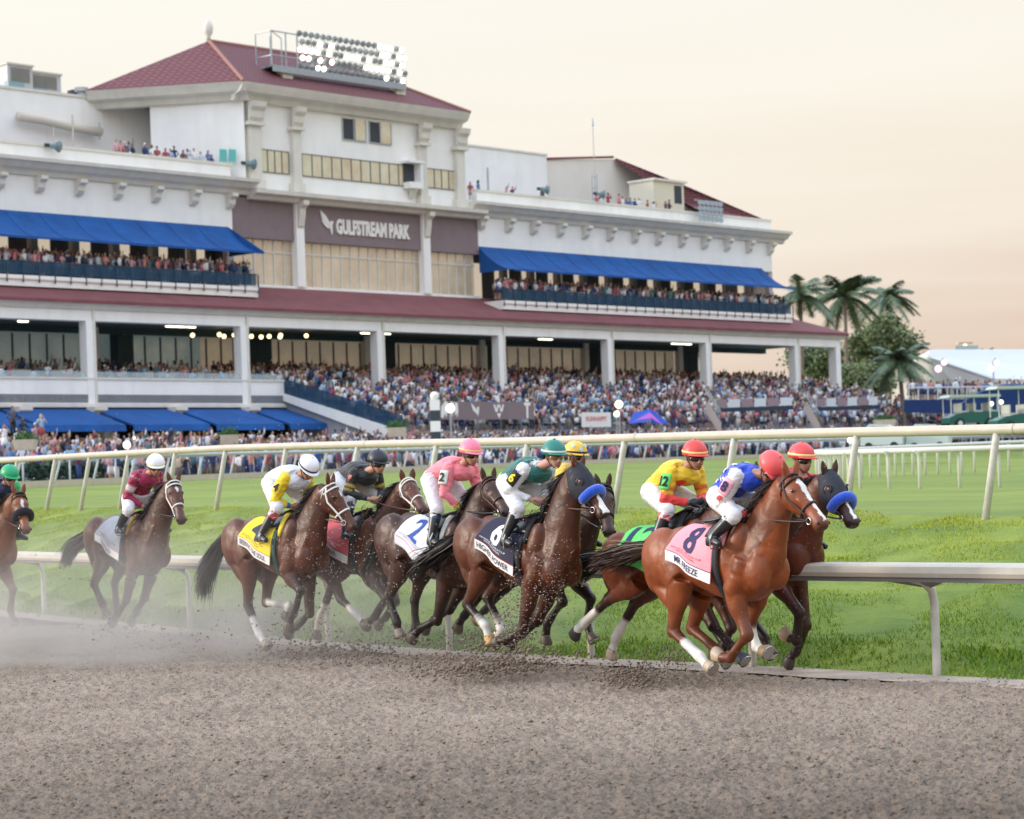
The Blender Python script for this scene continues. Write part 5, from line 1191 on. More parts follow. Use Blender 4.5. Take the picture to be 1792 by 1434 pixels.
def surf_shape(J, name, pts, m, c, nrm, up, s, r=.2, snap=True):
    """flat cut-out laid on a curved cloth at point c"""
    if snap:
        ok, lc, ln, _ = J['shirt'].closest_point_on_mesh(Vector(c))
        if ok: c = lc+ln*.012; nrm = ln
    nrm = Vector(nrm).normalized(); up = Vector(up); up = (up-nrm*up.dot(nrm)).normalized(); sx = up.cross(nrm)
    mb = MB(); k = len(pts); vs = [Vector(c)+sx*(x*s)+up*(y*s)-nrm*((x*x+y*y)*s*s/(2*r)) for x, y in pts]; ce = Vector(c)
    mb.add([ce]+vs, [(0, i+1, (i+1) % k+1) for i in range(k)]); return mb.build(name, m, J['root'])
star = [(math.sin(i*math.pi/5)*(1 if i % 2 == 0 else .42), math.cos(i*math.pi/5)*(1 if i % 2 == 0 else .42)) for i in range(10)]
GRP = 'racehorses galloping in the field'
bay, dkbay, brightbay, chest = (.088, .0215, .0065), (.048, .0160, .0085), (.120, .0260, .0070), (.225, .054, .0135)
LN = ['PEGASUS WORLD CUP', 'INVITATIONAL']
R_ = math.radians
tan_h, pale_h, dk_h = (.30, .20, .12), (.42, .33, .24), (.06, .05, .045)

h8 = Horse('racehorse', 'bright chestnut horse with white blaze and pink number 8 saddle cloth, leading', GRP, (1285, 911), 21.3, R_(34), cpx=(1184, 921), head=(ZB(600, 350), ZB(975, 850)), coat=chest, dark=(.13, .035, .013), neckdark=0, mud=.002,
    legs={'FR': [ZC(1045, 740), ZC(860, 1000), ZC(720, 950)], 'FL': [ZC(1090, 620), ZC(1130, 800), ZC(1230, 920)], 'HR': [ZC(325, 700), ZC(590, 950), ZC(720, 1110)], 'HL': [ZC(490, 720), ZC(770, 900), ZC(830, 1000)]},
    socks={'HR': .7, 'FL': 1}, hooves={'HR': pale_h, 'FR': pale_h, 'FL': tan_h}, blaze=([.13, .2, .34, .55, .8, .95], [.012, .040, .030, .020, .018, .02]), tail=(ZC(-560, -40), ZC(-150, -60), .10), mane=(.035, .014, .009), seed=8)
h8.bridle(mat('dark_brown_strap', (.045, .02, .014), .5)); h8.saddle(pad=(.70, .30, .34), girth=(.012, .013, .018)); h8.cloth((.80, .30, .35), '8', (.02, .01, .08), LN, (.40, .03, .06), 'MR FREEZE', namecol=(.01, .012, .09), trim=(.03, .01, .06))
def m8(P_, cols, shc, sh, el, ha, hip):
    return cols
j8 = jockey(h8, 'jockey in blue silks with white stars and coral cap on the chestnut horse', dict(head=ZB(400, 235), sh=ZA(1010, 440), elbow=ZA(850, 720), hand=ZA(1150, 850), hip=ZA(890, 560), knee=ZA(985, 860), ankle=ZA(740, 1090)), (.012, .06, .52), sleeve=(.74, .72, .72), cap=(.80, .10, .10), skin=(.30, .14, .085), arm_no=('8', (.85, .42, .5), (.03, .01, .08)), head_pitch=1.0, look=.1, cuffs=(.74, .72, .72), hi=1)
wm = mat('star_white', (.82, .82, .84), .7); rm = mat('leaf_red', (.75, .06, .05), .7)
for t, a, sc in ((.25, -.5, .052), (.5, -.85, .06), (.72, -.45, .055), (.85, -.95, .05), (.6, -1.5, .042), (.35, -1.25, .045), (.9, .1, .05), (.5, .1, .055), (.15, -1.0, .04), (.8, -1.45, .038)):
    c = j8['hipc'].lerp(j8['shc'], t)+V3(-.01, 0, .035); n_v = Vector((0, math.sin(a), math.cos(a))); surf_shape(j8, 'star', star, wm, c+Vector((0, n_v.y*(.196+.03*(t > .4)), n_v.z*(.160+.012*(t > .4)))), n_v, (1, 0, .3), sc*.8, .16)
leaf = [(0, 1), (.2, .55), (.55, .75), (.5, .35), (.95, .3), (.6, 0), (.75, -.4), (.2, -.3), (0, -.9), (-.2, -.3), (-.75, -.4), (-.6, 0), (-.95, .3), (-.5, .35), (-.55, .75), (-.2, .55)]
for t in (.2, .5, .8): c = j8['elR'].lerp(j8['haR'], t); d = (j8['haR']-j8['elR']).normalized(); n_v = Vector((.35, -1, .2)); n_v = (n_v-d*n_v.dot(d)).normalized(); surf_shape(j8, 'leaf', leaf, rm, c+n_v*(.074-.016*t), n_v, d, .042, .06)
surf_shape(j8, 'leaf', leaf, rm, j8['elR'].lerp(j8['shR'], .18)+V3(.02, -.078, 0), (.2, -1, 0), (0, 0, 1), .045, .06)
h8.reins(j8['hand'], mat('dark_brown_strap', (0, 0, 0))); h8.stirrup(j8['foot'])

h12 = Horse('racehorse', 'bay horse with a lime green number 12 saddle cloth, its head hidden behind the chestnut', GRP, (1202, 905), 22.7, R_(37), cpx=(1104, 932), head=((1310, 838), (1362, 915)), coat=brightbay, neckdark=.15, cx0=-.86,
    legs={'FR': [ZC(800, 800), ZC(1030, 1000), ZC(1095, 1110)], 'FL': [ZC(900, 680), ZC(830, 830), ZC(740, 880)], 'HR': [ZE(1075, 700), ZE(1075, 880), ZE(970, 990)], 'HL': [ZE(1510, 710), ZE(1545, 960), ZE(1555, 1090)]},
    socks={'HR': .5, 'HL': .45}, hooves={'HR': dk_h, 'HL': pale_h, 'FR': (.05, .06, .09)}, tail=(ZE(1180, 80), ZE(1400, 60), .10), seed=12)
h12.bridle(blackl); h12.saddle(); h12.cloth((.12, .62, .15), '12', (.005, .03, .09), LN, (.01, .12, .05), None, trim=(.6, .05, .05))
j12 = jockey(h12, 'jockey in yellow and red silks and coral cap on the number 12 horse', dict(head=ZA(575, 235), sh=ZA(330, 390), elbow=ZA(265, 680), hand=ZA(530, 720), hip=ZA(95, 590), knee=ZA(300, 810), ankle=ZA(185, 1040)), (.83, .55, .02), sleeve=(.68, .04, .03), cap=(.72, .06, .05), band=(.85, .68, .25), skin=(.36, .17, .10), arm_no=('12', (.14, .68, .14), (.01, .01, .015)), head_pitch=.32, look=-.25, gloves=(.012, .012, .015), bands=[(.83, .55, .02)]*5+[(.68, .04, .03), (.83, .55, .02), (.68, .04, .03), (.68, .04, .03)], boot_top=[(.012, .014, .02), (.65, .08, .08), (.65, .08, .08)])
h12.reins(j12['hand'], blackl); h12.stirrup(j12['foot'])
surf_shape(j12, 'chest_emblem', [(-1, -.5), (-.4, .4), (.4, .5), (1, .2), (.5, 0), (.9, -.3), (.2, -.2), (0, -.6), (-.3, -.1)], rm, j12['shc']+V3(.06, -.13, -.13), (.8, -.7, -.1), (0, 0, 1), .09, .2)

hR = Horse('racehorse', 'bay horse in black hood and blue noseband, beyond the chestnut at far right', GRP, (1350, 893), 22.9, R_(36), cpx=(1245, 905), head=(ZB(1010, 330), ZB(1290, 830)), coat=(.105, .024, .008), neckdark=.1,
    legs={'FR': [ZC(1560, 520), ZC(1535, 800), ZC(1400, 740)], 'FL': [ZC(1655, 770), ZC(1530, 900), ZC(1430, 1010)]}, hooves={'FR': tan_h, 'FL': dk_h}, blaze=([.55, .7, .95], [.012, .014, .02]), seed=3, face_dark=.75)
hR.hood(); hR.bridle(blackl); hR.fleece_roll(fleece_b); hR.saddle()
jR = jockey(hR, 'jockey in plain red silks, white collar and coral cap, half hidden at right', dict(head=ZB(735, 145), sh=ZB(590, 380), elbow=(1375, 880), hand=(1412, 888), hip=(1333, 860), knee=(1360, 905), ankle=(1335, 945)), (.62, .02, .05), cap=(.74, .07, .07), band=(.85, .78, .3), skin=(.40, .21, .14), head_pitch=.3, look=.05, collar=(.7, .7, .72))
hR.reins(jR['hand'], blackl)

h6 = Horse('racehorse', 'dark bay horse with black hood, blue noseband and navy number 6 saddle cloth', GRP, (940, 910), 23.9, R_(38), cpx=(838, 901), head=(ZD(890, 370), ZD(1200, 860)), coat=bay,
    legs={'FR': [ZE(815, 660), ZE(650, 745), ZE(555, 750)], 'FL': [ZE(860, 760), ZE(560, 920), ZE(400, 930)], 'HR': [ZE(265, 480), ZE(475, 610), ZE(520, 800)], 'HL': [ZE(420, 440), ZE(620, 640), ZE(545, 740)]},
    socks={'HR': .3, 'HL': .3}, hooves={'HR': (.48, .27, .08), 'HL': tan_h, 'FL': dk_h}, blaze=([.60, .66, .8, .97], [.01, .02, .045, .055]), tail=(ZG(800, 200), ZG(1080, 110), .10), seed=6, face_dark=.1)
h6.hood(); h6.bridle(blackl); h6.fleece_roll(fleece_b); h6.saddle(pad=(.012, .014, .02)); h6.cloth((.012, .011, .04), '6', (.80, .80, .82), LN, (.66, .66, .68), 'HIGHER POWER')
def m6(P_, cols, shc, sh, el, ha, hip): return cols
j6 = jockey(h6, 'jockey in dark green silks with white sleeves and green cap, riding the number 6 horse', dict(head=ZD(655, 225), sh=ZD(340, 370), elbow=ZD(180, 590), hand=ZD(430, 690), hip=ZD(150, 480), knee=ZD(300, 830), ankle=ZD(130, 1100)), (.008, .12, .10), sleeve=(.76, .76, .78), cap=(.01, .19, .15), band=(.7, .75, .74), skin=(.50, .27, .20), arm_no=('6', (.012, .012, .015), (.85, .65, .02)), goggles=lens_o, head_pitch=.30, look=-.15, collar=(.7, .7, .72), hi=1)
V_, F_, w_ = text_mesh('NY', .02)
MB().add([j6['hp'](-.008+.1445*math.cos(a)*math.sqrt(max(0, 1-((y-.5)*.045+.03)**2/.018)), .1245*math.sin(a)*math.sqrt(max(0, 1-((y-.5)*.045+.03)**2/.018)), .058+(y-.5)*.045) for x, y in V_ for a in (math.radians(8)+(x-w_/2)*.32,)], F_).build('cap_emblem', wm, j6['helm'])
h6.reins(j6['hand'], mat('rein_blue_brown', (.10, .04, .03), .6)); h6.stirrup(j6['foot'])

hY = Horse('racehorse', 'dark horse whose head shows just beyond the muzzle of the blinkered number 6', GRP, (968, 905), 25.4, R_(38), head=(ZD(1170, 560), ZD(1235, 1060)), coat=dkbay,
    legs={'HR': [ZG(1230, 800), ZG(1140, 1020), ZG(1105, 1120)], 'HL': [ZG(1560, 640), ZG(1490, 740), ZG(1410, 790)]}, hooves={'HL': tan_h}, seed=21)
hY.bridle(blackl); hY.saddle()
jY = jockey(hY, 'jockey in a yellow cap with pale patches, mostly hidden behind the green-capped rider', dict(head=ZD(880, 230), sh=(982, 830), elbow=(968, 872), hand=(1000, 885), hip=(945, 850), knee=(965, 905), ankle=(948, 945)), (.70, .48, .05), cap=(.78, .50, .06), band=(.02, .02, .02), skin=(.38, .2, .13), head_pitch=.3, look=.1)
hY.reins(jY['hand'], blackl)
diam = [(0, 1), (.8, 0), (0, -1), (-.8, 0)]
for a, zz in ((-1.1, .09), (.1, .10), (-.35, .055)): c = jY['hp'](-.008+.128*math.cos(a), .112*math.sin(a), .028+zz); surf_shape(jY, 'cap_patch', diam, mat('cap_pale_blue', (.45, .62, .66), .6), c+(c-jY['hp'](0, 0, .03)).normalized()*.012, c-jY['hp'](0, 0, .03), (0, 0, 1), .032, .13, False)

h2 = Horse('racehorse', 'dark brown horse with a white number 2 saddle cloth, head behind the number 6 rider', GRP, (792, 908), 25.8, R_(40), cpx=(727, 900), head=(ZF(1160, 500), ZF(1370, 850)), coat=dkbay,
    legs={'FR': [ZG(1110, 870), ZG(950, 800), ZG(880, 890)], 'FL': [ZG(1150, 800), ZG(1000, 790), ZG(930, 850)], 'HR': [ZG(650, 530), ZG(740, 680), ZG(775, 850)], 'HL': [ZG(890, 620), ZG(940, 750), ZG(870, 880)]}, hooves={'HR': (.24, .19, .14)}, tail=((640, 985), (655, 960), .06), seed=2)
h2.bridle(mat('dark_brown_strap', (0, 0, 0))); h2.saddle(pad=(.6, .6, .55)); h2.cloth((.62, .62, .66), '2', (.01, .06, .32), LN, (.3, .3, .34), '', trim=(.6, .03, .06))
j2 = jockey(h2, 'jockey in pink silks and pink cap, riding the number 2 horse', dict(head=ZF(975, 205), sh=ZF(750, 360), elbow=ZF(700, 620), hand=ZF(880, 790), hip=ZF(540, 460), knee=ZF(640, 850), ankle=ZF(560, 1100)), (.85, .22, .27), cap=(.88, .22, .32), band=(.85, .55, .2), skin=(.45, .22, .13), arm_no=('2', (.68, .68, .62), (.02, .02, .02)), head_pitch=.38, look=-.1, cuffs=(.85, .55, .03), boot_top=[(.01, .012, .02), (.01, .012, .02), (.01, .10, .18)])
h2.reins(j2['hand'], blackl); h2.stirrup(j2['foot'])

hK = Horse('racehorse', 'bay horse in white bridle with red saddle cloth between numbers 4 and 2', GRP, (643, 902), 27.7, R_(40), head=(ZJ(990, 490), ZJ(1200, 830)), coat=(.092, .022, .0075),
    legs={'FR': [ZG(680, 530), ZG(520, 700), ZG(430, 760)], 'FL': [ZG(740, 520), ZG(640, 680), ZG(560, 740)], 'HR': [ZG(240, 580), ZG(390, 680), ZG(440, 760)], 'HL': [ZI(1250, 740), ZI(1235, 960), ZI(1245, 1100)]}, socks={'HR': .7, 'HL': .8}, seed=4)
hK.bridle(white_s); hK.saddle(girth=(.012, .014, .02)); hK.cloth((.62, .10, .12), None, (0, 0, 0), LN, (.8, .6, .6), 'GUMBER', trim=(.02, .02, .04))
jK = jockey(hK, 'jockey in black silks with yellow sleeve bands and a black cap', dict(head=ZJ(660, 265), sh=ZJ(390, 390), elbow=ZJ(320, 590), hand=ZJ(570, 680), hip=ZJ(240, 430), knee=(625, 890), ankle=(603, 935)), (.014, .014, .018), cap=(.012, .014, .022), skin=(.46, .24, .15), head_pitch=.38, look=-.1, bands=[(.014, .014, .018)]*5+[(.6, .42, .06), (.014, .014, .018), (.6, .42, .06), (.014, .014, .018)], breech=(.6, .6, .62))
hK.reins(jK['hand'], leather)
surf_shape(jK, 'sleeve_patch', [(-.5, -1), (.3, -1), (.6, 1), (-.2, 1)], mat('patch_pink', (.75, .25, .22), .7), jK['shR'].lerp(jK['elR'], .3)+V3(.02, -.08, 0), (.25, -1, .2), (.3, 0, 1), .06, .08)

h4 = Horse('racehorse', 'bay horse, white bridle, yellow number 4 saddle cloth and white star', GRP, (508, 904), 27.6, R_(41), cpx=(428, 905), head=(ZH(800, 480), ZH(1085, 940)), coat=(.090, .0215, .0065),
    legs={'FR': [ZI(1085, 360), ZI(1050, 700), ZI(985, 830)], 'FL': [ZI(1230, 740), ZI(1040, 850), ZI(970, 870)], 'HR': [ZI(600, 680), ZI(720, 880), ZI(810, 1030)], 'HL': [ZI(780, 580), ZI(1020, 580), ZI(985, 690)]},
    socks={'HR': .7, 'HL': .9}, hooves={'HR': (.32, .25, .18)}, blaze=([.20, .25, .31, .34], [.004, .018, .015, .004]), tail=((345, 1045), (362, 968), .16), seed=44)
h4.bridle(white_s, white_s); h4.saddle(pad=(.72, .58, .05), girth=(.01, .06, .045)); h4.cloth((.80, .60, .02), '4', (.012, .02, .05), LN, (.15, .11, .02), 'SEEKING THE SOUL')
j4 = jockey(h4, 'jockey in white silks with a yellow number 4 sleeve and a white cap', dict(head=ZH(590, 300), sh=ZH(355, 400), elbow=ZH(235, 660), hand=ZH(400, 690), hip=ZH(190, 430), knee=ZH(285, 760), ankle=ZH(90, 1010)), (.66, .68, .74), sleeve=(.85, .62, .02), cap=(.80, .80, .84), band=(.02, .02, .03), skin=(.36, .17, .10), arm_no=('4', (.85, .62, .03), (.01, .01, .02)), head_pitch=.75, look=-.05, cuffs=(.02, .08, .3), boot_top=[(.42, .22, .10), (.50, .04, .06), (.5, .04, .06)], hi=1)
h4.reins(j4['hand'], leather); h4.stirrup(j4['foot'])

hT = Horse('racehorse', 'brown horse in white bridle with grey saddle cloth alone in the dust', GRP, (243, 905), 30.8, R_(38), cpx=(190, 903), head=(ZK(1390, 425), ZK(1490, 880)), coat=(.090, .030, .014),
    legs={'FR': [(216, 1072), (200, 1086), (190, 1095)], 'FL': [(245, 1074), (216, 1112), (203, 1128)], 'HR': [(160, 1032), (180, 1058), (186, 1078)], 'HL': [(190, 1045), (205, 1075), (196, 1085)]}, blaze=([.18, .23, .28, .32], [.004, .022, .016, .004]), tail=((96, 988), (118, 962), .09), seed=10)
hT.bridle(white_s); hT.saddle(pad=(.45, .25, .04)); hT.cloth((.36, .36, .38), None, (0, 0, 0), LN, (.12, .12, .14), 'TENFOLD')
jT = jockey(hT, 'jockey in maroon silks with white sleeve bands and a white cap, alone at left', dict(head=ZK(1190, 235), sh=ZK(965, 350), elbow=ZK(855, 600), hand=ZK(1050, 700), hip=ZK(925, 500), knee=ZK(880, 700), ankle=ZK(760, 950)), (.30, .012, .06), cap=(.78, .79, .82), band=(.8, .7, .35), skin=(.42, .2, .12), head_pitch=.5, look=-.35, bands=[(.62, .5, .52), (.30, .012, .06), (.30, .012, .06), (.30, .012, .06), (.62, .5, .52), (.62, .5, .52), (.30, .012, .06), (.30, .012, .06), (.30, .012, .06)])
hT.reins(jT['hand'], blackl); hT.stirrup(jT['foot'])

hG = Horse('racehorse', 'chestnut horse with small white star and black noseband, cut by the left edge', GRP, (-25, 905), 31.4, R_(40), head=(ZL(290, 600), ZL(420, 1180)), coat=(.19, .058, .022), dark=(.11, .035, .018), neckdark=0, blaze=([.22, .27, .38, .42], [.006, .022, .016, .01]), seed=17)
hG.bridle(mat('dark_brown_strap', (0, 0, 0))); hG.fleece_roll(fleece_k); hG.saddle()
jG = jockey(hG, 'jockey in navy and green silks with a green cap at the left edge', dict(head=ZL(150, 310), sh=(-12, 850), elbow=(-22, 885), hand=(2, 900), hip=(-50, 860), knee=(-30, 905), ankle=(-45, 940)), (.012, .02, .06), sleeve=(.05, .45, .16), cap=(.01, .36, .14), skin=(.36, .18, .12), head_pitch=.5, look=0, hi=1)
hG.reins(jG['hand'], blackl)
# ================================================================ CROWD
skins = [(.50, .28, .20), (.42, .22, .15), (.30, .15, .09), (.14, .07, .045), (.58, .36, .27)]
tops = [(.62, .66, .72), (.75, .76, .78), (.70, .72, .76), (.02, .05, .14), (.015, .02, .035), (.30, .46, .62), (.35, .06, .08), (.55, .25, .22), (.08, .18, .38), (.10, .20, .22), (.50, .40, .30), (.14, .04, .07), (.04, .09, .28), (.55, .32, .34), (.07, .075, .09), (.5, .54, .60), (.24, .21, .28), (.02, .03, .07), (.78, .77, .74), (.76, .77, .80), (.60, .20, .22)]
names_ = ['pale grey-blue', 'white', 'white', 'navy', 'black', 'sky blue', 'dark red', 'coral', 'blue', 'teal', 'tan', 'burgundy', 'royal blue', 'pink', 'charcoal', 'light grey', 'mauve', 'dark navy', 'cream', 'bright white', 'red']
hairs = [(.02, .014, .01), (.05, .028, .015), (.12, .07, .03), (.35, .24, .11), (.015, .012, .012)]
def person_parts(pose, rs, female):
    """low figure, metres, standing at the origin, facing +y; returns body MB, shirt MB, lower MB, hair MB"""
    b, t, l, h = MB(), MB(), MB(), MB(); sh = .17 if female else .20; H_ = 1.62 if female else 1.75; k = H_/1.75
    z = lambda v: v*k; seg = 8; sit = pose == 'sit'; dz = -.42 if sit else 0
    hip = (0, 0, z(.95)+dz); ch = (0, .01, z(1.38)+dz); nk = (0, .01, z(1.5)+dz)
    b.tube([hip, (0, 0, z(1.15)+dz), ch, nk], [.10, .09, .11, .05], seg, up=V3(0, 1, 0), rad2=[.14, .12, sh-.03, .06]); b.tube([nk, (0, .02, z(1.6)+dz)], .048, seg)
    b.ball((0, .03, z(1.66)+dz), (.075, .092, .115), 10, 8); b.ball((0, .125, z(1.645)+dz), (.012, .018, .02), 6, 5)
    t.tube([(0, 0, z(.92)+dz), (0, 0, z(1.15)+dz), ch, (0, .01, z(1.49)+dz)], [.125, .11, .13, .06], 10, up=V3(0, 1, 0), rad2=[.165, .14, sh, .07])
    arms = {'down': ((.27, .02, 1.12), (.25, .10, .88)), 'fold': ((.25, .05, 1.14), (.05, .22, 1.15)), 'photo': ((.26, .16, 1.25), (.09, .24, 1.55)), 'up': ((.30, .10, 1.62), (.28, .16, 1.92)), 'hip': ((.36, -.02, 1.16), (.17, .08, 1.0)), 'sit': ((.25, .1, 1.14), (.12, .3, 1.05))}
    a = arms[pose]
    for sg in (-1, 1):
        aa = a if not (pose == 'up' and sg > 0) else arms['down']
        S = V3(sg*sh, 0, z(1.43)+dz); E_ = V3(sg*aa[0][0], aa[0][1], z(aa[0][2])+dz); W_ = V3(sg*aa[1][0], aa[1][1], z(aa[1][2])+dz)
        b.tube([S, E_, W_], [.045, .038, .028], 6); b.ball(W_+(W_-E_).normalized()*.05, (.03, .04, .05), 6, 5)
        t.tube([S, E_, E_.lerp(W_, .1 if female else .9)], [.062, .052, .040], 7)
        if sit: K, A_ = V3(sg*.11, .42, .50), V3(sg*.12, .44, .06)
        else: K, A_ = V3(sg*.10, .03, z(.50)), V3(sg*.11, 0, .08)
        Hh = V3(sg*.09, 0, z(.93)+dz)
        b.tube([Hh, K, A_], [.085, .055, .035], 7); b.tube([A_, A_+V3(0, .14, -.05)], [.04, .03], 6)
        if not female or sit: l.tube([Hh, K, A_+V3(0, 0, .04)], [.10, .072, .055], 8)
    if female and not sit: l.tube([(0, 0, z(.98)), (0, 0, z(.78)), (0, 0, z(.55))], [.125, .15, .17], 10, up=V3(0, 1, 0), rad2=[.16, .19, .21])
    l.tube([(0, 0, z(.98)+dz), (0, 0, z(.86)+dz)], [.12, .12], 10, up=V3(0, 1, 0), rad2=[.16, .16])
    h.ball((0, .01, z(1.69)+dz), (.086, .098, .105), 10, 8)
    if female: h.tube([(0, -.04, z(1.70)+dz), (0, -.07, z(1.55)+dz), (0, -.06, z(1.40)+dz)], [.08, .075, .045], 8)
    return b, t, l, h
crs = np.random.RandomState(77)
shirt_m = mat('crowd_top', (1, 1, 1), .8, objcol=True); lower_m = mat('crowd_lower', (1, 1, 1), .85, objcol=True); hair_mm = mat('crowd_hair', (1, 1, 1), .7, objcol=True); skin_c = mat('crowd_skin', (1, 1, 1), .6, objcol=True)
VAR = []
for pose in ('down', 'fold', 'photo', 'up', 'hip', 'sit'):
    for fem in (False, True):
        parts = person_parts(pose, crs, fem); ms = [p.mesh(n, m, smooth=True) for p, n, m in zip(parts, ('body', 'top', 'skirt' if fem and pose != 'sit' else 'trousers', 'hair'), (skin_c, shirt_m, lower_m, hair_mm))]
        VAR.append((pose, fem, ms, parts))
low_c = [(.02, .03, .07), (.10, .09, .08), (.55, .52, .48), (.03, .05, .16), (.25, .2, .15), (.015, .015, .02)]
def indiv(pos, place, group, yaw, seated=None, top=None):
    vs = [v for v in VAR if (v[0] == 'sit') == bool(seated)]; v = vs[crs.randint(len(vs))]; ti = crs.randint(len(tops)) if top is None else top
    cap = crs.rand() < .18
    verb = {'sit': 'seated', 'down': 'standing', 'fold': 'arms folded,', 'photo': 'raising a phone,', 'up': 'one arm up,', 'hip': 'hand on hip,'}[v[0]]
    lab = '%s in %s top, %s, %s' % ('woman' if v[1] else 'man', names_[ti], verb.strip(','), place)
    e = empty('person', pos, lab, 'spectator', group); e.rotation_euler = (0, 0, yaw); s_ = crs.uniform(.95, 1.05); e.scale = (s_, s_, s_)
    for me, nm, col in zip(v[2], ('body', 'shirt', 'lower', 'hair'), (skins[crs.randint(5)], tops[ti], low_c[crs.randint(6)] if not v[1] else tops[crs.randint(len(tops))], (.75, .75, .75) if cap else hairs[crs.randint(5)])):
        o = bpy.data.objects.new(me.name, me); C.objects.link(o); o.parent = e; o.color = (*col, 1)
    return e
# packed arrays for the mass crowd
PK = []
for pose, fem, ms, parts in VAR:
    V = []; Fq = []; kind = []; o = 0
    for pi, p in enumerate(parts):
        V += p.v; kind += [pi]*len(p.v)
        for f in p.f:
            f = [i+o for i in f]
            if len(f) == 4: Fq.append(f)
            elif len(f) == 3: Fq.append([f[0], f[1], f[2], f[2]])
            else:
                for i in range(1, len(f)-1, 2): Fq.append([f[0], f[i], f[i+1], f[min(i+2, len(f)-1)]])
        o += len(p.v)
    Fq = np.array(Fq); PK.append((pose, fem, np.array(V), Fq, np.array(kind)))
def mass(name, label, spots, parentless=True):
    """spots: list of (pos, yaw, seated)"""
    VV, FF, CC = [], [], []; o = 0
    for pos, yaw, seated in spots:
        c_ = [p for p in PK if (p[0] == 'sit') == bool(seated)]; p = c_[crs.randint(len(c_))]; c, s_ = math.cos(yaw), math.sin(yaw); k = crs.uniform(.93, 1.06)
        V = p[2]*k; V = np.stack([V[:, 0]*c-V[:, 1]*s_, V[:, 0]*s_+V[:, 1]*c, V[:, 2]], 1)+np.array(pos)
        pal = np.array([skins[crs.randint(5)], tops[crs.randint(len(tops))], low_c[crs.randint(6)], hairs[crs.randint(5)] if crs.rand() > .15 else (.75, .75, .76)])
        VV.append(V); FF.append(p[3]+o); CC.append(pal[p[4]]); o += len(V)
    V = np.concatenate(VV); Fq = np.concatenate(FF); Cc = np.concatenate(CC)
    me = bpy.data.meshes.new(name); me.vertices.add(len(V)); me.vertices.foreach_set('co', V.astype(np.float32).ravel())
    tri = Fq[:, 2] == Fq[:, 3]; nq = (~tri).sum(); nt = tri.sum(); li = np.concatenate([Fq[~tri].ravel(), Fq[tri][:, :3].ravel()]).astype(np.int32)
    me.loops.add(len(li)); me.loops.foreach_set('vertex_index', li); me.polygons.add(nq+nt)
    st = np.concatenate([np.arange(nq)*4, nq*4+np.arange(nt)*3]).astype(np.int32); me.polygons.foreach_set('loop_start', st)
    ca = me.color_attributes.new('Col', 'FLOAT_COLOR', 'POINT'); cc = np.ones((len(V), 4), np.float32); cc[:, :3] = Cc; ca.data.foreach_set('color', cc.ravel())
    me.materials.append(mat('crowd_mass', (1, 1, 1), .8, vcol=True)); me.update(calc_edges=True)
    ob = bpy.data.objects.new(name, me); C.objects.link(ob); tag(ob, label, 'crowd', kind='stuff'); return ob
face_yaw = math.atan2(NY, NX)-math.pi/2           # looking out to the track
def uvz(u, v, z): return T(u, v, z)
def jit(a): return crs.uniform(-a, a)
inds = []      # candidates for individuals: (size, pos, yaw, seated, place, group)
def px_size(p): return F/p[1]
def apron_z(v): return plerp([0, 13, 24, 34, 46], [4.7, 4.4, 3.4, 2.7, 2.35], v)
big = []
# upper balconies
for (a, b, side) in ((-8, 17.0, 'left'), (44.8, 86.4, 'right')):
    n = 66 if side == 'left' else 104
    for i in range(n):
        u = a+(b-a)*(i+jit(.45)+.5)/n; big.append((uvz(u, -1.95-abs(jit(.35)), 17.68), 'on the upper %s balcony' % side, 'spectators on the upper %s balcony' % side, 0))
# roof terraces
def roof(pxs, place, group):
    for px, py in pxs:
        u, z = facu(px, py, -5.9); big.append((uvz(u, -5.98, 26.62+jit(.12)), place, group, 0))
roof([(205, 256), (212, 258), (219, 260), (227, 262), (233, 262), (255, 265), (267, 268), (276, 268), (291, 270), (299, 270), (306, 272), (322, 275), (329, 276), (341, 276), (352, 278), (366, 280), (372, 280)], 'on the left roof terrace', 'spectators on the left roof terrace')
roof([(809, 320), (824, 322), (838, 322), (887, 326), (898, 327), (951, 332), (1045, 340), (1051, 341), (1065, 343), (1084, 344), (1090, 344), (1097, 345), (1104, 345), (1112, 346), (1119, 347), (1134, 350), (1145, 351), (1166, 353), (1172, 354)], 'on the right roof terrace', 'spectators on the right roof terrace')
for e_ in big[-36:]: pass
# left apron figures near the planter
la = [((8, 745), 0), ((22, 720), 0), ((40, 735), 0), ((62, 748), 13), ((30, 752), 1), ((72, 730), 5), ((92, 762), 13), ((110, 770), 4), ((52, 765), 10), ((84, 775), 0), ((15, 770), 5), ((120, 776), 3), ((103, 775), 6)]
for (px, py), ti in la:
    z = 2.6+(790-py)*.035; p = at(px, py+12, 128); p.z = z+.9; big.append(((p.x, p.y, z+.4), 'by the far left planter', 'racegoers on the left steps', ti))
inner = []
for i in range(58):
    u = -8+25*(i+.5+jit(.4))/58; v = -1.0-abs(jit(3.2)); z = plerp([-6, -4, -2, 0], [10.0, 10.0, 9.6, 9.2], v); inner.append((uvz(u, v, z), 'on the terrace left of the stairs', 'spectators on the left terrace'))
for i, (p, pl, gr) in enumerate(inner): big.append((p, pl, gr, 0))
assert len(big) <= 330, len(big)
for k, (p, pl, gr, ti) in enumerate(big[:300]): indiv(p, pl, gr, face_yaw+jit(.5), seated=False, top=(ti or None))
spots = [(p, face_yaw+jit(.5), False) for p, *_ in big[300:]]
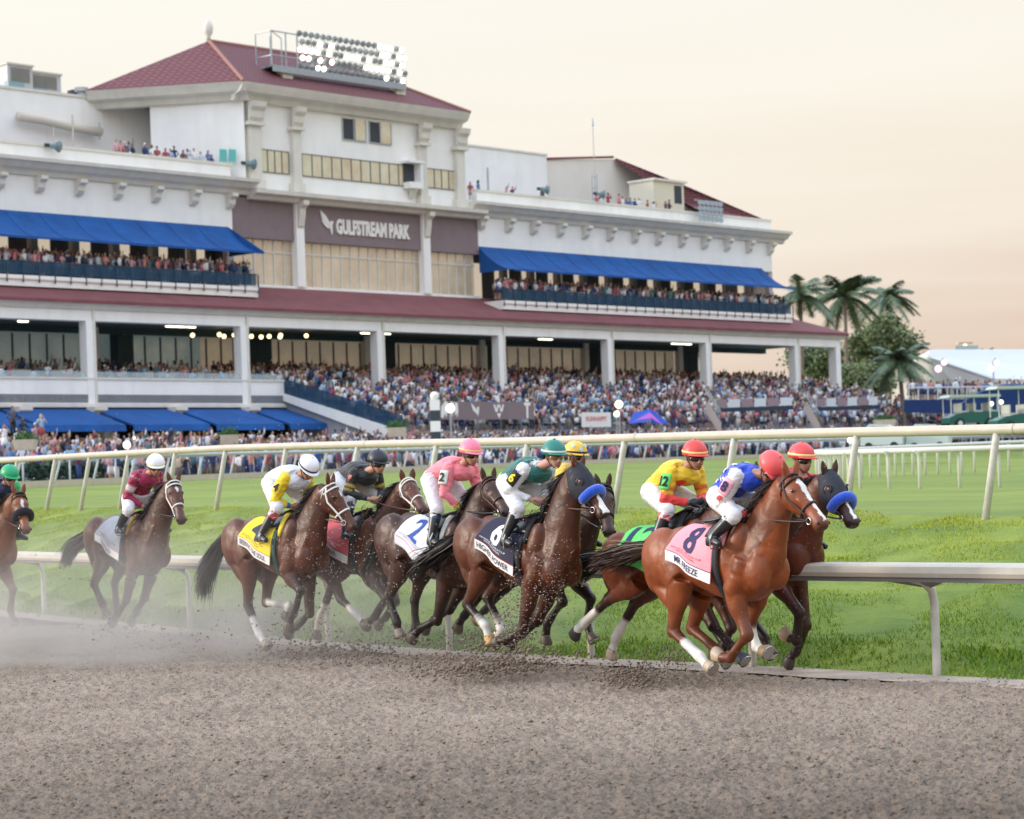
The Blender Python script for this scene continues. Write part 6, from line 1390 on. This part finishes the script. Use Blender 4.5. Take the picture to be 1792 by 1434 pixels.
# the mass: terrace behind the columns, seating bank, apron, balcony second row, tent deck
for i in range(1500):
    u = crs.uniform(18.4, 92); v = crs.uniform(-10.5, -.4); z = 10.5 if v < -6 else plerp([-6, -4, -2, 0], [10.2, 10.0, 9.6, 9.2], v)
    if v < -6 and crs.rand() < .25: continue
    spots.append((uvz(u, v, z), face_yaw+jit(.7), crs.rand() < .35 and v > -6))
for i in range(90): spots.append((uvz(crs.uniform(-10, 18), crs.uniform(-10.5, -6.5), 10.5), face_yaw+jit(1), False))
for r in range(9):
    v0 = bank_v1*r/9; z = bank_h(v0)
    for i in range(150):
        u = 18.7+77*(i+jit(.6)+.5)/150
        if crs.rand() < .13: continue
        spots.append((uvz(u, v0+.55+jit(.25), z), face_yaw+jit(.5), crs.rand() < .38))
for i in range(620):
    u = crs.uniform(-8, 17) if i < 240 else crs.uniform(45, 86.4); spots.append((uvz(u, crs.uniform(-4.2, -2.4), 17.75), face_yaw+jit(.8), False))
for i in range(2100):
    u = crs.uniform(-25, 112); v = 13.2+(plerp([-25, 90], [27, 10], u))*crs.rand()**1.3
    if v < 18 and u < 17: continue
    spots.append((uvz(u, v, apron_z(v)-.1), face_yaw+jit(.8), False))
for i in range(260): u = crs.uniform(-20, 22); v = crs.uniform(8, 20); spots.append((uvz(u, v, apron_z(v)-.1), face_yaw+jit(.8), False))
mass('crowd', 'dense crowd of racegoers filling the terrace, seating bank and apron of the grandstand', spots)
# ================================================================ PLANTERS, GATES, FENCES BY THE APRON
def planter(px, py, Y, w, label, h=.9):
    p = at(px, py, Y); e = empty('planter_box', p, label, 'planter', 'planters along the apron')
    MB().add([(-w/2*.85, -.5, 0), (w/2*.85, -.5, 0), (w/2, -.6, h*.62), (-w/2, -.6, h*.62), (-w/2*.85, .5, 0), (w/2*.85, .5, 0), (w/2, .6, h*.62), (-w/2, .6, h*.62)], [(0, 1, 2, 3), (5, 4, 7, 6), (4, 0, 3, 7), (1, 5, 6, 2), (3, 2, 6, 7)]).build('tub', mat('tub_tan', (.52, .44, .34), .8, .1, 3), e)
    n = 1500; q = rs.normal(size=(n, 3))*np.array([w*.19, .2, .16]); q[:, 2] = np.abs(q[:, 2])+h*.6
    leaf_mass('shrub', q, .07, mat('planter_green', (.06, .15, .04), .8, .3, 5), e)
planter(45, 788, 122, 1.15, 'tan planter tub with a rounded green shrub at the far left'); planter(402, 778, 135, 1.0, 'tan planter with green shrub in front of the lower awnings'); planter(694, 765, 138, 1.1, 'pale planter with green shrub at the foot of the seating bank'); planter(1548, 748, 170, 1.6, 'long pale planter with shrub left of the green carts')
# lamp posts glowing in the apron
def globe(px, py, Y, r, label):
    p = at(px, py, Y); e = empty('globe_lamp', p, label, 'lamp'); MB().ball((0, 0, 0), r, 12, 8).build('globe', mat('globe_glow', (1, .93, .74), .4, emit=1.0), e, smooth=True); MB().tube([(0, 0, -r), (0, 0, -3.2)], .05, 6).build('pole', grey_m, e)
globe(222, 779, 112, .19, 'round glowing globe lamp just above the cream tube rail at left'); globe(235, 767, 120, .07, 'tiny yellow lamp above the globe lamp at left'); globe(788, 715, 150, .30, 'bright round lamp on the white horse emblem of the mauve banner'); globe(1083, 708, 165, .3, 'bright upper lamp beside the white banner'); globe(1079, 725, 165, .22, 'pale lower lamp beside the white banner'); globe(1488, 771, 100, .13, 'small glowing lamp between the rails at right')
# ramps / service stairs structures right
def frame_stand(px0, px1, pyt, pyb, Y, label):
    a, b = at(px0, pyt, Y), at(px1, pyt, Y); zt_, zb_ = at(px0, pyt, Y).z, at(px0, pyb, Y).z; e = empty('banner_fence', (a.x, a.y, zb_), label, 'banner fence', 'banner fences below the right seats')
    d = b-a; n = 6; hh = zt_-zb_
    for i in range(n):
        p, q = d*(i/n), d*((i+.9)/n); MB().add([(p.x, p.y, hh*.35), (q.x, q.y, hh*.35), (q.x, q.y, hh), (p.x, p.y, hh)], [(0, 1, 2, 3)]).build('panel', [mat('panel_mauve', (.26, .19, .21), .8), mat('panel_pale', (.55, .58, .60), .7)][i % 2], e)
    MB().add([(0, 0, 0), (d.x, d.y, 0), (d.x, d.y, hh*.33), (0, 0, hh*.33)], [(0, 1, 2, 3)]).build('skirt', mat('skirt_dark', (.02, .035, .06), .8), e)
    MB().box(-.05, .05, -.05, .05, 0, hh+.1).build('post', grey_m, e)
frame_stand(1252, 1388, 700, 722, 176, 'row of mauve and white sponsor panels below the seats, left of its twin')
frame_stand(1428, 1538, 698, 720, 186, 'row of mauve and white sponsor panels below the seats, right of its twin')
def stair(px, py, px2, py2, Y, label):
    a, b = at(px, py, Y), at(px2, py2, Y); e = empty('stair_ramp', a, label, 'stair'); d = b-a
    for w in (0, 1.6):
        MB().add([(0, w, 0), (d.x, d.y+w, d.z), (d.x, d.y+w, d.z-.9), (0, w, -.9)], [(0, 1, 2, 3)]).build('side', mat('stair_beige', (.42, .34, .31), .8), e)
        MB().tube([(0, w, .8), (d.x, d.y+w, d.z+.8)], .05, 6).build('handrail', grey_m, e)
stair(1238, 700, 1262, 740, 172, 'beige stair side beside the left sponsor panels'); stair(1412, 702, 1435, 742, 182, 'beige stair side between the two rows of sponsor panels')
# ================================================================ TREES
def trunk_pts(base, top, bend=.3): m = base.lerp(top, .5)+Vector((bend, 0, 0)); return [base*(1-t)**2+m*(2*t*(1-t))+top*t*t for t in np.linspace(0, 1, 7)]
frond_m = mat('palm_frond', (.10, .16, .10), .55, .3, .6, (.17, .23, .12))
trunk_m = mat('palm_trunk', (.22, .18, .14), .9, .2, 2)
def palm(px, pyc, pyb, Y, L, nf, label, seed, up=0.5):
    c = at(px, pyc, Y); b = at(px, pyb, Y); b.z = 2; e = empty('palm_tree', b, label, 'palm tree', 'palms beyond the right end of the grandstand'); rp_ = np.random.RandomState(seed); top = c-b
    MB().tube(trunk_pts(Vector((rp_.uniform(-.6, .6), 0, 0)), top, .3), [.32, .27, .24, .22, .2, .2, .22], 10).build('trunk', trunk_m, e, smooth=True)
    V_, F_ = [], []
    for i in range(nf):
        az = 2*math.pi*(i*.382+rp_.uniform(-.04, .04)); el = rp_.uniform(-.35, 1.25)*up*2; l = L*rp_.uniform(.8, 1.1); d = Vector((math.cos(az), math.sin(az), 0)); spn = []
        for q in np.linspace(0, 1, 13): spn.append(top+d*(l*(q*math.cos(el*.6)*.95))+Vector((0, 0, l*(q*math.sin(el)-.62*q*q*(1.1-.25*el)))))
        for j in range(12):
            a_, b_ = spn[j], spn[j+1]; sd_2 = (b_-a_).cross(Vector((0, 0, 1))).normalized(); ax_ = (b_-a_).normalized()
            for k in range(4):
                p = a_.lerp(b_, k/4); t_ = (j+k/4)/12; ll = l*.30*math.sin(math.pi*min(1, t_*.85+.14))**.7
                for sg in (-1, 1):
                    tip = p+sd_2*sg*ll*.75+ax_*ll*.55+Vector((0, 0, -ll*rp_.uniform(.25, .6))); o = len(V_); V_ += [p-ax_*.09, p+ax_*.09, tip]; F_.append((o, o+1, o+2))
            o = len(V_); V_ += [a_+sd_2*.05, a_-sd_2*.05, b_]; F_.append((o, o+1, o+2))
    npmesh('crown', np.array([tuple(v) for v in V_]), np.array(F_), frond_m, e)
palm(1478, 518, 700, 255, 4.9, 26, 'tall palm at the centre of the three behind the grandstand end', 1)
palm(1400, 515, 700, 250, 4.7, 22, 'tall palm partly hidden by the right balcony and blue awning', 2, .6)
palm(1552, 520, 700, 275, 4.6, 24, 'tall palm on the right of the three, above the leafy tree', 3)
palm(1572, 630, 745, 215, 4.0, 24, 'shorter palm standing alone in front of the white marquee', 4, .45)
leaf_t = mat('tree_leaf', (.13, .20, .10), .7, .35, .35, (.26, .31, .15))
def tree(cx, cy, rx, ry, Y, pyb, label, n, seed, rz=None):
    c = at(cx, cy, Y); sc = Y/F; b = Vector((c.x, c.y, 2)); e = empty('leafy_tree', b, label, 'tree', 'leafy trees beyond the right end of the grandstand'); rp_ = np.random.RandomState(seed); cl = c-b
    RX, RZ = rx*sc, ry*sc; cen = []
    MB().tube([V3(0, 0, 0), V3(.2, 0, cl.z*.45), V3(0, 0, cl.z*.8)], [.45, .35, .2], 10).build('trunk', trunk_m, e, smooth=True)
    mbl = MB()
    for i in range(46):
        d = rp_.normal(size=3); d /= np.linalg.norm(d); r = rp_.uniform(.45, 1.0); q = cl+Vector((d[0]*RX*r, d[1]*RX*r, d[2]*RZ*r)); cen.append(q)
        if i < 14: mbl.tube([V3(0, 0, cl.z*.55), q*.6+cl*.35, q], [.16, .1, .04], 6)
    mbl.build('limbs', trunk_m, e)
    pts = []
    for q in cen:
        s_ = rp_.uniform(.13, .26)*RX; k = n//46; g_ = rp_.normal(size=(k, 3))*s_*np.array([1, 1, .7]); pts.append(np.array(q)+g_)
    leaf_mass('crown', np.concatenate(pts), .24, leaf_t, e)
tree(1543, 612, 52, 54, 262, 700, 'large loose leafy tree behind the end column of the grandstand', 26000, 5)
tree(1430, 630, 50, 34, 268, 700, 'leafy tree seen through the last bays of the colonnade', 9000, 6)
tree(1515, 668, 45, 30, 240, 720, 'low dark leafy tree beside the grandstand end column', 6000, 8)
# far tree line and skyline
FT = []
for i in range(9000): px = rs.uniform(1560, 2100); p = at(px, 0, 600); FT.append((p.x, 600+rs.uniform(-8, 8), rs.uniform(2, 1)*0+2+rs.uniform(0, 1)**.7*31*(.86+.14*math.sin(px*.06))))
o = leaf_mass('tree_line', np.array(FT), .9, mat('far_leaf', (.06, .09, .06), .9), None); tag(o, 'low distant line of trees showing above the marquee roof', 'tree line', kind='stuff')
# ================================================================ MARQUEE, DECK, CARTS (right)
tent_w = mat('tent_white', (.58, .60, .60), .6, .03, .3); tent_g = mat('tent_gable', (.62, .60, .56), .7, .03, .3)
e = empty('marquee', at(1620, 740, 235), 'large white marquee with a sloping roof behind the crowd at right', 'marquee'); b = e.location.copy()
q = lambda px, py, Y: at(px, py, Y)-b
A0, A1 = q(1608, 612, 225), q(2100, 604, 262); G0, G1 = q(1540, 655, 215), q(1735, 660, 200)
MB().add([q(1627, 612, 235), q(2150, 610, 290), q(2150, 672, 262), q(1740, 664, 205), q(1627, 625, 232)], [(0, 4, 3, 2, 1)]).build('roof', tent_w, e)
MB().add([q(1627, 612, 235), q(1560, 650, 262), q(1560, 745, 262), q(1740, 745, 205), q(1740, 661, 205), q(1627, 625, 232)], [(0, 1, 2, 3, 4, 5)]).build('gable_wall', tent_g, e)
MB().add([q(1740, 663, 205), q(2150, 672, 262), q(2150, 760, 262), q(1740, 750, 205)], [(0, 1, 2, 3)]).build('front_wall', tent_g, e)
MB().tube([q(1627, 626, 231.5), q(1740, 664, 204.8)], .12, 6).build('eave_tube', tent_w, e)
e = empty('distant_building', at(1697, 612, 420), 'pale flat building with a lit canopy showing above the marquee roof', 'building'); b = e.location.copy()
MB().add([q(1672, 605, 420), q(1712, 605, 420), q(1712, 616, 420), q(1672, 616, 420), q(1672, 605, 428), q(1712, 605, 428)], [(3, 2, 1, 0), (0, 1, 5, 4)]).build('block', mat('far_block', (.40, .48, .52), .8), e)
MB().box(-2.0, .6, 0, 2, 1.1, 1.4).build('canopy', mat('canopy_tan', (.6, .48, .34), .7), e); MB().box(-1.0, -.4, .3, .9, -.3, 1.1).build('stem', mat('stem_glow', (1, .8, .55), .6, emit=.8), e)
# deck with people
e = empty('viewing_deck', at(1585, 722, 180), 'raised deck with blue skirting and clear guard panels in front of the marquee', 'deck'); b = e.location.copy()
MB().add([q(1582, 700, 182), q(2050, 694, 205), q(2050, 735, 205), q(1582, 722, 182)], [(3, 2, 1, 0)]).build('skirt', mat('deck_navy', (.003, .028, .13), .85), e)
MB().add([q(1582, 700, 182), q(2050, 694, 205), q(2050, 692, 215), q(1582, 699, 192)], [(0, 1, 2, 3)]).build('floor', floor_m, e)
for i in range(22): px = 1590+i*17; Y = 182+i*.85; MB().tube([q(px, 700, Y), q(px, 679, Y)], .05, 6).build('guard_post', mat('post_pale', (.6, .62, .6), .6), e)
MB().tube([q(1588, 679, 182), q(2000, 673, 201)], .05, 6).build('guard_rail', mat('post_pale', (0, 0, 0)), e)
e = empty('blue_arch', at(1745, 700, 168), 'arched blue canvas canopy over the tunnel at the right edge', 'canopy'); b = e.location.copy()
V_, F_ = [], []
for j, (Y, dy) in enumerate(((168, 0), (180, -3))):
    for i in range(15):
        t = i/14; px = 1678+t*190; py = 712-38*math.sin(math.pi*t)**.8+dy; V_.append(tuple(q(px, py, Y)))
F_ = [(i, i+1, i+16, i+15) for i in range(14)]
front = [tuple(q(1678+190*i/14, 712-38*math.sin(math.pi*i/14)**.8, 167.9)) for i in range(15)]; inner_ = [tuple(q(1690+166*i/14, 728-28*math.sin(math.pi*i/14)**.8, 167.9)) for i in range(15)]
MB().add(V_, F_).build('canvas', mat('deck_navy', (0, 0, 0)), e, smooth=True); MB().add(front+inner_, [(i, i+15, i+16, i+1) for i in range(14)]).build('front_band', mat('deck_navy', (0, 0, 0)), e)
for px in (1735, 1752): globe(px, 707 if px < 1740 else 704, 160, .16, 'bright lamp beneath the blue arch at the right edge, %s one' % ('left' if px < 1740 else 'right'))
dspots = [((at(1600+i*5.2+jit(2), 700, 184+i*.25).x, 184+i*.25+crs.uniform(0, 3), at(1640, 699, 186).z-.05), math.pi+jit(.6), False) for i in range(90)]
mass('deck_crowd', 'row of people standing on the raised deck in front of the marquee', dspots)
green = mat('cart_green', (.01, .10, .09), .4); canopy = mat('cart_canopy', (.42, .50, .44), .6)
def cart(px, py, Y, L, label, hgt=2.1):
    p = at(px, py, Y); e = empty('service_cart', p, label, 'cart', 'green service carts at right'); e.rotation_euler = (0, 0, .25)
    MB().prism([(0, .35), (L, .35), (L, .95), (L*.92, 1.05), (L*.30, 1.05), (L*.12, .9), (0, .7)], -.65, .65, lambda w, a, b: (a, w, b)).build('body', green, e)
    MB().prism([(-.1, hgt-.08), (L+.1, hgt-.08), (L, hgt+.08), (.1, hgt+.1)], -.75, .75, lambda w, a, b: (a, w, b)).build('canopy', canopy, e)
    for x in (.15, L*.5, L-.15):
        for y in (-.6, .6): MB().tube([(x, y, .9), (x, y, hgt)], .035, 6).build('strut', mat('post_pale', (0, 0, 0)), e)
    for x in (L*.2, L*.8):
        for y in (-.66, .66):
            w = MB().tube([(x, y-.08, .33), (x, y+.08, .33)], .33, 14, up=V3(0, 0, 1)).build('wheel', mat('tyre', (.02, .02, .02), .8), e); MB().tube([(x, y-.09, .33), (x, y+.09, .33)], .17, 10, up=V3(0, 0, 1)).build('hub', mat('post_pale', (0, 0, 0)), w)
    for i, x in enumerate(np.arange(.9, L-.4, 1.0)): s_ = MB().box(x, x+.5, -.55, .55, .95, 1.15).build('seat', mat('seat_pale', (.5, .5, .45), .7), e); MB().box(x-.05, x+.05, -.55, .55, 1.1, 1.65).build('seat_back', mat('seat_pale', (0, 0, 0)), s_)
cart(1655, 751, 150, 3.6, 'dark green cart with pale canopy below the raised deck'); cart(1738, 757, 140, 4.2, 'larger dark green cart with tall pale canopy at the right edge', 2.7)
# white van-like vehicles behind the far rail
for i, (px, lab) in enumerate(((1505, 'white low vehicle parked behind the far rail, left of its twin'), (1585, 'white low vehicle parked behind the far rail, right of its twin'))):
    p = at(px, 789, 118); e = empty('parked_vehicle', p, lab, 'vehicle'); e.rotation_euler = (0, 0, -.3)
    MB().prism([(0, .25), (2.2, .25), (2.2, .75), (1.9, .85), (1.45, 1.3), (.5, 1.35), (.1, .9)], 0, 1.5, lambda w, a, b: (a, w, b)).build('body', mat('vehicle_white', (.50, .56, .58), .4), e)
    for x in (.45, 1.75): MB().tube([(x, -.03, .20), (x, .12, .20)], .20, 12, up=V3(0, 0, 1)).build('wheel', mat('tyre', (0, 0, 0)), e)
    MB().add([(.45, -.01, .85), (1.45, -.01, .85), (1.25, -.01, 1.2), (.55, -.01, 1.22)], [(0, 1, 2, 3)]).build('window', dark_m, e)
def pinklamp(px, py, label):
    p = at(px, py, 190); e = empty('pink_lamp', p, label, 'lamp', 'pink lamps in front of the marquee'); MB().ball((0, 0, 0), .28, 10, 7).build('globe', mat('pink_glow', (1, .55, .8), .5, emit=1.2), e, smooth=True); MB().ball((.5, 0, .5), .22, 10, 7).build('globe', mat('pink_glow', (0, 0, 0)), e, smooth=True); MB().tube([(.2, 0, -3), (.2, 0, .6), (.45, 0, .9)], .06, 6).build('stand', grey_m, e)
pinklamp(1642, 646, 'pink lamp cluster before the grey marquee gable'); pinklamp(1734, 646, 'pink lamp cluster before the white marquee roof')
e = empty('purple_tent', at(1135, 738, 150), 'small blue and purple peaked tent among the apron crowd', 'tent'); b = e.location.copy()
MB().add([q(1100, 742, 150), q(1140, 742, 150), q(1172, 742, 150), q(1108, 722, 151), q(1140, 716, 151), q(1136, 738, 149)], [(0, 5, 4, 3), (1, 2, 4)]).build('canopy', mat('tent_blue', (.02, .07, .4), .7), e); MB().add([q(1112, 736, 149.8), q(1138, 722, 149.8), q(1160, 744, 149.8), q(1140, 732, 149.5)], [(0, 1, 3), (1, 2, 3)]).build('lining', mat('tent_purple', (.45, .12, .55), .7), e)
# ================================================================ GRASS, CLODS, DUST
gr = np.random.RandomState(9)
def grass_blades(name, n, tlo, thi, shi, size, label, matl, rlo=.08, rhi=.9, dens=None):
    i = gr.uniform(0, 1, n); s = gr.uniform(tlo, thi, n); P_ = []
    la_ = i*(NL-1); a = la_.astype(int).clip(0, NL-2); f = la_-a
    A = L1[a]*(1-f)[:, None]+L1[a+1]*f[:, None]; B = L2[a]*(1-f)[:, None]+L2[a+1]*f[:, None]
    P = A*(1-s)[:, None]+B*s[:, None]; P[:, 2] = A[:, 2]+(B[:, 2]-A[:, 2])*np.interp(s, np.linspace(0, 1, 27), np.linspace(0, 1, 27)**.85)
    pxs = P[:, 0]/P[:, 1]; k = (pxs > -.27) & (pxs < .27); P = P[k]; n = len(P)
    h = size*gr.uniform(.5, 1.3, n)*(1+.2*np.sin(P[:, 0]*2.1+P[:, 1]*1.3)); th = gr.uniform(0, 2*np.pi, n); w = h*.16
    d = np.stack([np.cos(th), np.sin(th), np.zeros(n)], 1); ln = gr.normal(size=(n, 3))*.45; ln[:, 2] = 1; ln = ln/np.linalg.norm(ln, axis=1)[:, None]
    P[:, 2] += .16*np.array([noise.noise(Vector((a_, b_, 3))) for a_, b_ in (P[:, :2]*.8).tolist()])*np.clip(s[k]*26, 0, 1)-.008
    V = np.stack([P-d*w[:, None], P+d*w[:, None], P+ln*h[:, None]], 1).reshape(-1, 3); Fa = np.arange(3*n).reshape(n, 3)
    v = gr.uniform(.7, 1.3, n); yel = gr.uniform(0, 1, n)**2; t_ = s[k]
    base = np.stack([.125+.12*yel+.17*t_, .26+.05*yel+.09*t_, .025+.012*yel], 1)*v[:, None]; cols = np.repeat(base, 3, 0)
    o = npmesh(name, V, Fa, matl, cols=cols); tag(o, label, 'grass', kind='stuff')
gm_ = mat('grass_blade', (1, 1, 1), .6, vcol=True, spec=.2)
grass_blades('grass', 700000, .004, 1.0, 1, .038, 'mown green grass covering the bank between the two nearer rails', gm_)
grass_blades('grass', 60000, .0, .10, 1, .075, 'taller weedy grass along the foot of the inner dirt rail', gm_)
# clods: loose lumps on the track and thrown up by the hooves
cl = MB()
ico = [(0, 0, 1), (.9, 0, .2), (.28, .85, .2), (-.72, .53, .2), (-.72, -.53, .2), (.28, -.85, .2), (0, 0, -.8)]; icf = [(0, 1, 2), (0, 2, 3), (0, 3, 4), (0, 4, 5), (0, 5, 1), (6, 2, 1), (6, 3, 2), (6, 4, 3), (6, 5, 4), (6, 1, 5)]
def lumps(name, P, S, label, m, cols=None):
    n = len(P); I = np.array(ico); V = I[None]*S[:, None, None]*gr.uniform(.6, 1.3, (n, 7, 1))*np.array([1, 1, .75]); th = gr.uniform(0, 6.28, n); c, s = np.cos(th), np.sin(th)
    V = np.stack([V[..., 0]*c[:, None]-V[..., 1]*s[:, None], V[..., 0]*s[:, None]+V[..., 1]*c[:, None], V[..., 2]], -1)+P[:, None]
    Fa = (np.array(icf)[None]+np.arange(n)[:, None, None]*7).reshape(-1, 3)
    return tag(npmesh(name, V.reshape(-1, 3), Fa, m), label, 'dirt clods', kind='stuff')
n = 26000; Y = 13*np.exp(gr.uniform(0, 1, n)*math.log(30/13)); X = gr.uniform(-.26, .26, n)*Y; d = side_d(X, Y); k = d < -.1; X, Y = X[k], Y[k]
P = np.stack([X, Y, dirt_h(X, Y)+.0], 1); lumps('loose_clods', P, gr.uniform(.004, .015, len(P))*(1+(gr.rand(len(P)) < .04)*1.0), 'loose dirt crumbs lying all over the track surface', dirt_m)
dark_d = mat('damp_dirt', (.20, .15, .115), .95, .3, 12)
SP = []; SS = []
def spray(px, py, Y, n, rx, rz, up=0, sz=.016, dy=.4):
    c = at(px, py, Y); q = gr.normal(size=(n, 3))*np.array([rx, dy, rz]); q[:, 2] = np.abs(q[:, 2])*1.0 if up else q[:, 2]
    p = np.array(c)+q; p[:, 2] = np.maximum(p[:, 2], .01); SP.append(p); SS.append(sz*gr.uniform(.35, 1.2, n)**1.6)
spray(845, 1178, 23.2, 800, .34, .07, 1, .024); spray(870, 1160, 23.2, 350, .25, .16, 1, .02); spray(1108, 1195, 22.3, 700, .18, .09, 1, .020); spray(1175, 1165, 22.8, 260, .15, .12, 1)
spray(900, 1090, 23.0, 500, .10, .26, 0, .014, .15); spray(960, 1020, 22.8, 380, .16, .22, 0, .011, .15); spray(560, 1150, 27.2, 420, .42, .10, 1, .024); spray(620, 1160, 27, 260, .3, .10, 1, .02)
spray(690, 1165, 26, 260, .5, .08, 1, .02); spray(940, 1165, 23.2, 260, .35, .08, 1, .02); spray(545, 1100, 27.2, 160, .18, .25, 0, .018); spray(420, 1120, 28, 180, .8, .22, 0, .018, 1); spray(205, 1120, 31, 260, .25, .25, 1, .022); spray(150, 1060, 31, 160, 1.4, .5, 0, .018, 1.2)
spray(290, 1140, 30, 140, .3, .12, 1, .024); spray(560, 1080, 28, 140, .7, .3, 0, .014, .8); spray(760, 1130, 26, 300, .6, .1, 1, .016)
lumps('thrown_clods', np.concatenate(SP), np.concatenate(SS), 'dark dirt clods and spray thrown up by the galloping hooves', dark_d)
# fine pale grit hanging in the air, catching the light
SP, SS = [], []
for px, py, Y, n_, rx, rz in ((610, 990, 26.8, 1100, .35, .35), (690, 1010, 25.6, 900, .40, .30), (520, 960, 27.0, 260, .30, .30), (270, 980, 30.2, 420, .30, .32), (330, 820, 30, 170, 1.6, .35), (120, 830, 30.5, 150, 1.3, .3), (470, 800, 29, 120, 1.4, .3), (925, 1010, 23, 420, .16, .30), (60, 1000, 31, 160, .5, .4), (420, 730, 32, 140, 1.6, .6), (700, 940, 25.6, 120, .5, .2)): spray(px, py, Y, int(n_*.5), rx*1.15, rz*1.1, 0, .0075, .35)
lumps('airborne_grit', np.concatenate(SP), np.concatenate(SS), 'pale specks of grit flying in the air around the middle of the field', mat('pale_grit', (.62, .57, .52), .9))
# dust cloud
def dust(name, label, x0, x1, y0, y1, z1, dens, seed):
    o = MB().box(x0, x1, y0, y1, .03, z1).build(name, None); o.data.materials.clear()
    m = bpy.data.materials.new('dust_volume_%d' % seed); m.use_nodes = True; n, l = m.node_tree.nodes, m.node_tree.links; n.remove(n['Principled BSDF'])
    v = n.new('ShaderNodeVolumePrincipled'); v.inputs['Color'].default_value = (.97, .89, .80, 1); v.inputs['Anisotropy'].default_value = .2; l.new(v.outputs[0], n['Material Output'].inputs['Volume'])
    t = n.new('ShaderNodeTexCoord'); g = t.outputs['Generated']; s = n.new('ShaderNodeSeparateXYZ'); l.new(g, s.inputs[0])
    z = n.new('ShaderNodeTexNoise'); z.inputs['Scale'].default_value = 1.0; z.inputs['Detail'].default_value = 5; mp = n.new('ShaderNodeMapping'); mp.inputs['Location'].default_value = (seed, 0, 0); l.new(t.outputs['Object'], mp.inputs[0]); l.new(mp.outputs[0], z.inputs['Vector'])
    def M(op, a, b=None, c=None):
        k = n.new('ShaderNodeMath'); k.operation = op
        for i, q in enumerate((a, b, c)):
            if q is None: continue
            if isinstance(q, (int, float)): k.inputs[i].default_value = q
            else: l.new(q, k.inputs[i])
        return k.outputs[0]
    def bump_(c, lo=.0, hi=.25):   # smooth 0 at both faces of the box
        a = M('MULTIPLY', c, M('SUBTRACT', 1, c)); return M('MINIMUM', M('MULTIPLY', a, 6.5), 1)
    zf = M('POWER', M('SUBTRACT', 1, s.outputs['Z']), 2.1)
    xr = M('POWER', M('SUBTRACT', 1, s.outputs['X']), .55)
    nf = M('MULTIPLY', M('MAXIMUM', M('SUBTRACT', z.outputs['Fac'], .40), 0), 8)
    d = M('MULTIPLY', M('MULTIPLY', zf, nf), M('MULTIPLY', M('MULTIPLY', bump_(s.outputs['X']), bump_(s.outputs['Y'])), M('MULTIPLY', xr, dens)))
    l.new(d, v.inputs['Density']); o.data.materials.append(m); tag(o, label, 'dust', kind='stuff'); return o
dust('dust_cloud', 'pale dust cloud rolling low behind the horses across the left half', -11.5, 1.6, 25.2, 34.0, 2.0, .62, 3)
